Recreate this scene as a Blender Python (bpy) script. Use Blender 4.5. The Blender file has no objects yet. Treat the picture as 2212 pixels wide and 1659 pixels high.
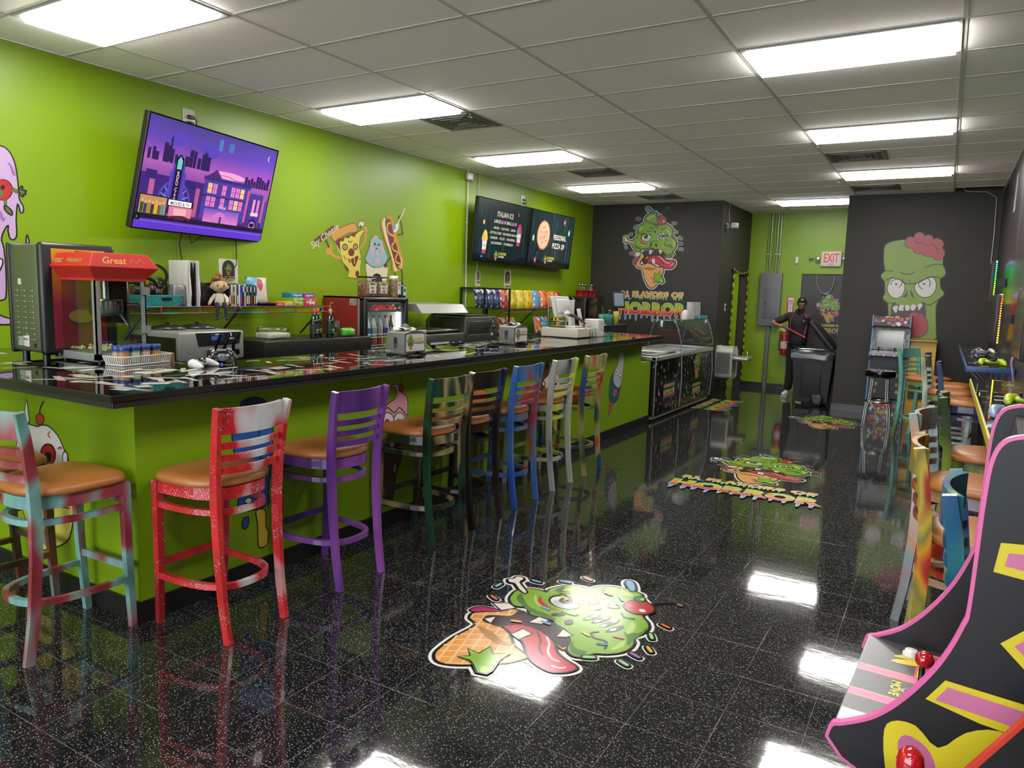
import bpy, bmesh, math, random
from mathutils import Vector, Matrix, Euler
from mathutils.geometry import tessellate_polygon
random.seed(7)
SC = bpy.context.scene
COL = SC.collection
PI = math.pi
# ------------------------------------------------------------- camera, world, light, exposure
ZC = 3.176                                   # ceiling height
CAMPOS = (1.2677, -2.988, 1.63)
cam_d = bpy.data.cameras.new('camera'); cam = bpy.data.objects.new('camera', cam_d); COL.objects.link(cam)
SC.camera = cam
cam_d.sensor_fit = 'HORIZONTAL'; cam_d.sensor_width = 36.0; cam_d.lens = 36.0*1575.95/2212.0
cam_d.clip_start = 0.02; cam_d.clip_end = 100
def cam_axes(yaw, pitch, roll):
    cy, sy, cp, sp = math.cos(yaw), math.sin(yaw), math.cos(pitch), math.sin(pitch)
    fw = Vector((-sy*cp, cy*cp, sp)); r = Vector((cy, sy, 0)); u = r.cross(fw)
    c, s = math.cos(roll), math.sin(roll)
    return r*c+u*s, u*c-r*s, fw
_r, _u, _f = cam_axes(0.5313, -0.1254, 0.0292)
cam.matrix_world = Matrix(((_r.x, _u.x, -_f.x, CAMPOS[0]), (_r.y, _u.y, -_f.y, CAMPOS[1]), (_r.z, _u.z, -_f.z, CAMPOS[2]), (0, 0, 0, 1)))
W = bpy.data.worlds.new('world'); SC.world = W; W.use_nodes = True
W.node_tree.nodes['Background'].inputs[0].default_value = (0.75, 0.8, 0.9, 1)
W.node_tree.nodes['Background'].inputs[1].default_value = 4.2
SC.view_settings.view_transform = 'Standard'; SC.view_settings.look = 'None'
SC.view_settings.exposure = 1.40; SC.view_settings.gamma = 1.0
try: SC.view_settings.use_curve_mapping = False
except Exception: pass
LAMP = 11.3                                  # strength of the ceiling light diffusers
SC.cycles.max_bounces = 8; SC.cycles.diffuse_bounces = 4; SC.cycles.glossy_bounces = 4
SC.cycles.transmission_bounces = 6; SC.cycles.transparent_max_bounces = 12
SC.cycles.use_denoising = True
SC.cycles.sample_clamp_indirect = 8

# ------------------------------------------------------------- materials
ALB = .54                                    # paints are a little darker than they photograph at this exposure
def lin(c):
    c = tuple(int(c[i:i+2], 16)/255 for i in (0, 2, 4))
    return tuple(ALB*(((x+0.055)/1.055)**2.4 if x > 0.04045 else x/12.92) for x in c)
_M = {}
def mat(name, c=(.5, .5, .5), rough=.5, metal=0., emit=0., alpha=1., spec=.5, coat=0., trans=0., ior=1.45, bump=0., bscale=80.):
    """principled; c is an sRGB hex string or linear triple"""
    if name in _M: return _M[name]
    m = bpy.data.materials.new(name); m.use_nodes = True
    n = m.node_tree.nodes; b = n['Principled BSDF']
    col = lin(c) if isinstance(c, str) else c
    b.inputs['Base Color'].default_value = (*col, 1)
    b.inputs['Roughness'].default_value = rough; b.inputs['Metallic'].default_value = metal
    b.inputs['Specular IOR Level'].default_value = spec; b.inputs['IOR'].default_value = ior
    b.inputs['Coat Weight'].default_value = coat; b.inputs['Transmission Weight'].default_value = trans
    b.inputs['Alpha'].default_value = alpha
    if emit:
        b.inputs['Emission Color'].default_value = (*col, 1); b.inputs['Emission Strength'].default_value = emit
    # every surface gets a little procedural variation
    L = m.node_tree.links
    tc = n.new('ShaderNodeTexCoord'); nz = n.new('ShaderNodeTexNoise'); nz.inputs['Scale'].default_value = bscale
    nz.inputs['Detail'].default_value = 2
    L.new(tc.outputs['Object'], nz.inputs['Vector'])
    if bump:
        bp = n.new('ShaderNodeBump'); bp.inputs['Strength'].default_value = bump; bp.inputs['Distance'].default_value = .002
        L.new(nz.outputs['Fac'], bp.inputs['Height']); L.new(bp.outputs['Normal'], b.inputs['Normal'])
    if not trans and not emit:
        mp = n.new('ShaderNodeMapRange'); mp.inputs['To Min'].default_value = max(0, rough-.05); mp.inputs['To Max'].default_value = min(1, rough+.05)
        L.new(nz.outputs['Fac'], mp.inputs['Value']); L.new(mp.outputs['Result'], b.inputs['Roughness'])
    _M[name] = m
    return m
def ramp(n, stops, interp='LINEAR'):
    r = n.new('ShaderNodeValToRGB'); r.color_ramp.interpolation = interp
    e = r.color_ramp.elements
    while len(e) < len(stops): e.new(0.5)
    for k, (p, c) in enumerate(stops):
        e[k].position = p; e[k].color = (*(lin(c) if isinstance(c, str) else c), 1)
    return r
def spray(name, cols, scale=3.0, rough=.28, splat=None, stretch=(1, 1, .45)):
    """spray-paint blends between several colours; splat = colour of paint spatter"""
    if name in _M: return _M[name]
    m = bpy.data.materials.new(name); m.use_nodes = True; n = m.node_tree.nodes; L = m.node_tree.links
    b = n['Principled BSDF']; b.inputs['Roughness'].default_value = rough; b.inputs['Coat Weight'].default_value = .25
    tc = n.new('ShaderNodeTexCoord'); mp = n.new('ShaderNodeMapping'); mp.inputs['Scale'].default_value = stretch
    mp.inputs['Location'].default_value = (hash_(name) % 17, hash_(name) % 11, hash_(name) % 7)
    L.new(tc.outputs['Object'], mp.inputs['Vector'])
    nz = n.new('ShaderNodeTexNoise'); nz.inputs['Scale'].default_value = scale*2; nz.inputs['Detail'].default_value = 1.5
    L.new(mp.outputs[0], nz.inputs['Vector'])
    k = len(cols); st = [(0.30+.4*i/max(1, k-1), c) for i, c in enumerate(cols)]
    r = ramp(n, st); L.new(nz.outputs['Fac'], r.inputs[0]); out = r.outputs[0]
    if splat:
        n2 = n.new('ShaderNodeTexNoise'); n2.inputs['Scale'].default_value = 170; n2.inputs['Detail'].default_value = 4
        L.new(tc.outputs['Object'], n2.inputs['Vector'])
        n3 = n.new('ShaderNodeTexNoise'); n3.inputs['Scale'].default_value = 5; L.new(tc.outputs['Object'], n3.inputs['Vector'])
        ad = n.new('ShaderNodeMath'); ad.operation = 'ADD'; L.new(n2.outputs['Fac'], ad.inputs[0])
        mu = n.new('ShaderNodeMath'); mu.operation = 'MULTIPLY'; mu.inputs[1].default_value = .45; L.new(n3.outputs['Fac'], mu.inputs[0]); L.new(mu.outputs[0], ad.inputs[1])
        gt = n.new('ShaderNodeMath'); gt.operation = 'GREATER_THAN'; gt.inputs[1].default_value = .885; L.new(ad.outputs[0], gt.inputs[0])
        mx = n.new('ShaderNodeMixRGB'); L.new(gt.outputs[0], mx.inputs[0]); L.new(out, mx.inputs[1]); mx.inputs[2].default_value = (*lin(splat), 1); out = mx.outputs[0]
    L.new(out, b.inputs['Base Color']); _M[name] = m
    return m
def hash_(s):
    h = 7
    for ch in s: h = (h*31+ord(ch)) % 99991
    return h
def glass(name, tint=(.9, .95, .92), alpha=.14, rough=.03):
    if name in _M: return _M[name]
    m = bpy.data.materials.new(name); m.use_nodes = True; n = m.node_tree.nodes; L = m.node_tree.links
    n.remove(n['Principled BSDF']); o = n['Material Output']
    t = n.new('ShaderNodeBsdfTransparent'); t.inputs[0].default_value = (*tint, 1)
    g = n.new('ShaderNodeBsdfGlossy'); g.inputs['Roughness'].default_value = rough
    lw = n.new('ShaderNodeLayerWeight'); pw = n.new('ShaderNodeMath'); pw.operation = 'POWER'; pw.inputs[1].default_value = 4.5; L.new(lw.outputs['Facing'], pw.inputs[0])
    ad = n.new('ShaderNodeMath'); ad.operation = 'MULTIPLY_ADD'; ad.inputs[1].default_value = .6; ad.inputs[2].default_value = .03+alpha*.12; L.new(pw.outputs[0], ad.inputs[0])
    mx = n.new('ShaderNodeMixShader'); L.new(ad.outputs[0], mx.inputs[0]); L.new(t.outputs[0], mx.inputs[1]); L.new(g.outputs[0], mx.inputs[2])
    L.new(mx.outputs[0], o.inputs[0]); _M[name] = m
    return m
def confetti(name, base, cols, scale=40, size=.32, rough=.25, stretch=(1, 1, 3), emit=0):
    """base colour strewn with small coloured chips"""
    if name in _M: return _M[name]
    m = bpy.data.materials.new(name); m.use_nodes = True; n = m.node_tree.nodes; L = m.node_tree.links
    b = n['Principled BSDF']; b.inputs['Roughness'].default_value = rough
    tc = n.new('ShaderNodeTexCoord'); mp = n.new('ShaderNodeMapping'); mp.inputs['Scale'].default_value = tuple(1/s for s in stretch)
    L.new(tc.outputs['Object'], mp.inputs['Vector'])
    v = n.new('ShaderNodeTexVoronoi'); v.inputs['Scale'].default_value = scale; v.inputs['Randomness'].default_value = 1
    L.new(mp.outputs[0], v.inputs['Vector'])
    lt = n.new('ShaderNodeMath'); lt.operation = 'LESS_THAN'; lt.inputs[1].default_value = size; L.new(v.outputs['Distance'], lt.inputs[0])
    sp = n.new('ShaderNodeSeparateColor'); L.new(v.outputs['Color'], sp.inputs[0])
    k = len(cols); r = ramp(n, [(i/k, c) for i, c in enumerate(cols)], 'CONSTANT'); L.new(sp.outputs[0], r.inputs[0])
    mx = n.new('ShaderNodeMixRGB'); L.new(lt.outputs[0], mx.inputs[0]); mx.inputs[1].default_value = (*lin(base), 1); L.new(r.outputs[0], mx.inputs[2])
    L.new(mx.outputs[0], b.inputs['Base Color'])
    if emit: L.new(mx.outputs[0], b.inputs['Emission Color']); b.inputs['Emission Strength'].default_value = emit
    _M[name] = m
    return m

# ------------------------------------------------------------- object bookkeeping
def tag(o, label=None, cat=None, group=None, kind=None):
    if label: o['label'] = label
    if cat: o['category'] = cat
    if group: o['group'] = group
    if kind: o['kind'] = kind
    return o
def thing(name, label, cat, loc=(0, 0, 0), rz=0., group=None):
    o = bpy.data.objects.new(name, None); COL.objects.link(o); o.empty_display_size = .05
    o.location = loc; o.rotation_euler = (0, 0, rz)
    return tag(o, label, cat, group)
def dup(o, parent=None):
    c = o.copy(); COL.objects.link(c); c.parent = parent
    for k in list(o.children): dup(k, c)
    return c
class MB:
    """collects shapes, links them as ONE mesh object"""
    def __init__(s): s.v = []; s.f = []; s.mi = []; s.sm = []; s.cur = 0; s.smooth = False
    def add(s, vs, fs, smooth=None):
        k = len(s.v); s.v += [tuple(v) for v in vs]; s.f += [tuple(i+k for i in f) for f in fs]
        s.mi += [s.cur]*len(fs); s.sm += [s.smooth if smooth is None else smooth]*len(fs); return s
    def box(s, x0, y0, z0, x1, y1, z1, M=None):
        vs = [(x, y, z) for z in (z0, z1) for x, y in ((x0, y0), (x1, y0), (x1, y1), (x0, y1))]
        if M: vs = [M @ Vector(v) for v in vs]
        return s.add(vs, [(3, 2, 1, 0), (4, 5, 6, 7), (0, 1, 5, 4), (1, 2, 6, 5), (2, 3, 7, 6), (3, 0, 4, 7)], False)
    def rbox(s, x0, y0, z0, x1, y1, z1, r=.01, seg=3, M=None):
        """box with rounded edges"""
        bm = bmesh.new(); bmesh.ops.create_cube(bm, size=1)
        for v in bm.verts: v.co = Vector(((x0+x1)/2+v.co.x*(x1-x0), (y0+y1)/2+v.co.y*(y1-y0), (z0+z1)/2+v.co.z*(z1-z0)))
        r = min(r, .49*min(abs(x1-x0), abs(y1-y0), abs(z1-z0)))
        bmesh.ops.bevel(bm, geom=list(bm.edges), offset=r, segments=seg, profile=.5, affect='EDGES')
        bm.verts.index_update(); vs = [M @ v.co if M else v.co for v in bm.verts]
        s.add(vs, [[v.index for v in f.verts] for f in bm.faces], True); bm.free(); return s
    def prism(s, pts, a, b, axis='y', M=None):
        """extrude closed 2D polygon; axis is the extrusion axis"""
        n = len(pts)
        def P(p, t):
            q = {'x': (t, p[0], p[1]), 'y': (p[0], t, p[1]), 'z': (p[0], p[1], t)}[axis]
            return M @ Vector(q) if M else q
        vs = [P(p, a) for p in pts]+[P(p, b) for p in pts]
        tr = tessellate_polygon([[Vector((p[0], p[1], 0)) for p in pts]])
        fs = [tuple(t) for t in tr]+[tuple(i+n for i in reversed(t)) for t in tr]+[(i, (i+1) % n, n+(i+1) % n, n+i) for i in range(n)]
        return s.add(vs, fs, False)
    def tube(s, pts, r, seg=8, closed=False, sq=None, up=None):
        """round tube along pts (r may be a list); sq=(w,h) makes a rectangular bar"""
        P = [Vector(p) for p in pts]; n = len(P); R = r if isinstance(r, (list, tuple)) else [r]*n
        vs = []; prev = None
        for i, p in enumerate(P):
            if closed: t = P[(i+1) % n]-P[i-1]
            else: t = P[min(i+1, n-1)]-P[max(i-1, 0)]
            t.normalize()
            if up is not None: a = Vector(up)-t*t.dot(Vector(up)); 
            elif prev is None: a = (Vector((0, 0, 1)) if abs(t.z) < .9 else Vector((0, 1, 0))); a = a-t*t.dot(a)
            else: a = prev-t*t.dot(prev)
            if a.length < 1e-6: a = t.orthogonal()
            a.normalize(); prev = a; b = t.cross(a)
            if sq:
                w, h = sq; w *= R[i]; h *= R[i]
                vs += [p+a*h/2+b*w/2, p+a*h/2-b*w/2, p-a*h/2-b*w/2, p-a*h/2+b*w/2]
            else:
                vs += [p+(a*math.cos(q)+b*math.sin(q))*R[i] for q in [2*PI*k/seg for k in range(seg)]]
        g = 4 if sq else seg; fs = []
        m = n if closed else n-1
        for i in range(m):
            j = (i+1) % n
            for k in range(g): l = (k+1) % g; fs.append((i*g+k, i*g+l, j*g+l, j*g+k))
        s.add(vs, fs, not sq)
        if not closed: s.add([vs[k] for k in range(g)]+[vs[(n-1)*g+k] for k in range(g)], [tuple(range(g-1, -1, -1)), tuple(range(g, 2*g))], False)
        return s
    def lathe(s, prof, seg=20, c=(0, 0, 0), M=None, smooth=True):
        """prof: list of (radius, z)"""
        n = len(prof); vs = []
        for k in range(seg):
            a = 2*PI*k/seg
            for r, z in prof:
                v = Vector((c[0]+r*math.cos(a), c[1]+r*math.sin(a), c[2]+z)); vs.append(M @ v if M else v)
        fs = []
        for k in range(seg):
            l = (k+1) % seg
            for i in range(n-1): fs.append((k*n+i, l*n+i, l*n+i+1, k*n+i+1))
        s.add(vs, fs, smooth)
        for i, rev in ((0, True), (n-1, False)):
            if prof[i][0] > 1e-5:
                ix = [k*n+i for k in range(seg)]; s.add([vs[q] for q in ix], [tuple(range(seg-1, -1, -1)) if rev else tuple(range(seg))], False)
        return s
    def cyl(s, c, r, h, seg=20, M=None): return s.lathe([(r, 0), (r, h)], seg, c, M)
    def ell(s, c, rx, ry, rz, seg=14, M=None):
        n = max(6, seg//2); vs = []; fs = []
        for i in range(n+1):
            t = PI*i/n
            for k in range(seg):
                a = 2*PI*k/seg; v = Vector((c[0]+rx*math.sin(t)*math.cos(a), c[1]+ry*math.sin(t)*math.sin(a), c[2]-rz*math.cos(t))); vs.append(M @ v if M else v)
        for i in range(n):
            for k in range(seg):
                l = (k+1) % seg; fs.append((i*seg+k, i*seg+l, (i+1)*seg+l, (i+1)*seg+k))
        return s.add(vs, fs, True)
    def sheet(s, grid, th=0):
        """grid[i][j] of points"""
        a = len(grid); b = len(grid[0]); vs = [p for r in grid for p in r]
        fs = [(i*b+j, i*b+j+1, (i+1)*b+j+1, (i+1)*b+j) for i in range(a-1) for j in range(b-1)]
        return s.add(vs, fs, True)
    def mesh(s, name, mats):
        me = bpy.data.meshes.new(name); me.from_pydata(s.v, [], s.f)
        for m in (mats if isinstance(mats, (list, tuple)) else [mats]): me.materials.append(m)
        me.polygons.foreach_set('material_index', s.mi); me.polygons.foreach_set('use_smooth', s.sm)
        me.update(); return me
    def build(s, name, mats, parent=None, label=None, cat=None, group=None, kind=None, loc=None, bevel=0):
        o = bpy.data.objects.new(name, s.mesh(name, mats)); COL.objects.link(o)
        if parent: o.parent = parent
        if loc: o.location = loc
        if bevel:
            md = o.modifiers.new('bevel', 'BEVEL'); md.width = bevel; md.segments = 2; md.limit_method = 'ANGLE'; md.angle_limit = .7
        return tag(o, label, cat, group, kind)
def box(name, m, x0, y0, z0, x1, y1, z1, parent=None, r=0, **kw):
    b = MB()
    if r: b.rbox(x0, y0, z0, x1, y1, z1, r)
    else: b.box(x0, y0, z0, x1, y1, z1)
    return b.build(name, m, parent, **kw)
def recenter(o, loc):
    """move an object's origin to loc without moving the mesh"""
    d = Vector(loc); o.data.transform(Matrix.Translation(-d)); o.location = d; return o

# ------------------------------------------------------------- flat artwork: paint and vinyl
def glyphs(txt, size, offset=0., shear=0., sp=1.):
    cu = bpy.data.curves.new('t', 'FONT'); cu.body = txt; cu.size = size; cu.offset = offset; cu.align_x = 'CENTER'; cu.shear = shear
    cu.resolution_u = 3; cu.space_character = sp; cu.fill_mode = 'FRONT'
    o = bpy.data.objects.new('t', cu); me = bpy.data.meshes.new_from_object(o)
    v = [(a.co.x, a.co.y) for a in me.vertices]; f = [tuple(p.vertices) for p in me.polygons]
    bpy.data.objects.remove(o); bpy.data.curves.remove(cu); bpy.data.meshes.remove(me)
    return v, f
PAL = dict(K='151314', whi='f2efe8', gry='c9ccd0', grn='86b52a', grs='4f7a2a', grl='b9d65a', drg='3f8a36', lgn='a5dc9a', cone='e8a052', cnd='b57a3d', cnl='f6c88a', mou='3a1620',
    ton='d0314c', tnl='f7c9cf', tth='f3ead8', red='cc2a30', chr='c2202c', pik='c2326e', pnk='e8708a', lbl='6fb4e4', dbl='3c62b4', yel='f2bb3c', org='ee6a44', tel='8fd3d6', vio='a070b8', brn='8b6a58',
    zgr='8aa83a', zrd='c2474e', zbk='454243', zln='3c3a30', zwh='e8e2da', pbr='6a4a35', tan='e0a04a', crm='f0e4c4', mar='7a3524', ylw='ecd85c', dgr='4a4a38', sky='9cc8d0', spk='e8b8bc', bun='d89a3c', mst='e8bc3c',
    lil='d6b4e0', lid='a678b8', dol='6a7a3c', dbu='22345c', blu='2c5fae', pkc='eaa8b4', wfl='6e4a30', ora='e8843c', teb='2a6a70', ice='c9ccd2', pin='c65a70')
def artmat(c, emit=0, rough=.4):
    hx = PAL.get(c, c); nm = f'paint_{hx}_{int(emit*100)}_{int(rough*100)}'
    if nm in _M: return _M[nm]
    return mat(nm, hx, rough, emit=emit)
def gradmat(name, stops, emit=0, rough=.35):
    if name in _M: return _M[name]
    m = bpy.data.materials.new(name); m.use_nodes = True; n = m.node_tree.nodes; L = m.node_tree.links; b = n['Principled BSDF']
    at = n.new('ShaderNodeAttribute'); at.attribute_name = 'tv'; r = ramp(n, stops); L.new(at.outputs['Fac'], r.inputs[0])
    L.new(r.outputs[0], b.inputs['Base Color']); b.inputs['Roughness'].default_value = rough
    if emit: L.new(r.outputs[0], b.inputs['Emission Color']); b.inputs['Emission Strength'].default_value = emit
    _M[name] = m; return m
def smooth_pts(p, closed=True, k=3):
    n = len(p); out = []
    rng = range(n) if closed else range(n-1)
    for i in rng:
        g = (lambda j: p[j % n]) if closed else (lambda j: p[max(0, min(n-1, j))])
        a, b, c, d = g(i-1), g(i), g(i+1), g(i+2)
        for q in range(k):
            t = q/k; out.append(tuple(.5*((2*b[m])+(-a[m]+c[m])*t+(2*a[m]-5*b[m]+4*c[m]-d[m])*t*t+(-a[m]+3*b[m]-3*c[m]+d[m])*t**3) for m in (0, 1)))
    if not closed: out.append(p[-1])
    return out
class Art:
    def __init__(s, step=.00008, emit=0, rough=.4, base=.0006):
        s.v = []; s.f = []; s.mi = []; s.tv = []; s.mats = []; s.z = base; s.step = step; s.emit = emit; s.rough = rough
        s.T = (1, 0, 0, 0)     # scale, rotation, tx, ty applied to everything drawn
    def X(s, p):
        k, a, x, y = s.T; c, d = math.cos(a)*k, math.sin(a)*k
        return (p[0]*c-p[1]*d+x, p[0]*d+p[1]*c+y)
    def slot(s, m):
        if isinstance(m, str): m = artmat(m, s.emit, s.rough)
        if m not in s.mats: s.mats.append(m)
        return s.mats.index(m)
    def raw(s, m, v, f, tv=None):
        i = s.slot(m); k = len(s.v); s.v += [(*s.X(p), s.z) for p in v]; s.f += [tuple(a+k for a in q) for q in f]; s.mi += [i]*len(f)
        s.tv += tv if tv else [0.]*len(v); s.z += s.step
    def poly(s, m, pts, smooth=True, tv=None):
        if smooth: pts = smooth_pts(pts)
        f = tessellate_polygon([[Vector((p[0], p[1], 0)) for p in pts]]); s.raw(m, pts, f, tv and [tv(p) for p in pts])
    def rect(s, m, x0, y0, x1, y1, tv=None): s.poly(m, [(x0, y0), (x1, y0), (x1, y1), (x0, y1)], False, tv)
    def stroke(s, m, pts, w, closed=False, smooth=True):
        if smooth: pts = smooth_pts(pts, closed)
        n = len(pts); vs = []
        for i, p in enumerate(pts):
            a = pts[(i-1) % n] if closed else pts[max(0, i-1)]; b = pts[(i+1) % n] if closed else pts[min(n-1, i+1)]
            d = Vector((b[0]-a[0], b[1]-a[1])); d = d.normalized() if d.length > 1e-9 else Vector((1, 0)); q = (-d.y*w/2, d.x*w/2)
            vs += [(p[0]+q[0], p[1]+q[1]), (p[0]-q[0], p[1]-q[1])]
        m_ = n if closed else n-1
        s.raw(m, vs, [(2*i, 2*i+1, 2*((i+1) % n)+1, 2*((i+1) % n)) for i in range(m_)])
    def disc(s, m, x, y, rx, ry=None, n=20, rot=0):
        ry = ry or rx; s.poly(m, [(x+rx*math.cos(t)*math.cos(rot)-ry*math.sin(t)*math.sin(rot), y+rx*math.cos(t)*math.sin(rot)+ry*math.sin(t)*math.cos(rot)) for t in [2*PI*i/n for i in range(n)]], False)
    def text(s, m, txt, size, x, y, offset=0., tv=None, width=None, shear=0, sp=1.):
        v, f = glyphs(txt, size, offset, shear, sp)
        if not v: return 0
        w = max(p[0] for p in v)-min(p[0] for p in v); k = width/w if width else 1
        v = [(p[0]*k+x, p[1]+y) for p in v]; s.raw(m, v, f, tv and [tv(p) for p in v]); return w*k
    def shapes(s, data, outline='K', ow=.012, white=0.):
        """traced artwork: kind, colour, outline flag or width, flat mm list"""
        P = []
        for k, c, w, fl in data: P.append((k, c, w, [(fl[i]/1000, fl[i+1]/1000) for i in range(0, len(fl), 2)]))
        if white:
            for k, c, w, p in P:
                if k in 'PQ' and w: s.stroke('whi', p, white*(.55 if len(p) < 7 else 1), True, k == 'P')
        if white:
            for k, c, w, p in P:
                if k in 'PQ' and w: s.stroke(outline, p, ow*(1. if len(p) < 7 else 1.7), True, k == 'P')
        for k, c, w, p in P:
            if k == 'S': s.stroke(c, p, w)
            else:
                s.poly(c, p, k == 'P')
                if w: s.stroke(outline, p, ow*.8, True, k == 'P')
                if c == 'cone' and len(p) > 10: s.waffle(p)
    def waffle(s, p):
        xs = [q[0] for q in p]; ys = [q[1] for q in p]; y1 = max(ys); y0 = min(ys); cx = sum(xs)/len(xs)
        def inside(x, y):
            r = False; n = len(p)
            for i in range(n):
                a, b = p[i], p[i-1]
                if (a[1] > y) != (b[1] > y) and x < (b[0]-a[0])*(y-a[1])/(b[1]-a[1])+a[0]: r = not r
            return r
        st = (y1-y0)/9
        for sg in (1, -1):
            for k in range(-12, 13):
                run = []
                for t in range(61):
                    y = y0+(y1-y0)*t/60; x = cx+k*st+sg*(y-(y0+y1)/2)*.75
                    if inside(x, y): run.append((x, y))
                    else:
                        if len(run) > 1: s.stroke('cnl', [run[0], run[-1]], .011, smooth=False)
                        run = []
                if len(run) > 1: s.stroke('cnl', [run[0], run[-1]], .011, smooth=False)
    def build(s, name, origin, u, v, parent=None, **kw):
        me = bpy.data.meshes.new(name); me.from_pydata(s.v, [], s.f)
        for m in s.mats: me.materials.append(m)
        me.polygons.foreach_set('material_index', s.mi)
        a = me.attributes.new('tv', 'FLOAT', 'POINT'); a.data.foreach_set('value', s.tv)
        o = bpy.data.objects.new(name, me); COL.objects.link(o)
        u = Vector(u).normalized(); v = Vector(v).normalized(); w = u.cross(v)
        if parent: o.parent = parent
        Mx = Matrix(((u.x, v.x, w.x, origin[0]), (u.y, v.y, w.y, origin[1]), (u.z, v.z, w.z, origin[2]), (0, 0, 0, 1)))
        o.matrix_basis = Mx
        # make every face look towards +w
        bm = bmesh.new(); bm.from_mesh(me)
        for f in bm.faces:
            f.normal_update()
            if f.normal.z < 0: f.normal_flip()
        bm.to_mesh(me); bm.free(); me.update()
        return tag(o, **kw)
GRAD_H = [(0, '5b9bd8'), (.30, '5b9bd8'), (.38, 'e0343c'), (.50, 'e8542e'), (.62, 'f0a030'), (.72, 'b8cc30'), (1, '9cc828')]
GRAD_F = [(0, '8cc63a'), (.35, 'a8c832'), (.6, 'f0b434'), (1, 'f09a3a')]
def logo_words(A, x, y, k=1., emit=0, drips=True):
    """31 FLAVORS OF / HORROR in dripping letters; x,y is the centre top of the block, about 1.25 m wide at k=1"""
    gh = gradmat(f'horror_letters_{int(emit*10)}', GRAD_H, emit); gf = gradmat(f'flavors_letters_{int(emit*10)}', GRAD_F, emit)
    def row(txt, size, yy, width, g, off, h, lo, dr):
        tvf = lambda p: (p[1]-(yy-lo))/(h+lo)
        rnd = random.Random(5)
        D = []
        if drips:
            n = len(txt); cw = width/n
            for i, ch in enumerate(txt):
                if ch == ' ': continue
                for q in (-.26, .22):
                    D.append((x-width/2+cw*(i+.5+q)+rnd.uniform(-.01, .01)*k, yy+h*.22, rnd.uniform(.5, 1)*lo, cw*rnd.uniform(.06, .10)))
        for (dx, dy, dl, w) in D: A.poly('whi', [(dx-w-.006*k, dy), (dx-w-.005*k, dy-h*.2), (dx-w*.5-.005*k, dy-h*.2-dl), (dx, dy-h*.2-dl-.012*k), (dx+w*.5+.005*k, dy-h*.2-dl), (dx+w+.005*k, dy-h*.2), (dx+w+.006*k, dy)])
        A.text('whi', txt, size, x, yy, off+.006*k, width=width+.014*k, sp=1.14)
        for (dx, dy, dl, w) in D: A.poly(g, [(dx-w, dy), (dx-w, dy-h*.2), (dx-w*.45, dy-h*.2-dl*.95), (dx, dy-h*.2-dl), (dx+w*.45, dy-h*.2-dl*.95), (dx+w, dy-h*.2), (dx+w, dy)], True, tvf)
        A.text(g, txt, size, x, yy, off, tvf, width, sp=1.14)
    row('31 FLAVORS OF', .12*k, y-.085*k, 1.10*k, gf, .0065*k, .09*k, .042*k, 0)
    row('HORROR', .26*k, y-.375*k, 1.20*k, gh, .017*k, .19*k, .12*k, 0)
    if drips:
        for i, (a, b, c) in enumerate([(-.3, -.27, 'lbl'), (-.12, -.3, 'tel'), (.1, -.36, 'yel'), (.2, -.28, 'red'), (.43, -.22, 'yel'), (.5, -.33, 'pnk'), (0, -.02, 'pnk'), (-.4, -.14, 'lbl')]):
            A.stroke(c, [(x+a*k, y+b*k), (x+(a+.05)*k, y+(b+.025)*k)], .018*k, smooth=False)
def logo_art(A, full=True):
    A.shapes(LOGO, 'K', .012, .055)
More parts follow.
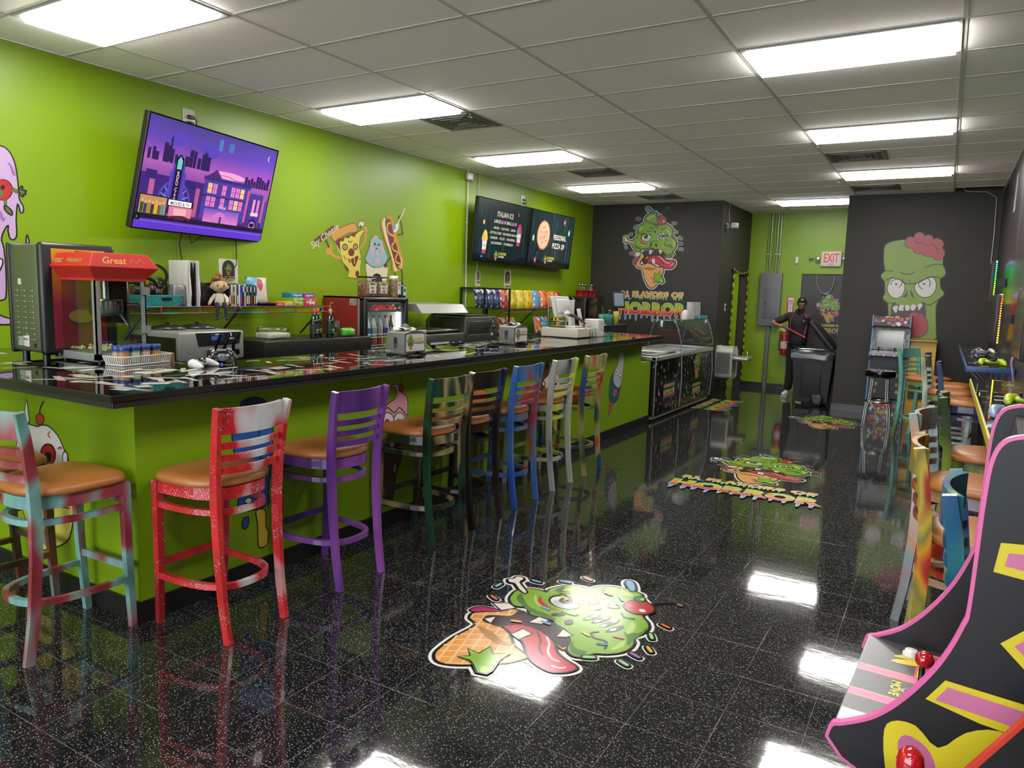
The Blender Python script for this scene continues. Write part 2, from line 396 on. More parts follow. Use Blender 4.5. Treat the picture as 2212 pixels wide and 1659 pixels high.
LOGO = [
 ('S','K',0.02,(124,522,143,576,169,623,196,647)),
 ('P','K',0,(239,648,237,638,229,630,218,626,205,627,194,632,185,640,182,650,184,660,192,668,203,672,216,671,227,667,236,658)),
 ('P','brn',0,(229,649,228,642,223,637,216,634,207,635,200,638,194,643,192,650,193,656,198,661,206,664,214,664,222,660,227,655)),
 ('P','pik',1,(-345,-259,-333,-202,-245,-153,-213,-174,-270,-244,-321,-284)),
 ('Q','tth',1,(-294,-68,-226,-75,-245,-153,-336,-138)),
 ('P','cone',1,(-225,-96,-174,-75,-143,-89,-147,-152,-181,-216,-238,-272,-177,-289,-119,-260,-44,-264,31,-296,84,-323,187,-328,196,-367,179,-450,120,-563,58,-648,1,-677,-60,-648,-101,-581,-144,-483,-186,-349,-258,-332,-298,-287,-278,-230,-237,-160)),
 ('P','cone',1,(158,-76,219,-118,236,-166,170,-152)),
 ('P','mou',1,(-189,-75,-129,-75,-56,-48,17,-34,105,-41,181,-90,216,-152,110,-129,8,-138,-49,-173,-104,-260,-177,-283,-216,-272,-225,-230,-162,-152)),
 ('P','cnd',0,(-167,-345,-85,-327,34,-338,77,-326,35,-368,-68,-376)),
 ('P','ton',1,(-97,-250,-85,-194,-36,-148,52,-131,155,-152,231,-200,303,-214,375,-214,394,-244,380,-296,339,-338,253,-345,180,-325,104,-281,52,-264,-30,-257)),
 ('S','tnl',0.012,(96,-145,157,-180,203,-228,263,-256,305,-248)),
 ('S','K',0.01,(30,-148,114,-194,160,-242,220,-270)),
 ('S','tnl',0.012,(308,-297,343,-283,356,-255)),
 ('Q','tth',1,(-215,-279,-199,-216,-155,-279)),
 ('Q','tth',1,(-26,-187,40,-184,48,-271,-14,-268)),
 ('P','grn',1,(-18,581,-76,569,-147,530,-188,468,-197,402,-258,373,-302,311,-310,220,-285,175,-337,164,-380,122,-395,66,-374,17,-326,-40,-249,-68,-194,-26,-130,-61,-57,-27,-11,-13,24,-31,90,-27,157,-62,195,-90,242,-152,301,-166,335,-131,336,-77,372,-29,397,33,392,101,361,156,324,177,327,238,309,307,263,355,204,384,165,432,110,516,43,552,19,580)),
 ('P','grs',0,(-159,481,-141,426,-66,396,25,346,81,379,22,401,-67,417,-136,453)),
 ('P','grs',0,(-346,52,-313,-5,-221,-33,-131,-45,-14,-6,-45,15,-192,-12,-284,23)),
 ('P','grs',0,(-291,303,-279,219,-207,260,-60,286,-193,288,-245,275)),
 ('P','grs',0,(287,321,313,238,266,184,311,156,371,101,346,170,327,252)),
 ('P','grs',0,(194,-76,256,-145,314,-145,311,-90,254,-111)),
 ('P','grl',0,(-144,467,-131,508,-74,541,0,532,-13,498,-71,479,-113,453)),
 ('P','grl',0,(-268,289,-248,338,-212,351,-224,302,-252,261)),
 ('P','grl',0,(209,295,253,280,293,211,280,184,241,239)),
 ('P','grl',0,(-289,107,-195,51,-107,64,-179,30,-256,65)),
 ('P','grl',0,(327,129,366,74,355,6,338,60)),
 ('Q','tth',1,(-83,-45,-25,-27,-10,-83,-64,-124)),
 ('Q','tth',1,(83,-34,156,-37,154,-76,121,-111)),
 ('P','red',0,(-267,121,-212,86,-122,71,-65,105,-136,50,-226,65)),
 ('P','K',0,(-48,189,-48,156,-67,126,-100,105,-141,97,-182,105,-214,126,-232,156,-232,190,-213,220,-180,241,-138,249,-98,241,-65,220)),
 ('P','whi',0,(-56,183,-57,155,-73,131,-101,113,-137,107,-172,113,-199,130,-214,154,-214,182,-197,207,-168,224,-133,231,-98,225,-71,208)),
 ('P','gry',0,(-63,156,-65,142,-79,128,-102,118,-129,113,-155,114,-174,122,-184,134,-181,148,-167,162,-145,172,-118,177,-92,175,-72,168)),
 ('P','K',0,(-108,186,-111,171,-121,158,-136,152,-153,152,-169,159,-180,172,-185,187,-182,203,-172,216,-157,222,-140,222,-124,215,-112,202)),
 ('P','whi',0,(-147,198,-148,193,-151,189,-155,187,-161,187,-166,190,-169,194,-171,198,-170,203,-167,207,-162,209,-157,209,-152,207,-148,203)),
 ('P','grn',0,(-242,219,-207,267,-146,231,-57,230,-37,271,-90,300,-209,302)),
 ('S','K',0.014,(-234,219,-205,235,-145,220,-55,205)),
 ('S','K',0.01,(-148,280,-88,265,-45,278,-40,320,-92,335)),
 ('P','K',0,(86,164,83,139,77,120,69,110,60,110,53,122,49,143,48,168,51,193,58,213,66,223,74,222,81,210,86,189)),
 ('P','K',0,(133,184,130,157,123,136,115,124,107,125,100,138,96,161,95,188,98,215,105,237,113,248,121,247,128,234,133,212)),
 ('P','K',0,(183,190,180,163,174,142,166,131,157,132,150,145,146,167,146,195,149,222,155,243,163,254,172,253,179,240,183,218)),
 ('P','K',0,(240,169,236,145,230,125,222,115,214,116,207,128,203,148,202,173,205,198,211,217,219,227,228,227,235,215,239,194)),
 ('P','whi',0,(79,144,77,136,74,129,70,125,65,126,61,130,59,138,58,147,60,155,63,162,67,166,72,165,75,161,78,153)),
 ('P','whi',0,(76,186,75,177,72,170,67,167,63,167,59,172,56,179,56,188,57,197,60,204,65,207,69,207,73,202,76,195)),
 ('P','whi',0,(126,158,124,149,121,142,117,138,112,139,109,143,106,151,105,160,107,169,110,175,114,179,119,179,123,174,125,167)),
 ('P','whi',0,(123,213,121,204,118,197,114,194,109,194,105,198,103,206,102,215,104,224,107,231,111,234,116,234,120,229,122,222)),
 ('P','whi',0,(173,226,171,217,168,210,164,207,159,207,156,212,153,219,152,228,154,237,157,244,161,247,166,247,170,242,172,235)),
 ('P','whi',0,(177,150,176,141,172,135,168,131,164,131,160,136,157,143,157,152,158,161,161,168,166,171,170,171,174,167,177,159)),
 ('P','whi',0,(232,156,230,148,227,141,223,137,218,138,214,142,212,150,211,159,213,167,216,174,220,178,225,177,229,173,231,165)),
 ('S','K',0.01,(-5,354,34,318,68,359,23,381)),
 ('S','K',0.012,(114,324,158,302,200,329)),
 ('P','K',0,(-31,41,-40,29,-50,20,-60,17,-67,21,-70,30,-68,43,-63,58,-54,71,-44,79,-34,82,-27,79,-24,69,-25,56)),
 ('P','K',0,(65,46,69,33,68,21,63,12,54,9,44,11,33,18,25,30,21,43,22,55,27,64,36,67,46,65,57,57)),
 ('P','K',0,(26,267,28,258,27,249,23,244,17,242,10,245,3,251,-2,260,-4,269,-3,278,1,283,7,285,14,283,21,276)),
 ('S','K',0.012,(199,89,187,48,232,27,288,47,335,-8)),
 ('S','K',0.01,(-64,84,2,105,8,132)),
 ('P','K',0,(208,445,201,408,179,379,145,364,106,365,70,382,44,412,34,449,40,486,63,515,97,530,136,529,172,512,197,482)),
 ('P','chr',0,(193,445,188,413,169,388,139,375,106,375,74,390,52,417,42,449,48,481,68,506,97,520,131,519,162,504,184,478)),
 ('P','whi',0,(174,429,173,422,168,417,161,414,152,414,144,417,139,423,137,430,138,437,143,443,150,446,159,446,166,442,172,437)),
 ('P','pnk',0,(94,420,92,415,89,411,83,408,76,409,71,411,66,416,64,421,66,426,69,431,75,433,82,433,88,430,92,426)),
 ('P','K',0,(86,535,91,517,89,500,80,488,66,483,50,485,34,495,23,511,18,529,20,545,29,558,43,563,59,560,74,550)),
 ('P','drg',0,(77,531,81,518,80,505,74,496,64,492,52,494,41,502,32,514,28,528,29,540,35,550,45,553,57,551,68,543)),
 ('P','grl',0,(73,530,72,525,69,521,64,519,59,519,54,521,51,526,50,531,50,536,53,541,58,543,63,543,68,540,71,536)),
 ('P','lbl',1,(-161,654,-132,667,-79,631,-35,582,-48,559,-91,583,-145,619)),
 ('P','tth',1,(-540,110,-526,138,-543,174,-513,194,-482,177,-464,137,-348,94,-335,66,-393,73,-470,102,-500,88)),
 ('Q','grn',1,(-9,-509,54,-494,31,-417,91,-445,132,-381,150,-451,177,-492,206,-533,215,-568,180,-592,120,-570,83,-561,25,-586,48,-536)),
 ('P','grl',0,(185,-545,192,-553,197,-562,197,-569,192,-574,185,-575,175,-572,165,-565,158,-557,154,-548,154,-540,158,-536,166,-535,175,-538)),
 ('P','org',1,(-328,473,-336,486,-329,498,-275,497,-266,484,-274,472)),
 ('P','lbl',1,(-350,326,-364,332,-366,347,-323,375,-308,368,-306,354)),
 ('P','lbl',1,(-446,200,-460,209,-458,224,-409,243,-396,234,-397,219)),
 ('P','tel',1,(-521,39,-511,50,-495,45,-478,-4,-488,-14,-504,-10)),
 ('P','org',1,(-412,-106,-419,-93,-410,-81,-356,-86,-348,-99,-357,-111)),
 ('P','org',1,(310,383,302,395,309,407,360,406,369,394,362,382)),
 ('P','lgn',1,(341,265,342,279,356,283,397,251,396,237,382,233)),
 ('P','yel',1,(422,156,420,170,433,177,479,153,480,139,468,132)),
 ('P','vio',1,(427,50,418,63,425,75,476,74,485,62,478,50)),
 ('P','lgn',1,(446,-40,438,-27,446,-16,497,-18,504,-31,497,-43)),
 ('P','lgn',1,(344,-145,329,-143,323,-129,353,-91,368,-93,374,-106)),
 ('P','lbl',0,(-26,446,-28,457,-19,461,21,440,23,430,14,426)),
 ('P','lbl',0,(-29,-76,-38,-70,-35,-60,7,-48,16,-54,13,-64)),
 ('P','yel',0,(-112,-189,-123,-187,-124,-176,-91,-149,-80,-152,-79,-162)),
 ('P','lbl',0,(-155,31,-164,38,-159,47,-116,55,-107,48,-112,39)),
 ('P','yel',0,(160,12,153,21,159,29,203,28,210,20,204,12)),
 ('P','dbl',0,(288,-7,277,-4,276,6,307,32,318,30,319,20)),
 ('P','pnk',0,(277,106,267,110,268,120,305,139,315,135,314,125)),
 ('P','yel',0,(-197,198,-203,207,-196,215,-151,210,-145,201,-152,193)),
 ('P','pnk',0,(-102,419,-111,426,-106,436,-63,443,-55,436,-59,427)),
]
ZOMBIE = [
 ('P','zgr',2,(422,2426,445,2473,517,2508,622,2528,675,2528,900,2469,1117,2329,1168,2260,1171,2191,1206,2122,1217,2053,1186,2006,1158,1982,1179,1855,1219,1809,1218,1762,1172,1709,1148,1632,1144,1561,1173,1256,1183,1174,1151,1125,1019,1099,809,1080,637,1076,590,1128,551,1467,526,1629,473,1676,462,1724,481,1779,463,1935,421,1982,413,2042,455,2091,431,2211,421,2330)),
 ('P','zbk',0,(617,1644,657,1609,744,1594,933,1610,975,1661,1012,1592,1030,1474,1001,1307,864,1180,650,1180,604,1287,578,1552)),
 ('P','zrd',2,(677,2506,694,2553,745,2574,782,2564,799,2610,849,2633,903,2609,915,2585,966,2596,1014,2573,1027,2538,1077,2546,1136,2514,1161,2456,1150,2410,1182,2364,1179,2306,1153,2260,1109,2243,1062,2260,1028,2295,977,2295,929,2312,906,2335,860,2332,806,2353,785,2406,738,2410,688,2442)),
 ('S','zln',0.012,(796,2529,831,2487,878,2481,931,2460,953,2446,1003,2463,1056,2445,1081,2387)),
 ('P','zwh',2,(536,1960,571,1991,627,1974,682,1951,724,1898,730,1821,700,1736,639,1701,573,1721,524,1780,505,1852)),
 ('P','zwh',2,(875,1919,943,1967,1002,2003,1053,2016,1098,1970,1120,1888,1111,1818,1066,1747,985,1721,910,1754,868,1812,852,1871)),
 ('P','zln',0,(629,1902,629,1896,626,1891,621,1888,615,1888,609,1890,605,1895,604,1902,604,1908,608,1913,613,1916,618,1916,624,1913,628,1908)),
 ('P','zln',0,(979,1911,979,1905,975,1900,971,1897,965,1897,960,1900,956,1905,954,1911,955,1917,958,1922,963,1925,968,1925,974,1922,977,1917)),
 ('S','zln',0.01,(548,1889,564,1949,611,1967)),
 ('S','zln',0.01,(682,1951,688,1903,658,1855)),
 ('S','zln',0.01,(905,1931,904,1884,954,1838)),
 ('S','zln',0.01,(1003,1991,1040,1945,1035,1869)),
 ('S','zln',0.014,(477,1953,550,1990,670,1962,727,1922,781,1911,895,1929,993,1991,1083,2014,1146,2003)),
 ('S','zln',0.012,(950,2131,1028,2173,1109,2191,1181,2179)),
 ('S','zln',0.012,(455,2091,509,2094,559,2080)),
 ('S','zln',0.012,(656,2069,727,2046,790,2050,839,2083)),
 ('S','zln',0.01,(690,1981,698,1951)),
 ('S','zln',0.01,(776,1970,783,1941,800,1929)),
 ('P','zbk',0,(720,1725,750,1774,764,1833,767,1726)),
 ('P','zbk',0,(798,1834,828,1728,860,1727,828,1788)),
 ('P','zwh',0,(599,1565,632,1596,664,1592,663,1543,651,1491,622,1518)),
 ('P','zwh',0,(679,1580,705,1611,744,1594,734,1558,751,1535,686,1526)),
 ('P','zwh',0,(755,1595,785,1610,817,1591,813,1537,771,1533)),
 ('P','zwh',0,(829,1597,858,1620,897,1600,876,1539,836,1538)),
 ('P','zwh',0,(910,1600,941,1634,973,1620,961,1578,923,1535,926,1571)),
 ('P','zrd',2,(803,1459,847,1503,920,1511,985,1484,1038,1415,1067,1322,1059,1238,1012,1176,930,1154,859,1186,833,1238,834,1286,867,1336,857,1395)),
 ('S','zln',0.01,(889,1510,932,1500,955,1471)),
 ('Q','zwh',0,(817,1424,849,1419,853,1371,813,1345)),
 ('S','zln',0.014,(959,1661,1046,1617,1105,1648,1172,1709,1218,1757)),
 ('S','zln',0.012,(468,1670,526,1633,612,1632)),
]
PIZZA = [
 ('Q','pbr',0,(2346,2090,2610,2254,2633,2249,2617,2223,2631,2209,2379,2030,2372,2053,2359,2067)),
 ('Q','pbr',0,(2486,2100,2510,2115,2584,2004,2561,1998)),
 ('S','tan',0.035,(2729,1928,2637,1938,2584,1975)),
 ('P','tan',0,(2594,1990,2589,1974,2577,1961,2559,1953,2540,1952,2522,1958,2510,1969,2506,1985,2510,2000,2522,2013,2540,2021,2560,2022,2577,2017,2590,2005)),
 ('P','tan',0,(2595,2027,2590,2014,2582,2005,2574,1999,2567,2000,2562,2006,2560,2017,2562,2030,2568,2042,2575,2052,2583,2057,2590,2057,2595,2051,2597,2040)),
 ('S','tan',0.03,(3017,2047,3086,2119,3106,2219)),
 ('P','tan',0,(3134,2256,3129,2241,3117,2229,3100,2221,3081,2219,3063,2224,3051,2235,3047,2248,3051,2263,3063,2276,3080,2284,3100,2285,3117,2280,3129,2270)),
 ('P','crm',0,(2589,2122,2637,2087,2708,1972,2758,1894,2838,1796,2883,1798,2708,2052,2637,2106)),
 ('P','mar',0,(2637,2097,2736,2134,2956,2217,3017,2227,2987,2050,3026,1928,2838,1796,2751,1894,2701,2012)),
 ('P','ylw',1,(2708,2092,2722,2108,2758,2105,2780,2147,2838,2142,2867,2174,2926,2164,2956,2202,3062,2252,3075,2232,3017,2161,3002,2051,3036,1929,3018,1845,3011,1741,2831,1735,2841,1812,2758,1879,2734,1923,2711,2012)),
 ('P','tan',1,(2582,2137,2603,2183,2737,2248,2911,2305,2949,2288,2964,2218,2852,2198,2765,2161,2680,2120,2637,2092,2593,2123)),
 ('P','dgr',0,(2826,2048,2822,2032,2810,2019,2793,2011,2775,2010,2758,2016,2746,2027,2742,2042,2746,2058,2758,2071,2775,2079,2793,2080,2810,2074,2822,2063)),
 ('P','ylw',0,(2809,2047,2806,2038,2799,2030,2790,2026,2779,2025,2769,2028,2762,2035,2759,2043,2762,2052,2769,2060,2779,2064,2789,2065,2799,2062,2806,2055)),
 ('P','dgr',0,(2796,2046,2794,2041,2791,2038,2787,2035,2781,2035,2777,2037,2774,2040,2772,2044,2774,2049,2777,2052,2781,2055,2787,2055,2791,2053,2794,2050)),
 ('P','dgr',0,(2981,2062,2977,2047,2966,2034,2951,2026,2933,2025,2918,2031,2907,2042,2903,2057,2907,2072,2917,2085,2933,2093,2950,2094,2966,2088,2977,2077)),
 ('P','ylw',0,(2963,2061,2961,2052,2955,2045,2946,2041,2937,2040,2929,2044,2923,2050,2921,2058,2923,2067,2929,2074,2937,2078,2946,2079,2955,2076,2961,2069)),
 ('P','dgr',0,(2951,2060,2950,2056,2947,2053,2944,2051,2940,2050,2936,2052,2934,2055,2933,2059,2934,2063,2936,2066,2940,2068,2944,2069,2947,2067,2950,2064)),
 ('P','mar',0,(2925,2000,2921,1982,2908,1967,2888,1958,2867,1957,2848,1964,2835,1977,2831,1994,2835,2012,2848,2027,2867,2036,2888,2038,2907,2031,2921,2018)),
 ('P','mar',0,(2809,1932,2868,1925,2972,1967,2980,1936,2942,1862,2912,1849,2882,1890,2853,1884,2831,1918)),
 ('P','mar',0,(3000,1777,2997,1762,2989,1750,2977,1743,2963,1743,2951,1749,2943,1760,2940,1774,2943,1789,2951,1801,2963,1808,2976,1808,2989,1802,2997,1791)),
 ('S','dgr',0.01,(2831,2116,2860,2101,2889,2117)),
 ('S','dgr',0.008,(2758,1955,2787,1936,2780,1911)),
 ('S','dgr',0.008,(2995,1948,3010,1928,3030,1944)),
 ('S','ylw',0.012,(2860,1940,2871,1879)),
 ('S','ylw',0.012,(2927,1944,2924,1882)),
 ('P','crm',1,(2986,2271,2994,2317,3039,2336,3077,2320,3070,2289,3032,2275)),
 ('P','dgr',0,(3032,2278,3030,2271,3026,2265,3020,2261,3013,2260,3007,2263,3003,2268,3001,2275,3003,2282,3007,2289,3013,2292,3020,2293,3026,2290,3030,2285)),
 ('P','crm',0,(3103,1885,3238,1849,3459,1875,3439,1700,3403,1617,3168,1613,3143,1681)),
 ('P','K',0,(3199,1704,3222,1766,3278,1790,3344,1773,3373,1703,3354,1616,3207,1613)),
 ('P','sky',1,(3235,2193,3291,2205,3307,2178,3373,2161,3390,2098,3449,2016,3458,1962,3425,1906,3335,1862,3206,1864,3111,1912,3095,1953,3141,2039,3164,2093,3180,2157)),
 ('P','spk',0,(3235,2195,3291,2202,3299,2177,3235,2172,3204,2128,3236,2045,3205,1959,3181,2021,3188,2126)),
 ('P','spk',0,(3348,2149,3382,2119,3399,2034,3366,2011,3349,2085)),
 ('P','spk',0,(3293,1969,3334,1955,3326,1912,3278,1894,3250,1924)),
 ('P','spk',0,(3197,1929,3194,1921,3186,1915,3175,1911,3162,1911,3151,1913,3143,1919,3140,1926,3143,1933,3151,1940,3162,1944,3175,1944,3186,1942,3194,1936)),
 ('P','spk',0,(3276,2069,3309,2029,3301,1975,3269,2005)),
 ('P','dgr',0,(3269,2106,3267,2101,3262,2097,3253,2094,3244,2094,3236,2095,3230,2099,3228,2103,3230,2108,3235,2112,3244,2114,3253,2115,3261,2114,3267,2110)),
 ('P','dgr',0,(3334,2107,3332,2102,3326,2098,3318,2096,3308,2095,3300,2097,3294,2100,3292,2104,3294,2109,3300,2113,3308,2116,3318,2116,3326,2115,3332,2112)),
 ('S','dgr',0.008,(3228,2119,3260,2119)),
 ('P','mar',0,(3296,2062,3294,2058,3288,2055,3281,2053,3272,2052,3264,2053,3259,2056,3257,2059,3259,2063,3264,2067,3272,2069,3280,2069,3288,2068,3294,2066)),
 ('S','pbr',0.014,(3456,2113,3520,2014,3483,1952,3425,1906)),
 ('P','mar',0,(3456,1886,3453,1875,3444,1866,3432,1861,3419,1861,3407,1865,3399,1873,3396,1883,3398,1893,3407,1902,3419,1907,3432,1908,3444,1904,3452,1896)),
 ('S','pbr',0.016,(3616,2232,3721,2259,3724,2276,3683,2410)),
 ('P','mar',0,(3695,2439,3693,2427,3685,2416,3675,2410,3663,2409,3653,2413,3646,2422,3643,2433,3645,2446,3652,2456,3663,2462,3674,2463,3685,2459,3692,2450)),
 ('S','pbr',0.018,(3596,1820,3604,1659)),
 ('S','pbr',0.018,(3706,1863,3729,1763,3721,1668)),
 ('S','ylw',0.03,(3604,1656,3590,1604,3562,1536)),
 ('S','ylw',0.03,(3695,1664,3687,1611,3759,1538)),
 ('P','bun',0,(3343,2319,3346,2383,3387,2403,3436,2397,3436,2426,3486,2441,3545,2418,3634,2203,3734,1988,3739,1876,3683,1854,3605,1815,3544,1829,3517,1976,3397,2185)),
 ('P','crm',0,(3371,2332,3387,2381,3428,2385,3671,2029,3717,1942,3700,1869,3613,1832,3579,1847,3534,1977,3422,2186)),
 ('P','mar',0,(3412,2368,3461,2399,3512,2383,3574,2198,3681,1985,3695,1885,3630,1851,3560,1978,3455,2211)),
 ('S','mst',0.022,(3509,2366,3454,2337,3454,2275,3497,2235,3574,2214,3574,2154,3532,2108,3567,2061,3640,2043,3599,1980,3612,1931,3687,1913,3677,1879,3639,1883)),
 ('Q','whi',0,(3755,2553,3769,2550,3649,2374,3631,2380)),
 ('P','whi',0,(3632,2378,3649,2368,3641,2313,3599,2266,3556,2278,3572,2329)),
 ('P','lbl',0,(3595,2307,3584,2296,3571,2289,3558,2286,3548,2289,3543,2296,3543,2307,3550,2318,3561,2329,3574,2336,3587,2339,3597,2336,3602,2329,3601,2318)),
]
LILAC = [
 ('P','lil',1,(-634,2396,-519,2497,-444,2490,-414,2483,-381,2448,-357,2377,-347,2260,-344,2159,-322,2111,-324,2076,-341,2068,-356,2128,-371,2020,-372,1918,-390,1886,-414,1889,-425,1939,-421,1975,-441,1954,-468,1885,-456,1818,-452,1674,-458,1519,-482,1476,-574,1476,-684,1500)),
 ('P','lid',0,(-407,2389,-384,2381,-359,2326,-364,2308,-380,2314,-393,2363)),
 ('P','lid',0,(-482,2059,-459,2062,-446,2021,-433,2039,-447,1996,-469,2019)),
 ('P','K',0,(-381,2214,-389,2182,-408,2155,-433,2138,-461,2135,-485,2146,-501,2168,-505,2197,-498,2228,-479,2255,-454,2272,-426,2276,-402,2266,-386,2244)),
 ('P','red',0,(-387,2213,-395,2183,-412,2158,-436,2143,-461,2140,-484,2150,-498,2170,-502,2198,-495,2227,-478,2251,-455,2267,-429,2271,-407,2261,-392,2241)),
 ('P','K',0,(-433,2216,-438,2211,-443,2208,-449,2208,-453,2210,-456,2215,-455,2222,-453,2228,-448,2234,-442,2237,-437,2237,-432,2234,-430,2229,-430,2222)),
 ('P','dol',0,(-441,2181,-444,2170,-450,2160,-458,2154,-466,2153,-474,2157,-478,2165,-480,2176,-477,2187,-472,2196,-464,2202,-455,2203,-447,2199,-443,2191)),
 ('S','dol',0.03,(-385,2217,-338,2201)),
 ('P','dol',1,(-346,2210,-328,2246,-318,2239,-325,2221,-297,2220,-306,2206,-302,2194,-318,2192,-317,2178,-329,2178,-338,2194)),
 ('S','dol',0.02,(-431,2144,-432,2098)),
 ('P','dol',1,(-435,2106,-396,2077,-396,2045,-420,2057,-439,2081)),
 ('P','whi',1,(-529,1746,-472,1749,-474,1707,-503,1663)),
 ('P','lil',1,(-316,1870,-308,1925,-297,1872)),
 ('P','lil',1,(-548,1391,-480,1364,-434,1346,-435,1316,-506,1313,-567,1331)),
]
BLUE_POP = [
 ('P','dbu',1,(-401,1003,-327,1023,-257,1006,-219,968,-210,927,-282,937,-386,950)),
 ('P','blu',1,(-460,866,-397,956,-196,926,-185,835,-195,668,-227,475,-231,396,-419,410,-426,520,-446,714)),
 ('P','whi',1,(-207,656,-211,642,-220,631,-233,627,-247,630,-259,639,-267,652,-270,667,-267,681,-258,691,-245,695,-231,693,-219,684,-210,671)),
 ('P','red',0,(-231,655,-232,648,-236,644,-242,642,-249,643,-254,647,-258,653,-260,660,-258,667,-254,672,-248,674,-242,672,-236,668,-232,662)),
 ('P','K',0,(-243,657,-243,654,-245,652,-248,651,-250,652,-253,654,-254,656,-255,659,-254,662,-252,664,-250,665,-247,665,-245,663,-243,660)),
 ('P','blu',0,(-310,709,-214,701,-227,674,-287,656)),
 ('P','whi',1,(-390,453,-367,472,-338,456,-356,435)),
 ('S','K',0.006,(-397,648,-401,495)),
 ('S','K',0.006,(-363,641,-366,506)),
 ('S','K',0.006,(-297,755,-278,849,-271,877)),
 ('S','K',0.006,(-287,646,-268,711)),
 ('P','blu',1,(-400,359,-386,365,-363,361,-364,339,-370,312,-390,300,-407,321)),
 ('P','mst',1,(-313,384,-250,372,-248,279,-231,244,-237,174,-272,162,-302,183,-303,294)),
]
PINK_CONE = [
 ('P','pkc',1,(826,964,874,984,916,964,937,922,1002,878,1015,784,998,713,1006,618,964,551,922,512,705,541,698,613,710,708,735,784,794,848,875,883,893,926,867,960)),
 ('P','K',0,(871,721,864,694,844,674,816,666,785,670,757,687,737,712,730,741,737,767,756,787,783,796,815,792,843,776,863,750)),
 ('P','whi',0,(862,722,856,697,839,679,814,671,787,675,762,690,745,713,738,739,744,764,761,782,785,790,813,787,838,772,856,749)),
 ('P','red',0,(828,711,825,696,816,686,803,681,789,683,776,692,767,705,764,720,767,734,775,745,788,750,803,748,816,739,825,726)),
 ('P','K',0,(809,712,808,706,804,701,799,699,793,700,788,704,784,709,782,715,784,721,787,726,793,728,799,727,804,724,808,718)),
 ('P','K',0,(993,713,987,689,968,672,941,665,911,669,884,684,865,707,858,732,864,755,882,772,909,780,939,776,967,761,986,739)),
 ('P','whi',0,(985,714,979,693,963,677,939,671,912,674,889,688,872,708,866,731,872,752,888,767,911,774,937,771,961,758,978,738)),
 ('P','red',0,(941,707,938,696,930,688,919,685,907,687,895,693,887,703,885,715,887,725,895,733,906,736,918,735,930,728,938,718)),
 ('P','K',0,(921,709,920,704,917,701,912,699,907,700,903,703,900,707,898,712,899,716,903,720,907,721,912,720,917,718,920,713)),
 ('S','K',0.008,(735,775,794,830,863,785,925,814,997,750)),
 ('P','red',1,(959,947,957,937,950,929,940,925,929,927,919,932,912,941,909,952,911,962,918,969,928,973,939,972,950,966,957,957)),
 ('S','K',0.006,(937,971,943,1025)),
 ('P','mar',0,(717,610,783,617,950,590,936,537,784,554,724,582)),
 ('Q','whi',0,(737,602,764,598,761,567,741,572)),
 ('Q','whi',0,(824,583,866,576,863,545,828,551)),
 ('P','wfl',1,(702,541,798,542,951,511,924,400,896,359,850,156,748,169,707,308)),
 ('P','pkc',1,(895,386,890,371,883,360,874,355,866,358,859,367,855,380,856,396,860,411,867,422,876,427,884,425,891,416,895,402)),
]
ORANGE_POP = [
 ('P','ora',1,(1830,829,1857,835,1953,836,2042,810,2056,708,2054,545,1830,577)),
 ('P','blu',1,(1869,539,1966,536,1989,446,1873,453)),
 ('P','mst',1,(1914,382,1973,372,1971,176,1932,178)),
 ('S','K',0.006,(1875,399,1879,291,1861,273)),
]
COFFEE_CUP = [
 ('P','crm',1,(2950,714,2934,861,3001,959,3102,993,3253,935,3344,827,3368,709,3219,673)),
 ('P','pbr',1,(2948,812,3040,950,3116,982,3138,869,3025,805,3083,712,2979,723)),
 ('P','K',0,(3079,775,3076,761,3066,751,3051,746,3033,748,3017,756,3006,768,3001,782,3004,796,3014,806,3029,811,3046,809,3062,802,3074,789)),
 ('P','whi',0,(3060,779,3059,771,3053,765,3045,762,3036,763,3028,768,3021,775,3019,783,3020,791,3025,797,3033,800,3043,799,3051,794,3058,787)),
 ('P','K',0,(3326,777,3321,761,3306,749,3282,744,3255,747,3230,756,3212,771,3205,788,3210,804,3225,816,3249,821,3276,819,3301,809,3319,794)),
 ('P','whi',0,(3300,792,3299,785,3293,779,3284,776,3274,777,3265,782,3259,788,3256,796,3258,804,3263,809,3272,812,3281,811,3291,807,3297,800)),
 ('P','ylw',1,(3209,459,3376,437,3390,266,3334,261,3244,352)),
 ('S','K',0.006,(3223,457,3306,266)),
 ('S','K',0.006,(3292,448,3249,287)),
]
ICE_POP = [
 ('P','teb',1,(4663,700,4753,737,4959,583,4942,524,4888,422,4736,397,4626,474,4638,629)),
 ('P','ice',1,(4925,978,5007,961,5020,853,5010,747,4951,576,4850,569,4733,649,4750,768,4848,843,4881,953)),
 ('P','whi',1,(4883,750,4879,731,4865,718,4842,712,4816,714,4792,724,4774,740,4766,759,4769,777,4784,790,4806,797,4832,795,4857,785,4875,769)),
 ('P','K',0,(4828,754,4827,748,4822,744,4814,742,4806,742,4798,746,4792,751,4789,757,4790,763,4795,767,4803,769,4811,768,4819,765,4825,760)),
 ('P','whi',1,(4977,692,4974,675,4963,662,4944,656,4923,658,4903,667,4888,682,4881,700,4884,717,4895,729,4913,735,4935,734,4955,725,4970,709)),
 ('P','K',0,(4950,683,4949,677,4944,673,4936,671,4927,672,4919,675,4913,680,4910,687,4911,692,4916,697,4924,699,4933,698,4941,695,4947,689)),
 ('P','pin',1,(4869,503,4853,482,4826,469,4794,464,4763,470,4740,485,4728,505,4730,528,4746,548,4772,562,4804,567,4835,561,4859,547,4871,526)),
 ('P','pin',1,(4671,405,4741,394,4674,285,4637,286)),
]
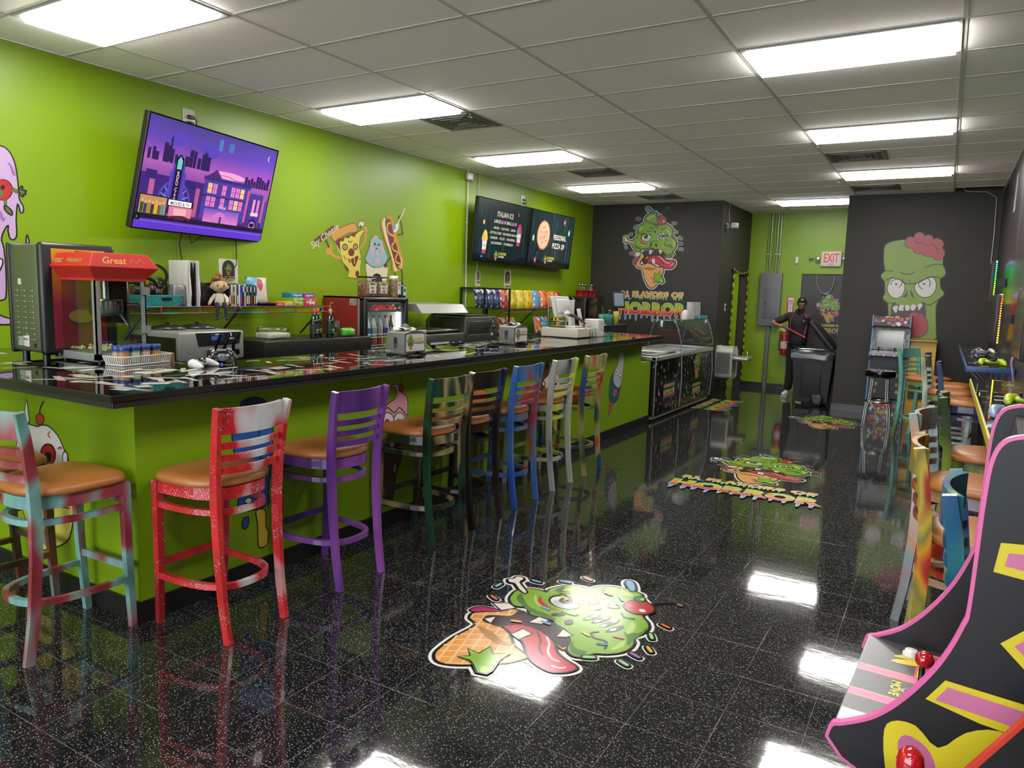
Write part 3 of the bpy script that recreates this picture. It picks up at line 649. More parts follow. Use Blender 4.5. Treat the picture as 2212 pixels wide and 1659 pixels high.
EYEBALL = [
 ('P','whi',1,(-2905,912,-2878,989,-2867,921,-2863,872,-2900,867)),
 ('P','whi',1,(-2984,787,-2920,855,-2782,857,-2750,867,-2678,872,-2594,836,-2543,776,-2493,706,-2482,641,-2517,577,-2825,507,-2994,520,-3017,660)),
 ('P','K',0,(-2614,729,-2624,702,-2648,677,-2681,661,-2716,655,-2747,663,-2767,681,-2773,707,-2762,735,-2738,760,-2705,776,-2669,780,-2639,773,-2619,754)),
 ('P','chr',0,(-2625,726,-2634,701,-2654,680,-2682,665,-2713,660,-2740,667,-2757,683,-2762,706,-2753,731,-2732,753,-2703,767,-2673,771,-2646,764,-2629,748)),
 ('P','K',0,(-2661,711,-2666,698,-2675,687,-2689,680,-2703,678,-2716,681,-2724,690,-2726,702,-2722,714,-2712,725,-2698,732,-2684,734,-2671,731,-2663,722)),
 ('S','red',0.008,(-2658,847,-2683,825,-2661,813)),
 ('S','red',0.008,(-2595,764,-2560,778,-2570,762)),
 ('P','whi',1,(-2506,728,-2510,713,-2517,700,-2528,692,-2538,691,-2548,696,-2553,707,-2554,721,-2551,736,-2543,749,-2533,757,-2522,758,-2513,753,-2507,742)),
 ('P','chr',1,(-2714,904,-2719,890,-2731,879,-2748,871,-2766,869,-2781,873,-2792,882,-2794,895,-2789,908,-2777,920,-2760,927,-2742,929,-2727,925,-2717,916)),
 ('S','K',0.01,(-2757,923,-2741,964,-2705,999)),
 ('P','ylw',1,(-2979,481,-2502,560,-2503,346,-2615,244,-2856,194)),
 ('S','K',0.006,(-2597,456,-2510,462)),
 ('S','K',0.006,(-2603,386,-2502,395)),
]
# ============================================================= THE ROOM
XL, XR, YB, YF, YE, XP, XZ = -4.2, 1.80, 8.95, -6.1, 10.95, -1.93, -0.1
def wallpaint(name, c, rough=.42, bump=.35, var=.06, sheen=.38):
    m = bpy.data.materials.new(name); m.use_nodes = True; n = m.node_tree.nodes; L = m.node_tree.links; b = n['Principled BSDF']
    tc = n.new('ShaderNodeTexCoord'); nz = n.new('ShaderNodeTexNoise'); nz.inputs['Scale'].default_value = 60; nz.inputs['Detail'].default_value = 3
    L.new(tc.outputs['Object'], nz.inputs['Vector'])
    bp = n.new('ShaderNodeBump'); bp.inputs['Strength'].default_value = bump; bp.inputs['Distance'].default_value = .002
    L.new(nz.outputs['Fac'], bp.inputs['Height']); L.new(bp.outputs['Normal'], b.inputs['Normal'])
    n2 = n.new('ShaderNodeTexNoise'); n2.inputs['Scale'].default_value = 1.3; L.new(tc.outputs['Object'], n2.inputs['Vector'])
    c = lin(c); r = ramp(n, [(.3, tuple(x*(1-var) for x in c)), (.7, tuple(x*(1+var) for x in c))]); L.new(n2.outputs['Fac'], r.inputs[0])
    L.new(r.outputs[0], b.inputs['Base Color']); b.inputs['Roughness'].default_value = rough; b.inputs['Specular IOR Level'].default_value = sheen
    _M[name] = m; return m
GREEN = wallpaint('green_wall_paint', '8cb000', .40)
GREENB = wallpaint('green_counter_paint', '86aa00', .45)
BLACKW = wallpaint('black_wall_paint', '38352f', .55, sheen=.3)
PURPW = wallpaint('dark_plum_wall_paint', '3c3236', .35)
COVE = mat('black_cove_base', '1b1b1b', .4)
def floor_mat():
    m = bpy.data.materials.new('black_speckled_vinyl_tile'); m.use_nodes = True; n = m.node_tree.nodes; L = m.node_tree.links; b = n['Principled BSDF']
    tc = n.new('ShaderNodeTexCoord')
    def math_(op, a, c=None):
        q = n.new('ShaderNodeMath'); q.operation = op
        for i, z in enumerate((a, c)):
            if z is None: continue
            if isinstance(z, (int, float)): q.inputs[i].default_value = z
            else: L.new(z, q.inputs[i])
        return q.outputs[0]
    def flecks(scale, st, rot, thr, keep):
        mp = n.new('ShaderNodeMapping'); mp.inputs['Scale'].default_value = st; mp.inputs['Rotation'].default_value = (0, 0, rot)
        L.new(tc.outputs['Object'], mp.inputs['Vector'])
        nz = n.new('ShaderNodeTexNoise'); nz.inputs['Scale'].default_value = scale*.8; L.new(mp.outputs[0], nz.inputs['Vector'])
        ad = n.new('ShaderNodeMixRGB'); ad.blend_type = 'ADD'; ad.inputs[0].default_value = .012; L.new(mp.outputs[0], ad.inputs[1]); L.new(nz.outputs['Color'], ad.inputs[2])
        v = n.new('ShaderNodeTexVoronoi'); v.voronoi_dimensions = '2D'; v.inputs['Scale'].default_value = scale; L.new(ad.outputs[0], v.inputs['Vector'])
        sp = n.new('ShaderNodeSeparateColor'); L.new(v.outputs['Color'], sp.inputs[0])
        return math_('MULTIPLY', math_('LESS_THAN', v.outputs['Distance'], thr), math_('GREATER_THAN', sp.outputs[0], keep)), sp.outputs[1]
    f1, r1 = flecks(66, (1, 2.6, 1), .9, .21, .60)
    f2, r2 = flecks(130, (1.6, 1, 1), .3, .22, .66)
    c1 = ramp(n, [(0, (.055, .055, .05)), (1, (.32, .31, .28))]); L.new(r1, c1.inputs[0])
    mx = n.new('ShaderNodeMixRGB'); L.new(f2, mx.inputs[0]); mx.inputs[1].default_value = (.006, .006, .007, 1); mx.inputs[2].default_value = (.07, .07, .067, 1)
    m2 = n.new('ShaderNodeMixRGB'); L.new(f1, m2.inputs[0]); L.new(mx.outputs[0], m2.inputs[1]); L.new(c1.outputs[0], m2.inputs[2])
    sx = n.new('ShaderNodeSeparateXYZ'); L.new(tc.outputs['Object'], sx.inputs[0])
    lx = math_('LESS_THAN', math_('FRACT', math_('ADD', math_('DIVIDE', sx.outputs[0], .30), 100-.35/.30+.004)), .0075)
    ly = math_('LESS_THAN', math_('FRACT', math_('ADD', math_('DIVIDE', sx.outputs[1], .304), 100-.42/.304+.004)), .0075)
    ln = math_('MAXIMUM', lx, ly)
    nb = n.new('ShaderNodeTexNoise'); nb.inputs['Scale'].default_value = 1.7; L.new(tc.outputs['Object'], nb.inputs['Vector'])
    lf = math_('MULTIPLY', ln, math_('MULTIPLY', math_('GREATER_THAN', nb.outputs['Fac'], .44), .65))
    m3 = n.new('ShaderNodeMixRGB'); L.new(lf, m3.inputs[0]); L.new(m2.outputs[0], m3.inputs[1]); m3.inputs[2].default_value = (.16, .15, .13, 1)
    L.new(m3.outputs[0], b.inputs['Base Color'])
    b.inputs['Roughness'].default_value = .06; b.inputs['Specular IOR Level'].default_value = .55; b.inputs['Coat Weight'].default_value = .3; b.inputs['Coat Roughness'].default_value = .04
    mp = n.new('ShaderNodeMapping'); mp.inputs['Scale'].default_value = (1.6, 4, 1); L.new(tc.outputs['Object'], mp.inputs['Vector'])
    w = n.new('ShaderNodeTexNoise'); w.inputs['Scale'].default_value = 3.0; w.inputs['Detail'].default_value = 3; w.inputs['Roughness'].default_value = .5; L.new(mp.outputs[0], w.inputs['Vector'])
    wl = math_('SUBTRACT', w.outputs['Fac'], math_('MULTIPLY', ln, .5))
    bp = n.new('ShaderNodeBump'); bp.inputs['Strength'].default_value = .085; bp.inputs['Distance'].default_value = .004; L.new(wl, bp.inputs['Height'])
    L.new(bp.outputs['Normal'], b.inputs['Normal'])
    L.new(bp.outputs['Normal'], b.inputs['Coat Normal'])
    return m
def ceil_mat():
    m = bpy.data.materials.new('mineral_fibre_ceiling_tile'); m.use_nodes = True; n = m.node_tree.nodes; L = m.node_tree.links; b = n['Principled BSDF']
    tc = n.new('ShaderNodeTexCoord'); v = n.new('ShaderNodeTexVoronoi'); v.inputs['Scale'].default_value = 70; L.new(tc.outputs['Object'], v.inputs['Vector'])
    nz = n.new('ShaderNodeTexNoise'); nz.inputs['Scale'].default_value = 120; nz.inputs['Detail'].default_value = 2; L.new(tc.outputs['Object'], nz.inputs['Vector'])
    lt = n.new('ShaderNodeMath'); lt.operation = 'LESS_THAN'; lt.inputs[1].default_value = .20; L.new(v.outputs['Distance'], lt.inputs[0])
    g = n.new('ShaderNodeMath'); g.operation = 'GREATER_THAN'; g.inputs[1].default_value = .55; L.new(nz.outputs['Fac'], g.inputs[0])
    mu = n.new('ShaderNodeMath'); mu.operation = 'MULTIPLY'; L.new(lt.outputs[0], mu.inputs[0]); L.new(g.outputs[0], mu.inputs[1])
    mx = n.new('ShaderNodeMixRGB'); L.new(mu.outputs[0], mx.inputs[0]); mx.inputs[1].default_value = (.95, .91, .87, 1); mx.inputs[2].default_value = (.52, .50, .48, 1)
    L.new(mx.outputs[0], b.inputs['Base Color']); b.inputs['Roughness'].default_value = .9; return m
FLOOR = floor_mat(); CEIL = ceil_mat()
box('floor', FLOOR, -6, YF, -.1, 2.5, 11.2, 0, kind='structure')
box('wall_left', GREEN, XL-.15, YF, 0, XL, YB+.15, ZC+.3, kind='structure')
box('wall_back', BLACKW, XL-.15, YB, 0, XP, YB+.14, ZC+.3, kind='structure')
# side wall of the passage with its doorway
b = MB(); b.box(XP-.12, YB+.14, 0, XP, 9.78, ZC+.3); b.box(XP-.12, 9.78, 2.09, XP, 10.78, ZC+.3); b.box(XP-.12, 10.78, 0, XP, YE, ZC+.3)
b.build('wall_passage', BLACKW, kind='structure')
box('wall_storeroom', GREEN, -3.5, YB+.14, 0, -3.4, YE+.1, ZC+.3, kind='structure')
b = MB(); b.box(-3.5, YE, 0, -.99, YE+.1, ZC+.3); b.box(-.99, YE, 2.1, XZ, YE+.1, ZC+.3)
b.build('wall_exit', GREEN, kind='structure')
box('wall_zombie', BLACKW, XZ, YB, 0, XR+.15, YE+.1, ZC+.3, kind='structure')
box('wall_right', PURPW, XR, YF, 0, XR+.15, YB, ZC+.3, kind='structure')
WINW = mat('window_frame_bronze', '2c2a28', .4)
b = MB(); b.box(-6, YF-.1, 0, 2.5, YF, .35); b.box(-6, YF-.1, 2.95, 2.5, YF, ZC+.3); b.box(-6, YF-.1, .35, XL+.15, YF, 2.95); b.box(XR-.15, YF-.1, .35, 2.5, YF, 2.95); b.build('wall_front', GREEN, kind='structure')  # unseen window wall, added to throw daylight onto the ceiling
b = MB()
for k in range(6): x = XL+.15+k*(XR-XL-.34)/5; b.box(x, YF-.08, .35, x+.04, YF-.02, 2.95)
b.build('window_1', WINW, kind='structure')
box('pavement', mat('pale_concrete', 'b8b4ac', .9), -14, YF-9, -.12, 10, YF-.1, -.02, kind='structure')  # unseen ground, added to bounce daylight up to the ceiling
# ceiling tiles laid in a grid, with gaps where fixtures sit
T, U = 1.2192, .6096
lights = [(-3, j) for j in (-9, -5, -1, 3, 7, 11)]+[(0, j) for j in (-9, -5, -1, 3, 7, 11)]+[(-1, 15), (-3, 16)]  # the last one is unseen, added to light the storeroom
cb = MB()
def cellrange(i, j):
    x0, x1 = max(XL, i*T), min(XR, (i+1)*T); y0, y1 = j*U, (j+1)*U
    return x0, x1, y0, y1
openc = {(1, 14)}
for i in range(-4, 2):
    for j in range(-10, 18):
        if (i, j) in lights or (i, j) in openc: continue
        x0, x1, y0, y1 = cellrange(i, j)
        if y0 > YB+.1:
            x0 = max(x0, -3.5); x1 = min(x1, XZ)
            if x1 <= x0: continue
        cb.box(x0, y0, ZC, x1, y1, ZC+.02)
cb.build('ceiling', CEIL, kind='structure')
box('ceiling_plenum', mat('plenum_black', '0a0a0a', .9), -4.4, YF-.1, ZC+.31, 2.5, 11.3, ZC+.36, kind='structure')
g = MB()
for i in range(-3, 2): g.box(i*T-.012, YF, ZC-.004, i*T+.012, YB if i in (-3, 0, 1) else YE, ZC+.001)
for j in range(-9, 18):
    y = j*U; xa, xb = (XL, XR) if y < YB else (XP, XZ)
    g.box(xa, y-.012, ZC-.0035, xb, y+.012, ZC+.001)
g.box(XL, YF, ZC-.006, XL+.02, YB, ZC+.001); g.box(XR-.02, YF, ZC-.006, XR, YB, ZC+.001)
g.build('trim_1', mat('ceiling_grid_metal', (.55, .53, .5), .5), kind='structure')
# baseboards
b = MB(); b.box(XL, YB-.012, 0, XP, YB, .1); b.build('baseboard_back', COVE, kind='structure')
b = MB(); b.box(XP-.5, YE-.012, 0, -1.03, YE, .1); b.build('baseboard_exit', COVE, kind='structure')
b = MB(); b.box(XZ, YB-.014, 0, XR, YB, .1); b.box(XZ-.014, YB-.014, 0, XZ, YE, .1); b.build('baseboard_zombie', mat('charcoal_cove', '3a3a3c', .35), kind='structure')
b = MB(); b.box(XR-.012, YF, 0, XR, YB-.014, .1); b.build('baseboard_right', COVE, kind='structure')
b = MB(); b.box(XP, YB+.0, 0, XP+.012, 9.78, .1); b.build('baseboard_passage', COVE, kind='structure')
# exit door with its green frame
b = MB(); b.box(-1.09, YE-.03, 0, -.99, YE+.02, 2.1); b.box(-1.09, YE-.03, 2.1, XZ-.001, YE+.02, 2.2); b.build('trim_2', GREEN, kind='structure')
d1 = box('door_1', mat('black_door_paint', '3b3838', .45), -.99, YE+.0, 0, XZ-.001, YE+.045, 2.1, kind='structure')
box('wall_storeroom_end', GREEN, -3.4, 10.76, 0, XP-.12, 10.86, ZC+.3, kind='structure')
b = MB(); b.box(XP-.13, 9.74, 0, XP+.012, 9.785, 2.13); b.box(XP-.13, 10.775, 0, XP+.012, 10.82, 2.13); b.box(XP-.13, 9.74, 2.085, XP+.012, 10.82, 2.13); b.build('trim_3', BLACKW, kind='structure')

# ceiling fixtures
LIGHTM = mat('lit_diffuser', (1., .975, .93), .5, emit=LAMP); FRAMEM = mat('white_enamel', 'dcdcd8', .4)
names = {(-3, -1): 'nearest of the left row, right above the television', (-3, 3): 'second of the left row, before the square vent', (-3, 7): 'third of the left row, above the menu screens', (-3, 11): 'farthest of the left row, near the black wall',
    (0, 3): 'largest of the right row', (0, 7): 'middle one of the right row', (0, 11): 'farthest of the right row, above the zombie wall', (-1, 15): 'over the passage to the exit door', (-3, 16): 'inside the storeroom behind the passage doorway'}
for i, j in lights:
    x0, x1, y0, y1 = cellrange(i, j)
    t = thing('ceiling_light', f"lit rectangular ceiling troffer, {names.get((i, j), 'out of view behind the photographer')}", 'ceiling light', (x0, y0, ZC), 0, 'lit troffers in the dropped ceiling')
    a, c = x1-x0, y1-y0; f = MB()
    for q in ((.012, .012, a-.012, .04), (.012, c-.04, a-.012, c-.012), (.012, .04, .04, c-.04), (a-.04, .04, a-.012, c-.04)): f.box(q[0], q[1], -.012, q[2], q[3], .012)
    f.build('frame', FRAMEM, t)
    f = MB(); f.prism([(.04, .004), (.065, -.036), (c-.065, -.036), (c-.04, .004)], .04, a-.04, 'x'); f.build('diffuser', LIGHTM, t)  # deepened below the ceiling to spill light onto the tiles
VENT = mat('grey_vent_metal', '8c8984', .6)
for k, (x, y, lb) in enumerate([(-2.5*T, 4*U, 'beside the second left light'), (-2.5*T, 9*U, 'between the third and fourth left lights'), (-2.5*T, 13*U, 'past the farthest left light near the black wall'), (0, 9*U, 'between the middle and far right lights'), (0, 13*U, 'just before the zombie wall')]):
    t = thing('ceiling_vent', f'square grey air vent in the ceiling {lb}', 'vent', (x, y, ZC), 0, 'square ceiling vents')
    f = MB(); f.box(.02, .02, -.006, .6, .59, .0); f.build('backing', VENT, t)
    f = MB()
    for q in range(4):
        d = .05+q*.06; f.box(d, d, -.012, .61-d, d+.012, -.006); f.box(d, .6-d, -.012, .61-d, .612-d, -.006); f.box(d, d, -.012, d+.012, .6-d, -.006); f.box(.6-d, d, -.012, .612-d, .6-d, -.006)
    f.build('louvre', mat('vent_louvre', 'a09d97', .5), t)
for x, y, lb in ((.03, 8*U+.05, 'by the middle right light'), (-.06, 12*U+.02, 'past the farthest right light'), (-2*T-.02, 4*U+.06, 'by the corner of the second left light'), (-2*T-.05, 7*U+.3, 'beside the third left light')):
    f = MB(); f.lathe([(.025, 0), (.025, -.006), (.008, -.01), (.008, -.035), (.018, -.038), (.018, -.042), (.001, -.044)], 12)
    f.build('sprinkler_head', mat('chrome', 'd8d8d8', .15, 1), label=f'small chrome sprinkler head in the ceiling {lb}', cat='sprinkler', loc=(x, y, ZC))
b = MB(); b.tube([(1.3, 8.75, ZC+.05), (1.36, 8.8, ZC-.02), (1.6, 8.86, ZC-.03), (1.72, 8.93, ZC-.1), (1.735, 8.93, 2.6), (1.735, 8.93, 1.7)], .007, 6)
b.build('cable', mat('white_cable', 'd8d4cc', .5), label='white cable dropping down the corner beside the zombie wall', cat='cable')

# ============================================================= PAINTED AND VINYL ART
A = Art(base=.0012); A.shapes(LOGO, 'K', .013, .05)
A.build('logo_decal', (-3.06, YB, 2.44), (1, 0, 0), (0, 0, 1), label='large zombie ice cream cone decal on the black wall', cat='wall decal')
A = Art(base=.0012); logo_words(A, 0, 0)
A.build('lettering_decal', (-3.06, YB, 1.70), (1, 0, 0), (0, 0, 1), label='dripping 31 Flavors of Horror lettering on the black wall under the cone', cat='wall decal')
A = Art(base=.0012); A.shapes(ZOMBIE, 'zln', .012); A.build('zombie_mural', (0, YB, 0), (1, 0, 0), (0, 0, 1), label='green zombie head with red brain painted on the dark wall', cat='mural')
A = Art(base=.0012); A.shapes(PIZZA, 'dgr', .008);
A.T = (1, .565, 2.49, 2.135); A.text('crm', 'Say Cheese', .095, 0, -.03, .001, shear=.2); A.T = (1, 0, 0, 0)
A.build('pizza_mural', (XL, 0, 0), (0, 1, 0), (0, 0, 1), label='mural of pizza slice with sign, soft serve cup and hot dog on the green wall', cat='mural')
A = Art(base=.0012); A.shapes(LILAC, 'K', .012); A.build('dripping_mural', (XL, 0, 0), (0, 1, 0), (0, 0, 1), label='lilac dripping ice cream mural with red cherry face at the left edge', cat='mural')
FL = (1, 0, 0), (0, 1, 0)
def floor_logo(k, rot, x, y, label, logo=True, words=None):
    A = Art(base=.0008, step=.00004, rough=.17)
    A.T = (k, rot, 0, 0)
    if logo: A.shapes(LOGO, 'K', .013, .05)
    if words:
        A.T = (1, 0, 0, 0)
        A.T = (words[0], words[1], words[2]-x, words[3]-y); logo_words(A, 0, 0)
    return A.build('floor_decal', (x, y, 0), *FL, label=label, cat='floor decal', group='zombie cone vinyls on the floor')
floor_logo(1.04, -.385, -.27, .14, 'nearest and largest zombie ice cream cone decal, tilted on the black floor')
floor_logo(1.0, .0, -.11, 4.23, 'zombie cone floor decal with its Horror lettering underneath, mid aisle', words=(1.03, .03, -.10, 3.51))
floor_logo(.9, .0, .0, 7.62, 'farthest zombie cone floor decal, in front of the wheeled bin')
floor_logo(1, 0, -1.56, 8.2, 'floor lettering decal without a cone, beside the ice cream freezer', logo=False, words=(1.06, PI/2, -1.86, 8.2))

# ============================================================= THE BAR
EDGE = mat('black_bar_edge', '2a2724', .38)
bar = thing('bar_counter', 'long L-shaped green bar counter with glossy black top and black base trim', 'counter', (-1.93, -1., 0))
def W_(b, *a, **k): return b
def childbox(name, m, parent, *c, r=0, **kw):
    lx, ly, lz = parent.location; b = MB()
    q = (c[0]-lx, c[1]-ly, c[2]-lz, c[3]-lx, c[4]-ly, c[5]-lz)
    if r: b.rbox(*q, r)
    else: b.box(*q)
    return b.build(name, m, parent, **kw)
def poly_prism(name, m, parent, pts, z0, z1, bevel=0, **kw):
    lx, ly, lz = parent.location; b = MB(); b.prism([(p[0]-lx, p[1]-ly) for p in pts], z0-lz, z1-lz, 'z')
    return b.build(name, m, parent, bevel=bevel, **kw)
poly_prism('bar_wall', GREENB, bar, [(XL+.002, -1.0), (-1.93, -1.0), (-1.93, 5.95), (-2.05, 5.95), (-2.05, -.88), (XL+.002, -.88)], 0, .80)
poly_prism('bar_wall', GREENB, bar, [(XL+.002, -1.0), (-1.93, -1.0), (-1.93, 5.6), (-2.05, 5.6), (-2.05, -.88), (XL+.002, -.88)], .80, 1.098)
poly_prism('base_trim', COVE, bar, [(XL+.002, -1.014), (-1.916, -1.014), (-1.916, 5.95), (-1.93, 5.95), (-1.93, -1.0), (XL+.002, -1.0)], 0, .105)
poly_prism('top_edge', EDGE, bar, [(XL+.002, -1.24), (-1.695, -1.24), (-1.695, 5.72), (-2.58, 5.72), (-2.58, -.22), (XL+.002, -.22)], 1.099, 1.148, .004)
poly_prism('upper_lip', mat('bar_lip', '221f1d', .3), bar, [(XL+.002, -1.248), (-1.687, -1.248), (-1.687, 5.728), (-1.70, 5.728), (-1.70, -1.235), (XL+.002, -1.235)], 1.124, 1.15)
EPOXY = mat('black_epoxy', '070808', .02, spec=.6, coat=.35)
poly_prism('epoxy_top', EPOXY, bar, [(XL+.004, -1.238), (-1.697, -1.238), (-1.697, 5.718), (-2.578, 5.718), (-2.578, -.222), (XL+.004, -.222)], 1.1485, 1.15)
A = Art(step=.000002, base=.0006, rough=.05); rn = random.Random(3)
for k in range(230):
    if rn.random() < .26: x, y = rn.uniform(-4.1, -1.8), rn.uniform(-1.17, -.32)
    else: x, y = rn.uniform(-2.5, -1.76), rn.uniform(-1.1, 5.6)
    L_, w, a = rn.uniform(.1, .26), rn.uniform(.006, .022), rn.choice([0.0, .15, -.2, .5, PI/2, 1.3, -.7, .9, 1.8])+rn.uniform(-.2, .2)
    if rn.random() < .18: w *= 2.6; L_ *= .7
    c, s_ = math.cos(a), math.sin(a); L_ /= 2
    P = [(-L_, -w), (L_*.8, -w*.8), (L_, w), (-L_*.9, w*.9)]
    P = [(p[0]*c-p[1]*s_+x, p[0]*s_+p[1]*c+y) for p in P]
    if all(XL < p[0] < -1.71 and -1.22 < p[1] < 5.7 and (p[0] > -2.56 or p[1] < -.24) for p in P): A.poly(rn.choice(['f4efdf', 'efe9d6', 'f4efdf', 'dcd6c2', 'c8c4b4']), [(p[0]+1.93, p[1]+1.0) for p in P], False)
A.build('white_inlay', (0, 0, 1.15), *FL, parent=bar, label='white shard pattern sealed in the black top')
for k, dat in enumerate([('BLUE', BLUE_POP, 'blue ice lolly monster painted on the bar front behind the red stool'), ('P', PINK_CONE, 'pink big-eyed ice cream cone painted on the bar front behind the purple stool'), ('O', ORANGE_POP, 'orange ice lolly painted on the bar front behind the black stools'),
        ('C', COFFEE_CUP, 'cream and brown cup character painted on the bar front behind the yellow-grey stool'), ('I', ICE_POP, 'grey and teal melting lolly painted near the far end of the bar front')]):
    A = Art(base=.0012); A.shapes(dat[1], 'K', .008); A.build('bar_mural', (-1.93, 0, 0), (0, 1, 0), (0, 0, 1), label=dat[2], cat='mural', group='cartoon treats painted on the bar')
A = Art(base=.0012); A.shapes(EYEBALL, 'K', .009); A.build('bar_mural', (0, -1.0, 0), (1, 0, 0), (0, 0, 1), label='white eyeball scoop with cherries painted on the short end of the bar', cat='mural', group='cartoon treats painted on the bar')

# ============================================================= BAR STOOLS
SEAT = mat('orange_tan_vinyl', 'c47a3c', .38, bump=.15, bscale=300)
def horseshoe(r, zz, yf, bulge=1., n=18, wf=.19):
    """curve from the right front leg round the back to the left front leg"""
    pts = []
    for i in range(n+1):
        t = PI*i/n; c, s = math.cos(t), math.sin(t)
        x = (abs(c)**.75)*(1 if c >= 0 else -1)*wf*(1+.06*s); y = yf-(abs(s)**.62)*(yf+.19*bulge)
        pts.append((x, y, zz))
    return pts
def make_stool(name, label, m):
    t = thing(name, label, 'bar stool')
    # seat pad: broad straight front, rounded back
    out = []
    for i in range(28):
        a = 2*PI*i/28; c, s = math.cos(a), math.sin(a)
        x = (abs(c)**(.42 if s > 0 else .8))*(1 if c > 0 else -1)*(.222+.008*s); y = (abs(s)**.42 if s > 0 else -abs(s)**.8)*(.222 if s > 0 else .21)
        out.append((x, y+.005))
    b = MB(); rings = [(.90, .712), (.985, .716), (1.0, .73), (.985, .744), (.93, .757), (.75, .768), (.4, .773)]
    vs = [(x*k, y*k, z) for k, z in rings for x, y in out]; n = 28
    fs = [(r*n+i, r*n+(i+1) % n, (r+1)*n+(i+1) % n, (r+1)*n+i) for r in range(len(rings)-1) for i in range(n)]
    fs += [tuple((len(rings)-1)*n+i for i in range(n)), tuple(reversed(range(n)))]
    b.add(vs, fs, True).build('seat', SEAT, t)
    b = MB(); b.tube(horseshoe(0, .683, .19, 1.0, wf=.192), 1, sq=(.024, .056), up=(0, 0, 1)); b.tube([(-.19, .195, .683), (.19, .195, .683)], 1, sq=(.024, .056), up=(0, 0, 1)); b.build('apron', m, t)
    for s in (-1, 1):
        b = MB(); b.tube([(s*.182, .218, 0), (s*.188, .2, .35), (s*.19, .195, .711)], [.8, .95, 1.05], sq=(.036, .036), up=(1, 0, 0)); b.build('leg', m, t)
        P = [(s*.168, -.245, 0), (s*.171, -.215, .2), (s*.174, -.196, .45), (s*.178, -.192, .65), (s*.183, -.2, .8), (s*.192, -.222, .97), (s*.202, -.245, 1.09)]
        b = MB(); b.tube(P, [.9, .95, 1, 1.05, 1, .95, .85], sq=(.044, .026), up=(1, 0, 0)); b.build('leg', m, t)
    for z, k, h in ((.595, 1.02, .026), (.245, 1.1, .028)):
        b = MB(); b.tube(horseshoe(0, z, .2, k, wf=.19), 1, sq=(.026, h), up=(0, 0, 1)); b.build('foot_ring', m, t)
    b = MB(); b.tube([(-.18, .205, .30), (.18, .205, .30)], 1, sq=(.018, .034), up=(0, 0, 1)); b.build('stretcher', m, t)
    b = MB(); b.tube([(-.18, .195, .625), (.18, .195, .625)], 1, sq=(.018, .022), up=(0, 0, 1)); b.build('stretcher', m, t)
    def bow(z, hw, yb, d):
        return [(hw*q, yb-d*(1-q*q), z) for q in [(-1+2*i/8) for i in range(9)]]
    b = MB(); b.tube(bow(1.028, .186, -.218, .045), 1, sq=(.02, .116), up=(0, 0, 1)); b.build('back_rail', m, t)
    for z, y in ((.915, -.206), (.858, -.199), (.80, -.193)):
        b = MB(); b.tube(bow(z, .182-.002*(.95-z), y, .042), 1, sq=(.018, .03), up=(0, 0, 1)); b.build('slat', m, t)
    return t
def stool_copy(src, m, label, group, loc, rz):
    c = dup(src); tag(c, label, 'bar stool', group); c.location = loc; c.rotation_euler = (0, 0, rz)
    for k in c.children:
        if k.name.split('.')[0] != 'seat':
            k.material_slots[0].link = 'OBJECT'; k.material_slots[0].material = m
    return c
PAINTS = dict(
    teal_red=spray('teal_red_spray', ['3a2a20', '6a9a94', '84b8b0', 'a04450', '8c2a34', '6a4a34'], 2.4),
    red=spray('red_spray', ['a01a20', 'd8242a', 'c82428', 'e03034', 'c02428', 'd02830', 'd8d8d8'], 1.6, splat='f4ecec'),
    purple=spray('purple_spray', ['3a2468', '6a3a8a', '8a4aa0', 'a05ab0'], 1.8),
    dkgreen=spray('dark_green_bronze_spray', ['1a1512', '1c4a34', '2a2018', 'a89468', '1c4030'], 2.4),
    black=spray('black_blue_spray', ['14110f', '1c1816', '2a211c', '24386c'], 2.0),
    blue=spray('blue_red_spray', ['1c3c8a', '2a58b0', '3468b8', '5a7898', 'a83448'], 2.2),
    ygrey=spray('yellow_grey_black_spray', ['1c1a18', 'a8a8a4', 'b4b8b0', 'd0dc50', 'c4d040'], 2.4),
    multi=spray('multi_spray', ['2040a0', '3c5a34', 'a09060', 'a8a868', 'b03030'], 3.0),
    bluelime=spray('blue_lime_spray', ['1a3c80', '1c4c90', '3c8890', 'b8d040', 'd4e048'], 2.0, stretch=(1.5, .6, .6)),
    rainbow=spray('rainbow_spray', ['204090', '7a1c18', 'c83020', 'e8a820', '8a8840', 'd8c040', 'b02c20'], 3.0),
    peach=spray('peach_grey_spray', ['8a5a60', '9a7a80', '7a9a94', 'c88850', 'b4b8b4', 'a07078'], 2.2),
    lime=spray('lime_green_spray', ['1c3018', '3c5c20', '8aa034', 'b4c840', '2c4420'], 2.4),
    navy=spray('navy_spray', ['141c3c', '1c2c64', '2a3c70'], 2.2),
    camo=spray('camo_white_spray', ['2c3824', '5a6c34', 'b4c4b8', '8a9040', '3c5030'], 4.0),
    rose=spray('rose_grey_spray', ['7a6a60', '8c7c74', 'b07078', '6c7048', 'a89890'], 2.6),
    turq=spray('turquoise_spray', ['6c8040', '70bca8', '84d0bc', '74c4b0', '8a9a50'], 1.0))
proto = make_stool('bar_stool', 'teal and dark red sprayed bar stool in the left foreground by the bar corner', PAINTS['teal_red'])
G1, G2 = 'spray-painted stools along the bar', 'spray-painted stools at the gaming shelves'
proto['group'] = G1; proto.location = (-2.11, -1.262, 0); proto.rotation_euler = (0, 0, .03)
P_ = PAINTS
stool_copy(proto, spray('brown_teal_spray', ['3a2a20', '4a3428', '8a4a3c', '84b8b4'], 2.2), 'dark brown and teal bar stool half hidden at the far left edge', G1, (-2.72, -1.29, 0), -.02)
rz = PI/2
stool_copy(proto, P_['red'], 'red bar stool splattered with white paint by the corner of the bar', G1, (-1.655, -.755, 0), rz+.03)
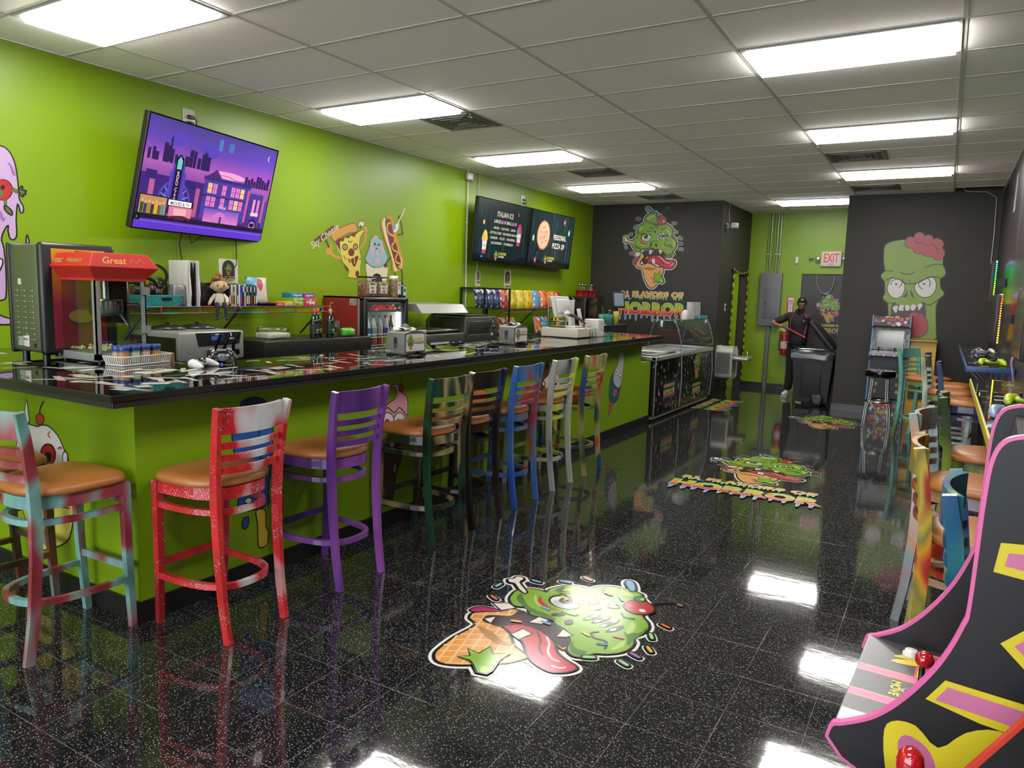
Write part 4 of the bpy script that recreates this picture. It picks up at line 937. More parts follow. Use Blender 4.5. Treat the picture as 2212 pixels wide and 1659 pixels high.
stool_copy(proto, P_['purple'], 'all purple bar stool, second along the long side of the bar', G1, (-1.655, -.03, 0), rz)
stool_copy(proto, P_['dkgreen'], 'dark green and bronze bar stool, between the purple and the black one', G1, (-1.62, .78, 0), rz-.06)
stool_copy(proto, P_['black'], 'black bar stool close behind the dark green one', G1, (-1.645, 1.25, 0), rz-.03)
stool_copy(proto, P_['blue'], 'blue bar stool with red patches in the middle of the bar row', G1, (-1.65, 1.82, 0), rz)
stool_copy(proto, P_['ygrey'], 'yellow, grey and black striped bar stool, second from the far end of the bar', G1, (-1.66, 2.46, 0), rz)
stool_copy(proto, P_['multi'], 'olive and red multicoloured bar stool at the far end of the bar row', G1, (-1.66, 3.08, 0), rz)
R = -PI/2
stool_copy(proto, P_['bluelime'], 'blue and lime bar stool right beside the arcade cabinet', G2, (1.578, -.40, 0), R-.05)
stool_copy(proto, P_['rainbow'], 'rainbow red, yellow and blue bar stool behind the blue and lime one', G2, (1.468, .34, 0), R+.02)
stool_copy(proto, P_['peach'], 'peach and grey bar stool behind the rainbow one', G2, (1.45, 1.27, 0), R-.18)
stool_copy(proto, P_['lime'], 'lime and dark green bar stool at the yellow-edged shelf', G2, (1.545, 2.16, 0), R)
stool_copy(proto, P_['navy'], 'navy blue bar stool near the blue-edged shelf', G2, (1.50, 4.95, 0), R)
stool_copy(proto, P_['camo'], 'green and white blotched bar stool by the blue-edged shelf', G2, (1.37, 5.72, 0), R-.1)
stool_copy(proto, P_['rose'], 'rose and grey bar stool behind the blotched one', G2, (1.36, 6.42, 0), R-.1)
stool_copy(proto, P_['turq'], 'turquoise and olive bar stool turned sideways before the yellow cabinet', G2, (1.13, 7.12, 0), R-.5)
# ============================================================= LIGHT FROM THE STREET SIDE
# (window wall added behind the photographer to brighten the ceiling; see wall_front)
# ============================================================= THINGS ON THE BAR
STEEL = mat('brushed_steel', 'b4b4ae', .32, .9, bump=.1, bscale=200); STEELD = mat('satin_aluminium', 'c0c2c0', .4, .6)
BLK = mat('black_plastic', '161616', .4); BLKG = mat('black_gloss', '0c0c0d', .15); WHT = mat('white_plastic', 'e8e4dc', .35); CREAM = mat('cream_plastic', 'ddd6c4', .4)
CLEAR = glass('clear_glass'); CLEARP = glass('clear_plastic', (.93, .96, .95), .3, .12)
ZT = 1.15
def faceart(parent, origin, u, v, fn, emit=0, name='printed_panel', rough=.4, label=None, base=.0008):
    A = Art(base=base, step=.00005, emit=emit, rough=rough); fn(A)
    lx, ly, lz = 0, 0, 0
    return A.build(name, origin, u, v, parent=parent, label=label)
# --- tall warming cabinet
t = thing('food_display_cabinet', 'tall steel food cabinet with black front frame at the left end of the bar', 'food machine', (-3.43, -.5, ZT))
b = MB(); b.rbox(-.19, -.205, .04, .14, .22, .68, .02); b.build('cabinet_body', STEEL, t)
b = MB(); b.rbox(.13, -.215, .03, .19, .235, .69, .025); b.rbox(-.20, -.215, .03, -.17, .235, .69, .012); b.build('front_frame', BLK, t)
def g_(A):
    A.raw(gradmat('cabinet_graphic', [(0, '8a1428'), (.45, 'a8203c'), (.7, 'd87828'), (1, 'f0b428')]), [(-.165, .07), (.15, .07), (.15, .655), (-.165, .655)], [(0, 1, 2, 3)], [0, 0, 1, 1])
    A.text('K', 'TOPS', .03, .01, .625, .002); A.stroke('K', [(-.12, .61), (-.05, .625), (-.02, .61)], .005); A.stroke('K', [(.05, .61), (.1, .62)], .006)
    A.disc('5a3018', 0, .25, .09, .05); A.disc('c8963c', 0, .26, .08, .04)
faceart(t, (.1905, .01, 0), (0, 1, 0), (0, 0, 1), g_)
for c_ in range(3):
    b = MB()
    for r_ in range(10): b.rbox(-.135+c_*.085, -.212, .40-r_*.032, -.09+c_*.085, -.204, .41-r_*.032, .003)
    b.build('louvre', mat('bright_steel', 'd4d4cc', .25, .9), t)
faceart(t, (0, -.2055, 0), (1, 0, 0), (0, 0, 1), lambda A: A.rect('e0dcd0', -.09, .44, -.05, .475), name='sticker')
faceart(t, (0, -.2055, 0), (1, 0, 0), (0, 0, 1), lambda A: A.rect('9cb09c', -.12, .075, -.065, .13), name='sticker')
def g_(A):
    A.rect('e8e4da', -.06, .075, -.028, .135); A.rect('ece8de', -.028, .072, .008, .14)
    for k in range(5): A.stroke('a04040', [(-.055, .085+k*.01), (-.035, .085+k*.01)], .003, smooth=False); A.stroke('c8a0a0', [(-.024, .082+k*.011), (.002, .082+k*.011)], .002, smooth=False)
faceart(t, (0, -.2055, 0), (1, 0, 0), (0, 0, 1), lambda A: A.rect('K', .06, .07, .085, .095), name='socket')
faceart(t, (0, -.2055, 0), (1, 0, 0), (0, 0, 1), g_, name='sticker')
for x in (-.13, .1):
    for y in (-.16, .17): b = MB(); b.cyl((x, y, 0), .02, .045, 12); b.build('foot', BLK, t)
# --- popcorn machine
RED = mat('popcorn_red', 'd03028', .4); x0, x1, y0, y1 = -.22, .22, -.155, .155
t = thing('popcorn_machine', 'red-topped glass popcorn machine standing on the bar', 'popcorn machine', (-3.11, -.455, ZT))
b = MB(); b.rbox(x0, y0, .012, x1, y1, .06, .004); b.build('base_tray', STEELD, t)
for sx in (x0, x1):
    for sy in (y0, y1):
        b = MB(); dx = .03 if sx < 0 else -.03; dy = .03 if sy < 0 else -.03
        b.box(min(sx, sx+dx), min(sy, sy+dy*.25), .02, max(sx, sx+dx), max(sy, sy+dy*.25), .49); b.box(min(sx, sx+dx*.25), min(sy, sy+dy), .02, max(sx, sx+dx*.25), max(sy, sy+dy), .49); b.build('corner_post', STEELD, t)
for q in ((x0+.03, y0+.002, x1-.03, y0+.005), (x0+.03, y1-.005, x1-.03, y1-.002), (x0+.002, y0+.03, x0+.005, y1-.03), (x1-.005, y0+.03, x1-.002, y1-.03)):
    b = MB(); b.box(q[0], q[1], .06, q[2], q[3], .485); b.build('glass_pane', CLEAR, t)
b = MB(); 
def ring(e, z): return [(x0-e, y0-e, z), (x1+e, y0-e, z), (x1+e, y1+e, z), (x0-e, y1+e, z)]
R_ = ring(.004, .475)+ring(.004, .49)+ring(.055, .555)+ring(.01, .635)
fs = [(i*4+k, i*4+(k+1) % 4, (i+1)*4+(k+1) % 4, (i+1)*4+k) for i in range(3) for k in range(4)]+[(3, 2, 1, 0), (12, 13, 14, 15)]
b.add(R_, fs, False).build('canopy', RED, t, bevel=.003)
def g_(A): 
    A.text('c8a04c', 'Great', .055, -.1, .572, .001, shear=.3); A.text('c8a04c', 'Popcorn', .04, .1, .575, .0008, shear=.3)
    A.stroke('c8a04c', [(-.2, .58), (-.17, .605), (-.15, .575), (-.19, .57)], .002); A.stroke('c8a04c', [(.17, .6), (.19, .575), (.2, .6)], .002)
sl = (0, .045, .08)
faceart(t, (0, y0-.088+.012, -.02), (1, 0, 0), (0, .045/.08*.0, 1), lambda A: None) if False else None
def slopeart(parent, p0, u, v, fn): return faceart(parent, p0, u, v, fn, name='gold_lettering', base=.0012)
slopeart(t, (0, y0-.055, .555), (1, 0, 0), (0, .045, .08), lambda A: (A.text('c8a04c', 'Great', .06, -.1, .022, .001, shear=.3), A.text('c8a04c', 'Western', .045, .09, .026, .0006, shear=.3), A.stroke('c8a04c', [(-.2, .03), (-.18, .06), (-.17, .03), (-.195, .02)], .003)))
slopeart(t, (x1+.055, 0, .555), (0, 1, 0), (-.045, 0, .08), lambda A: (A.text('e0b458', 'Great', .06, -.06, .022, .001, shear=.3), A.stroke('c8a04c', [(.04, .03), (.06, .055), (.08, .03), (.1, .055), (.13, .035)], .003)))
b = MB(); b.lathe([(.001, .27), (.085, .27), (.092, .29), (.092, .355), (.095, .36)], 24, (.03, .02, 0)); b.cyl((.03, .02, .355), .09, .012, 24); b.build('kettle', mat('kettle_steel', 'a8a8a4', .25, 1), t)
b = MB(); b.box(-.05, .0, .32, -.0, .05, .49); b.tube([(.03, .02, .37), (.03, .02, .49)], .02, 10); b.tube([(.09, .05, .31), (.13, .1, .20), (.13, .1, .49)], .009, 6); b.build('kettle_hanger', STEEL, t)
b = MB(); b.box(-.16, .135, .22, .06, .14, .485); b.build('back_plate', BLK, t)
b = MB(); b.tube([(.12, .02, .335), (.19, .03, .338)], .004, 6); b.tube([(.15, .08, .335), (.2, .12, .34)], .012, 8); b.build('handle', mat('dark_red_grip', '7a1c20', .4), t)
b = MB()
for z in (.17, .40): b.box(x1, y1-.03, z, x1+.022, y1+.012, z+.045)
b.build('hinge', STEELD, t)
b = MB(); rn = random.Random(2)
for k in range(46):
    c = (rn.uniform(-.17, .17), rn.uniform(-.11, .11), .068+rn.uniform(0, .012))
    for q in range(3): b.ell((c[0]+rn.uniform(-.008, .008), c[1]+rn.uniform(-.008, .008), c[2]+rn.uniform(-.004, .006)), .009, .008, .007, 6)
b.build('popcorn', mat('popcorn_yellow', 'ecdf9c', .7), t, kind='stuff', label='scattered popcorn on the tray')
b = MB(); b.prism([(x0+.04, .06), (x1-.03, .06), (x1-.03, .13), (.05, .075), (x0+.04, .075)], y1-.05, y1-.012, 'y'); b.build('chute', mat('smoked_plastic', '5a4c44', .3), t)
b = MB(); b.cyl((x0+.08, y0-.012, .03), .013, .014, 10, None); b.build('knob', BLK, t)
for x in (x0+.04, x1-.04):
    for y in (y0+.04, y1-.04): b = MB(); b.cyl((x, y, 0), .012, .014, 10); b.build('foot', BLK, t)
# --- white basket with seasoning shakers
t = thing('plastic_basket', 'white slotted plastic basket full of blue-capped shakers on the bar', 'basket', (-2.765, -.44, ZT), .16)
b = MB(); hw, hl = .075, .175
b.box(-hw*.86, -hl*.93, .0, hw*.86, hl*.93, .004)
for side in range(4):
    n_ = 22 if side % 2 else 9
    for k in range(n_):
        f = -1+2*(k+.5)/n_
        if side % 2: a, c = (hw*.86*(1 if side == 1 else -1), hl*.93*f), (hw*(1 if side == 1 else -1), hl*f)
        else: a, c = (hw*.86*f, hl*.93*(1 if side == 0 else -1)), (hw*f, hl*(1 if side == 0 else -1))
        b.tube([(a[0], a[1], .002), (c[0], c[1], .052)], 1, sq=(.007, .0035), up=(0, 0, 1) if False else ((0, 1, 0) if side % 2 == 0 else (1, 0, 0)))
b.tube([(-hw, -hl, .053), (hw, -hl, .053), (hw, hl, .053), (-hw, hl, .053)], .0035, 6, closed=True)
b.tube([(-hw*.87, -hl*.94, .006), (hw*.87, -hl*.94, .006), (hw*.87, hl*.94, .006), (-hw*.87, hl*.94, .006)], .005, 6, closed=True)
b.build('basket_shell', mat('basket_white', 'ece8e2', .45), t)
def shaker(c, lab, label, loc, rz=0):
    s = thing('seasoning_shaker', label, 'shaker', loc, rz, 'popcorn seasoning shakers in the white basket')
    b = MB(); b.lathe([(.028, 0), (.031, .006), (.031, .078), (.026, .086)], 20); b.build('bottle', mat('shaker_'+c, c, .3), s)
    b = MB(); b.lathe([(.032, .082), (.033, .086), (.033, .106), (.030, .109), (.001, .110)], 20); b.build('cap', mat('cobalt_cap', '24388c', .35), s)
    A = Art(base=.0315, step=.0001)
    n = 6
    for i in range(n):
        a0, a1 = -.9+1.8*i/n, -.9+1.8*(i+1)/n
    b = MB(); vs = []; 
    for i in range(9):
        a = -1.1+2.2*i/8; vs += [(.0314*math.sin(a), -.0314*math.cos(a), .014), (.0314*math.sin(a), -.0314*math.cos(a), .07)]
    b.add(vs, [(2*i, 2*i+2, 2*i+3, 2*i+1) for i in range(8)], True); b.build('label', mat('shaker_label_'+lab, lab, .5), s)
    return s
for i, (x, y, c, l, d) in enumerate([(.03, -.125, '2a6a5c', 'd88030', 'teal seasoning shaker with an orange label, nearest end of the white basket'), (-.032, -.11, '24507a', 'c8b090', 'seasoning shaker behind the teal one at the near end of the basket'), (.032, -.055, '3c8a3c', 'd8e0d0', 'green seasoning shaker, second along the front of the basket'),
        (-.03, -.035, '4a3a80', 'e0d8d0', 'seasoning shaker in the back row middle of the basket'), (.032, .015, '8a5a34', 'e0c8b0', 'brown seasoning shaker, third along the front of the basket'), (.03, .09, '3c2420', 'd8983c', 'dark maroon seasoning shaker with orange face label'), (-.032, .06, '2c6a9c', '9cc8d8', 'light blue seasoning shaker at the far end of the basket')]):
    cs, sn = math.cos(.16), math.sin(.16)
    shaker(c, l, d, (-2.765+x*cs-y*sn, -.44+x*sn+y*cs, ZT+.0045), 1.0)
box('cardboard_box', mat('cardboard', 'a87a4c', .8), -3.0, -.27, ZT, -2.74, -.225, ZT+.055, label='flat brown cardboard box behind the white basket', cat='box')
# --- game controllers
def gamepad(name, label, body, dark, loc, rz, group, tilt=0, scale=1.):
    t = thing(name, label, 'game controller', loc, rz, group); t.rotation_euler = (tilt, 0, rz); t.scale = (scale,)*3
    b = MB(); b.ell((0, 0, .03), .058, .038, .019, 16)
    for s in (-1, 1):
        b.tube([(s*.035, .02, .032), (s*.062, .004, .03), (s*.072, -.03, .024), (s*.074, -.062, .018)], [.022, .026, .021, .012], 12); b.ell((s*.074, -.064, .017), .012, .012, .011, 10)
    b.build('shell', body, t)
    b = MB(); b.ell((0, -.012, .034), .036, .026, .018, 14); b.rbox(-.03, .022, .040, .03, .036, .05, .004); b.build('centre_panel', dark, t)
    for s in (-1, 1):
        b = MB(); b.lathe([(.008, .045), (.006, .055), (.011, .058), (.011, .062), (.001, .062)], 12, (s*.024, -.014, 0)); b.build('thumbstick', dark, t)
        b = MB(); b.rbox(s*.052-.013, .03, .032, s*.052+.013, .045, .046, .004); b.build('trigger', dark, t)
    b = MB()
    for k in range(4): a = k*PI/2; b.cyl((.052+.011*math.cos(a), .012+.011*math.sin(a), .048), .0045, .006, 8)
    b.build('buttons', dark, t)
    b = MB(); b.rbox(-.064, .008, .046, -.042, .015, .053, .002); b.rbox(-.0565, .0, .046, -.0495, .023, .053, .002); b.build('direction_pad', dark, t)
    return t
CW = mat('controller_white', 'e4e2de', .35); CB = mat('controller_black', '1a1a1c', .4); CLM = mat('controller_lime', 'b8d420', .4); CLB = mat('controller_pale_blue', '90a4c4', .35); CG = mat('controller_charcoal', '2c2c30', .4)
gamepad('game_controller', 'white and black game controller lying on the bar beside the basket', CW, CB, (-2.40, -.30, ZT-.006), 1.9, 'game controllers')
t = thing('charging_stand', 'black controller charging stand with a blue light on the bar', 'charging stand', (-2.45, -.13, ZT), 1.3)
b = MB(); b.rbox(-.055, -.035, 0, .055, .035, .012, .005); b.rbox(-.05, .0, .01, .05, .03, .06, .012); b.build('stand', BLKG, t)
b = MB(); b.box(-.006, -.0365, .004, .006, -.035, .008); b.build('indicator_light', mat('blue_led', '3040ff', .4, emit=4), t)
gamepad('game_controller', 'smoky transparent game controller standing upright on the charging stand', glass('smoke_clear', (.55, .56, .58), .5, .15), mat('controller_grey', '8a8c90', .4), (-2.45, -.125, ZT+.04), 1.3, 'game controllers', tilt=1.1)
# --- napkin dispensers
def dispenser(label, loc):
    t = thing('napkin_dispenser', label, 'napkin dispenser', loc, 0, 'grey napkin dispensers')
    b = MB(); n = 8; top = [(-.085+.17*i/n, .165+.018*math.sin(PI*i/n)) for i in range(n+1)]
    b.rbox(-.085, 0, .012, .075, .24, .158, .006); b.build('case', mat('dispenser_grey', '77756f', .4), t)
    prof = [(0, .012), (.24, .012)]+[(.24-.24*i/8, .158+.02*math.sin(PI*i/8)) for i in range(9)]
    b = MB(); b.prism(prof, .075, .083, 'x'); b.prism([(0, .155), (.24, .155)]+[(.24-.24*i/8, .16+.02*math.sin(PI*i/8)) for i in range(9)], -.086, .085, 'x'); b.build('lid', mat('dispenser_rim', '67655f', .4), t)
    def g_(A):
        A.poly('ece9e4', [(.012, .03), (.228, .03)]+[(.228-.216*i/8, .148+.018*math.sin(PI*i/8)) for i in range(9)], False)
        A.T = (.085, 0, .06, .095); A.shapes(LOGO, 'K', .02); A.T = (.10, 0, .155, .125); logo_words(A, 0, 0, drips=False)
    faceart(t, (.0835, 0, 0), (0, 1, 0), (0, 0, 1), g_, name='front_card')
    def g_(A): A.rect('1c2024', -.02, .05, .012, .13); A.rect('3c4c50', -.018, .052, .01, .085); A.disc('d8d8d8', -.062, .027, .006); A.stroke('c0c0bc', [(-.05, .027), (-.02, .027)], .003, smooth=False)
    faceart(t, (0, -.0005, 0), (1, 0, 0), (0, 0, 1), g_, name='window')
    b = MB(); b.rbox(-.09, -.005, 0, .09, .245, .014, .004); b.prism([(.10, .0), (.14, .012), (.17, .024), (.15, .034), (.11, .03), (.06, .02), (.0, .012), (0, 0)], .0, .24, 'y') if False else None
    b.add([(.085, .02+.2*i/8, .004) for i in range(9)]+[(.085+.035*math.sin(PI*i/8), .02+.2*i/8, .018+.012*math.sin(PI*i/8)) for i in range(9)], [(i, i+1, i+10, i+9) for i in range(8)], True)
    b.build('base', BLK, t)
    b = MB(); b.sheet([[(-.05+.09*i/3, .06+.13*j/4, .178+(.018 if 0 < i < 3 else .004)+.006*math.sin(j*1.7)) for j in range(5)] for i in range(4)]); b.sheet([[(-.03+.05*i/2, .1+.02*j, .18+.05*math.sin(.8+i*.6)*(1-j*.3)) for j in range(4)] for i in range(3)]); b.build('napkin', mat('napkin_paper', 'd8d0c4', .9), t)
    return t
dispenser('grey napkin dispenser with logo card on the bar in front of the drinks fridge', (-2.145, 1.14, ZT))
dispenser('grey napkin dispenser farther along the bar, before the chip shelves', (-2.17, 2.74, ZT))
# --- cash register
t = thing('cash_register', 'white cash register with tilted screen at the far end of the bar', 'cash register', (-2.34, 4.36, ZT))
b = MB(); b.rbox(-.225, -.225, .01, .225, .225, .105, .006); b.build('cash_drawer', CREAM, t)
b = MB(); b.box(-.2, -.2, 0, .2, .2, .01); b.build('foot', BLK, t)
b = MB(); Mx = Matrix.Translation((-.10, .0, .33)) @ Euler((0, -.28, -.12)).to_matrix().to_4x4(); b.rbox(-.015, -.17, -.12, .018, .17, .12, .012, M=Mx); b.rbox(.01, -.12, -.08, .04, .12, .08, .015, M=Mx); b.build('screen_back', WHT, t)
b = MB(); b.tube([(-.08, 0, .29), (.02, .02, .22), (.03, .02, .105)], 1, sq=(.09, .04), up=(1, 0, 0)); b.rbox(-.06, -.08, .105, .12, .12, .125, .008); b.build('stand', WHT, t)
b = MB(); Mx = Matrix.Translation((.09, .11, .2)) @ Euler((0, -.25, .0)).to_matrix().to_4x4(); b.rbox(-.012, -.03, -.1, .012, .03, .12, .006, M=Mx); b.build('card_reader', WHT, t)
b = MB(); b.rbox(-.16, -.18, .106, -.0, .0, .122, .006); b.build('keypad', mat('keypad_dark', '3a3a3c', .5), t)
b = MB(); b.tube([(.06, 0, .24), (.12, .02, .2), (.16, .06, .11), (.235, .07, .06), (.235, .07, .0)], .004, 6); b.tube([(.08, .1, .14), (.2, .14, .11), (.23, .15, .05), (.23, .15, .0)], .003, 6); b.build('cable', BLK, t)
t2 = thing('barcode_scanner', 'white and grey handheld scanner resting against the cash register screen', 'scanner', (-2.22, 4.28, ZT+.105))
b = MB(); b.tube([(-.06, -.08, .155), (0, -.02, .13), (.06, .02, .09), (.1, .05, .05)], [.018, .02, .014, .012], 10); b.build('handle', mat('scanner_dark', '3a3c3e', .5), t2)
b = MB(); b.rbox(-.09, -.11, .145, -.03, -.05, .175, .01); b.tube([(.1, .05, .05), (.11, .055, .02), (.1, .05, .001)], .01, 8); b.build('head', WHT, t2)
box('receipt_printer', WHT, -2.28, 4.64, ZT, -2.10, 4.80, ZT+.20, r=.012, label='white receipt printer beside the cash register with printed sheet', cat='printer')
A = Art(); A.rect('f0eee8', -.055, .03, .055, .18)
for k in range(5): A.stroke('8a8a8a', [(-.04, .16-k*.012), (.04, .16-k*.012)], .003, smooth=False)
A.disc('K', 0, .085, .012); A.build('notice_card', (-2.099, 4.72, ZT), (0, 1, 0), (0, 0, 1), label='small printed card stuck on the receipt printer', cat='card')
# ============================================================= SCREENS ON THE LEFT WALL
SCRE = .5
def screen(name, label, cat, centre, yaw, tilt, w, h, fn, depth=.05, group=None, em=SCRE):
    t = thing(name, label, cat, centre, 0, group)
    t.rotation_euler = Euler((0, tilt, yaw))
    b = MB(); b.rbox(-depth, -w/2, -h/2, 0, w/2, h/2, .006); b.build('screen_housing', BLK, t)
    b = MB()
    for q in ((-w/2, -h/2, w/2, -h/2+.012), (-w/2, h/2-.009, w/2, h/2), (-w/2, -h/2, -w/2+.009, h/2), (w/2-.009, -h/2, w/2, h/2)): b.box(0, q[0], q[1], .004, q[2], q[3])
    b.build('bezel', BLKG, t)
    A = Art(base=.0008, step=.00004, emit=em, rough=.25); fn(A, w-.02, h-.022); A.build('picture', (0, 0, 0), (0, 1, 0), (0, 0, 1), parent=t)
    return t
def city(A, w, h):
    X = lambda f: (f-.5)*w
    Y = lambda f: (.5-f)*h
    R = lambda c, x0, y0, x1, y1, tv=None: A.rect(c, X(x0), Y(y1), X(x1), Y(y0), tv)
    sky = gradmat('screen_sky', [(0, 'd070b4'), (.25, 'a050b0'), (.6, '5c3ca8'), (1, '40308c')], SCRE)
    A.raw(sky, [(X(0), Y(.5)), (X(1), Y(.5)), (X(1), Y(0)), (X(0), Y(0))], [(0, 1, 2, 3)], [0, 0, 1, 1])
    sea = gradmat('screen_sea', [(0, '3c1c5c'), (.6, '6c3488'), (1, 'a85cb0')], SCRE)
    A.raw(sea, [(X(0), Y(.9)), (X(1), Y(.9)), (X(1), Y(.40)), (X(0), Y(.34))], [(0, 1, 2, 3)], [0, 0, 1, 1])
    A.disc('e89cc8', X(.62), Y(.38), .2, .03)
    for x, y, r in ((.2, .16, .08), (.24, .13, .06), (.42, .16, .09), (.46, .2, .07)): A.disc('5444b0', X(x), Y(y), r, r*.6)
    R('4878b8', .5, .05, .53, .16); R('4470b4', .58, .06, .62, .15)
    rn = random.Random(4)
    for x in [.02, .05, .07, .12, .14, .17, .20, .27, .30, .33, .36, .39, .41, .43]:
        hh = rn.uniform(.06, .17); R('2c1c54', x, .37-hh, x+rn.uniform(.018, .03), .38)
    A.poly('2c1c54', [(X(.158), Y(.37)), (X(.158), Y(.17)), (X(.165), Y(.12)), (X(.172), Y(.17)), (X(.172), Y(.37))], False)
    A.poly('2c1c54', [(X(.4), Y(.38)), (X(.41), Y(.15)), (X(.42), Y(.38))], False)
    for x in [.76, .785, .81, .835, .86, .885, .91, .935, .96]:
        hh = rn.uniform(.04, .11); R('2c1c54', x, .42-hh, x+.022, .44)
    A.poly('4a2a6c', [(X(.45), Y(.42)), (X(.52), Y(.34)), (X(.58), Y(.44))], False); A.stroke('503074', [(X(.5), Y(.40)), (X(.6), Y(.385)), (X(.7), Y(.41)), (X(.85), Y(.42))], .004)
    A.text('e8e0f4', '(', .05, X(.93), Y(.12), .001)
    # street front
    R('3c2474', 0, .50, .44, .86); R('34206c', .03, .47, .1, .55); R('34206c', .3, .50, .38, .58); R('b05890', .06, .55, .095, .72); R('a85484', .385, .56, .415, .84)
    for r_, c in ((.17, '5040a8'), (.15, '3c2474'), (.12, '5848b0'), (.10, '302060')): A.disc(c, X(.24), Y(.73), r_)
    for k in range(9):
        a = PI*k/8; A.stroke('6cb0c8', [(X(.24)+.06*math.cos(a), Y(.73)+.06*math.sin(a)), (X(.24)+.15*math.cos(a), Y(.73)+.15*math.sin(a))], .006, smooth=False)
    for x0_, x1_, y0_, c in ((.185, .295, .45, '5440b4'), (.2, .28, .38, '4838a4'), (.215, .265, .32, '181430')): A.poly(c, [(X(x0_), Y(.78)), (X(x0_), Y(y0_)), (X((x0_+x1_)/2), Y(y0_-.04)), (X(x1_), Y(y0_)), (X(x1_), Y(.78))], False)
    A.poly('6ac0b8', [(X(.224), Y(.42)), (X(.224), Y(.34)), (X(.24), Y(.30)), (X(.256), Y(.34)), (X(.256), Y(.42))], False)
    for k, ch in enumerate('ROKUCITY'): A.text('d8b0d0', ch, .036, X(.24), Y(.47+.033*k+(.02 if k > 3 else 0)), .001)
    R('483890', .44, .44, .82, .84); R('382874', .43, .42, .83, .455); R('302268', .44, .60, .82, .615)
    for row, ys in ((0, .48), (1, .61)):
        for k, x in enumerate((.47, .51, .585, .66, .70, .74)):
            R(('f0c088' if (k+row) % 5 == 0 else 'd878b8'), x, ys, x+.032, ys+.10)
            A.stroke('302268', [(X(x+.016), Y(ys)), (X(x+.016), Y(ys+.10))], .003, smooth=False); A.stroke('302268', [(X(x), Y(ys+.05)), (X(x+.032), Y(ys+.05))], .003, smooth=False)
    glow = gradmat('screen_glow', [(0, 'd878c0'), (1, '6c4cb4')], SCRE)
    A.raw(glow, [(X(.47), Y(.87)), (X(.76), Y(.87)), (X(.76), Y(.73)), (X(.47), Y(.73))], [(0, 1, 2, 3)], [0, 0, 1, 1])
    A.poly('c070c0', [(X(.55), Y(.87)), (X(.55), Y(.79)), (X(.6), Y(.75)), (X(.65), Y(.79)), (X(.65), Y(.87))]); R('181030', .603, .80, .615, .87); A.text('c8a0e8', 'Hotel', .04, X(.61), Y(.72), .001)
    R('b05890', .80, .48, .82, .82); R('443484', .83, .50, .95, .87); R('b05890', .95, .52, .97, .80); R('4c3c90', .97, .56, 1, .86)
    for x, c in ((.865, 'e890c8'), (.905, 'd878b8')): R(c, x, .56, x+.02, .74)
    R('f0b8b0', .86, .70, .93, .735)
    A.disc('2c1c58', X(.89), Y(.84), .06); A.disc('a060b8', X(.89), Y(.85), .045); R('181030', .87, .82, .91, .87); A.disc('fff0e0', X(.878), Y(.865), .008); A.disc('fff0e0', X(.902), Y(.865), .008)
    R('1c1434', 0, .865, 1, .91); R('5c34c0', 0, .91, 1, 1); A.stroke('8c78e0', [(X(0), Y(.93)), (X(1), Y(.93))], .004, smooth=False)
    R('d87898', .215, .76, .38, .86); R('f0a8b0', .25, .78, .34, .85); A.poly('5a2030', [(X(.22), Y(.885)), (X(.235), Y(.86)), (X(.27), Y(.85)), (X(.33), Y(.845)), (X(.37), Y(.87)), (X(.37), Y(.885))]); A.disc('181018', X(.25), Y(.885), .012); A.disc('181018', X(.345), Y(.885), .012)
    R('141020', .2, .70, .385, .765); R('f0ecf0', .205, .707, .37, .758); A.text('181420', 'MOVIES & TV', .034, X(.288), Y(.75), .0004)
    R('181418', .01, .69, .2, .87); R('b08858', .017, .70, .193, .862)
    for k, c in enumerate(['384838', '2c4048', 'a07840', '303438', 'd8a020', '6c5048', '5c8090']): R(c, .025+k*.023, .765+.01*(k % 2), .045+k*.023, .86); A.disc('d8a080', X(.035+k*.023), Y(.75+.01*(k % 2)), .011)
    R('0c0c10', 0, .87, .035, .93); A.text('e8e8e8', ':', .03, X(.015), Y(.91), .001)
Tv = screen('television', 'large tilted television showing a purple night city, mounted high on the green wall', 'television', (-3.95, .99, 2.42), math.radians(12.2), math.radians(14.9), 1.47, .84, city)
b = MB(); b.box(-.19, -.12, -.12, -.05, .12, .12); b.tube([(-.03, -.1, -.3), (-.05, -.1, -.42), (-.06, -.04, -.5), (-.04, .05, -.42)], .004, 6); b.build('wall_bracket', BLK, Tv)
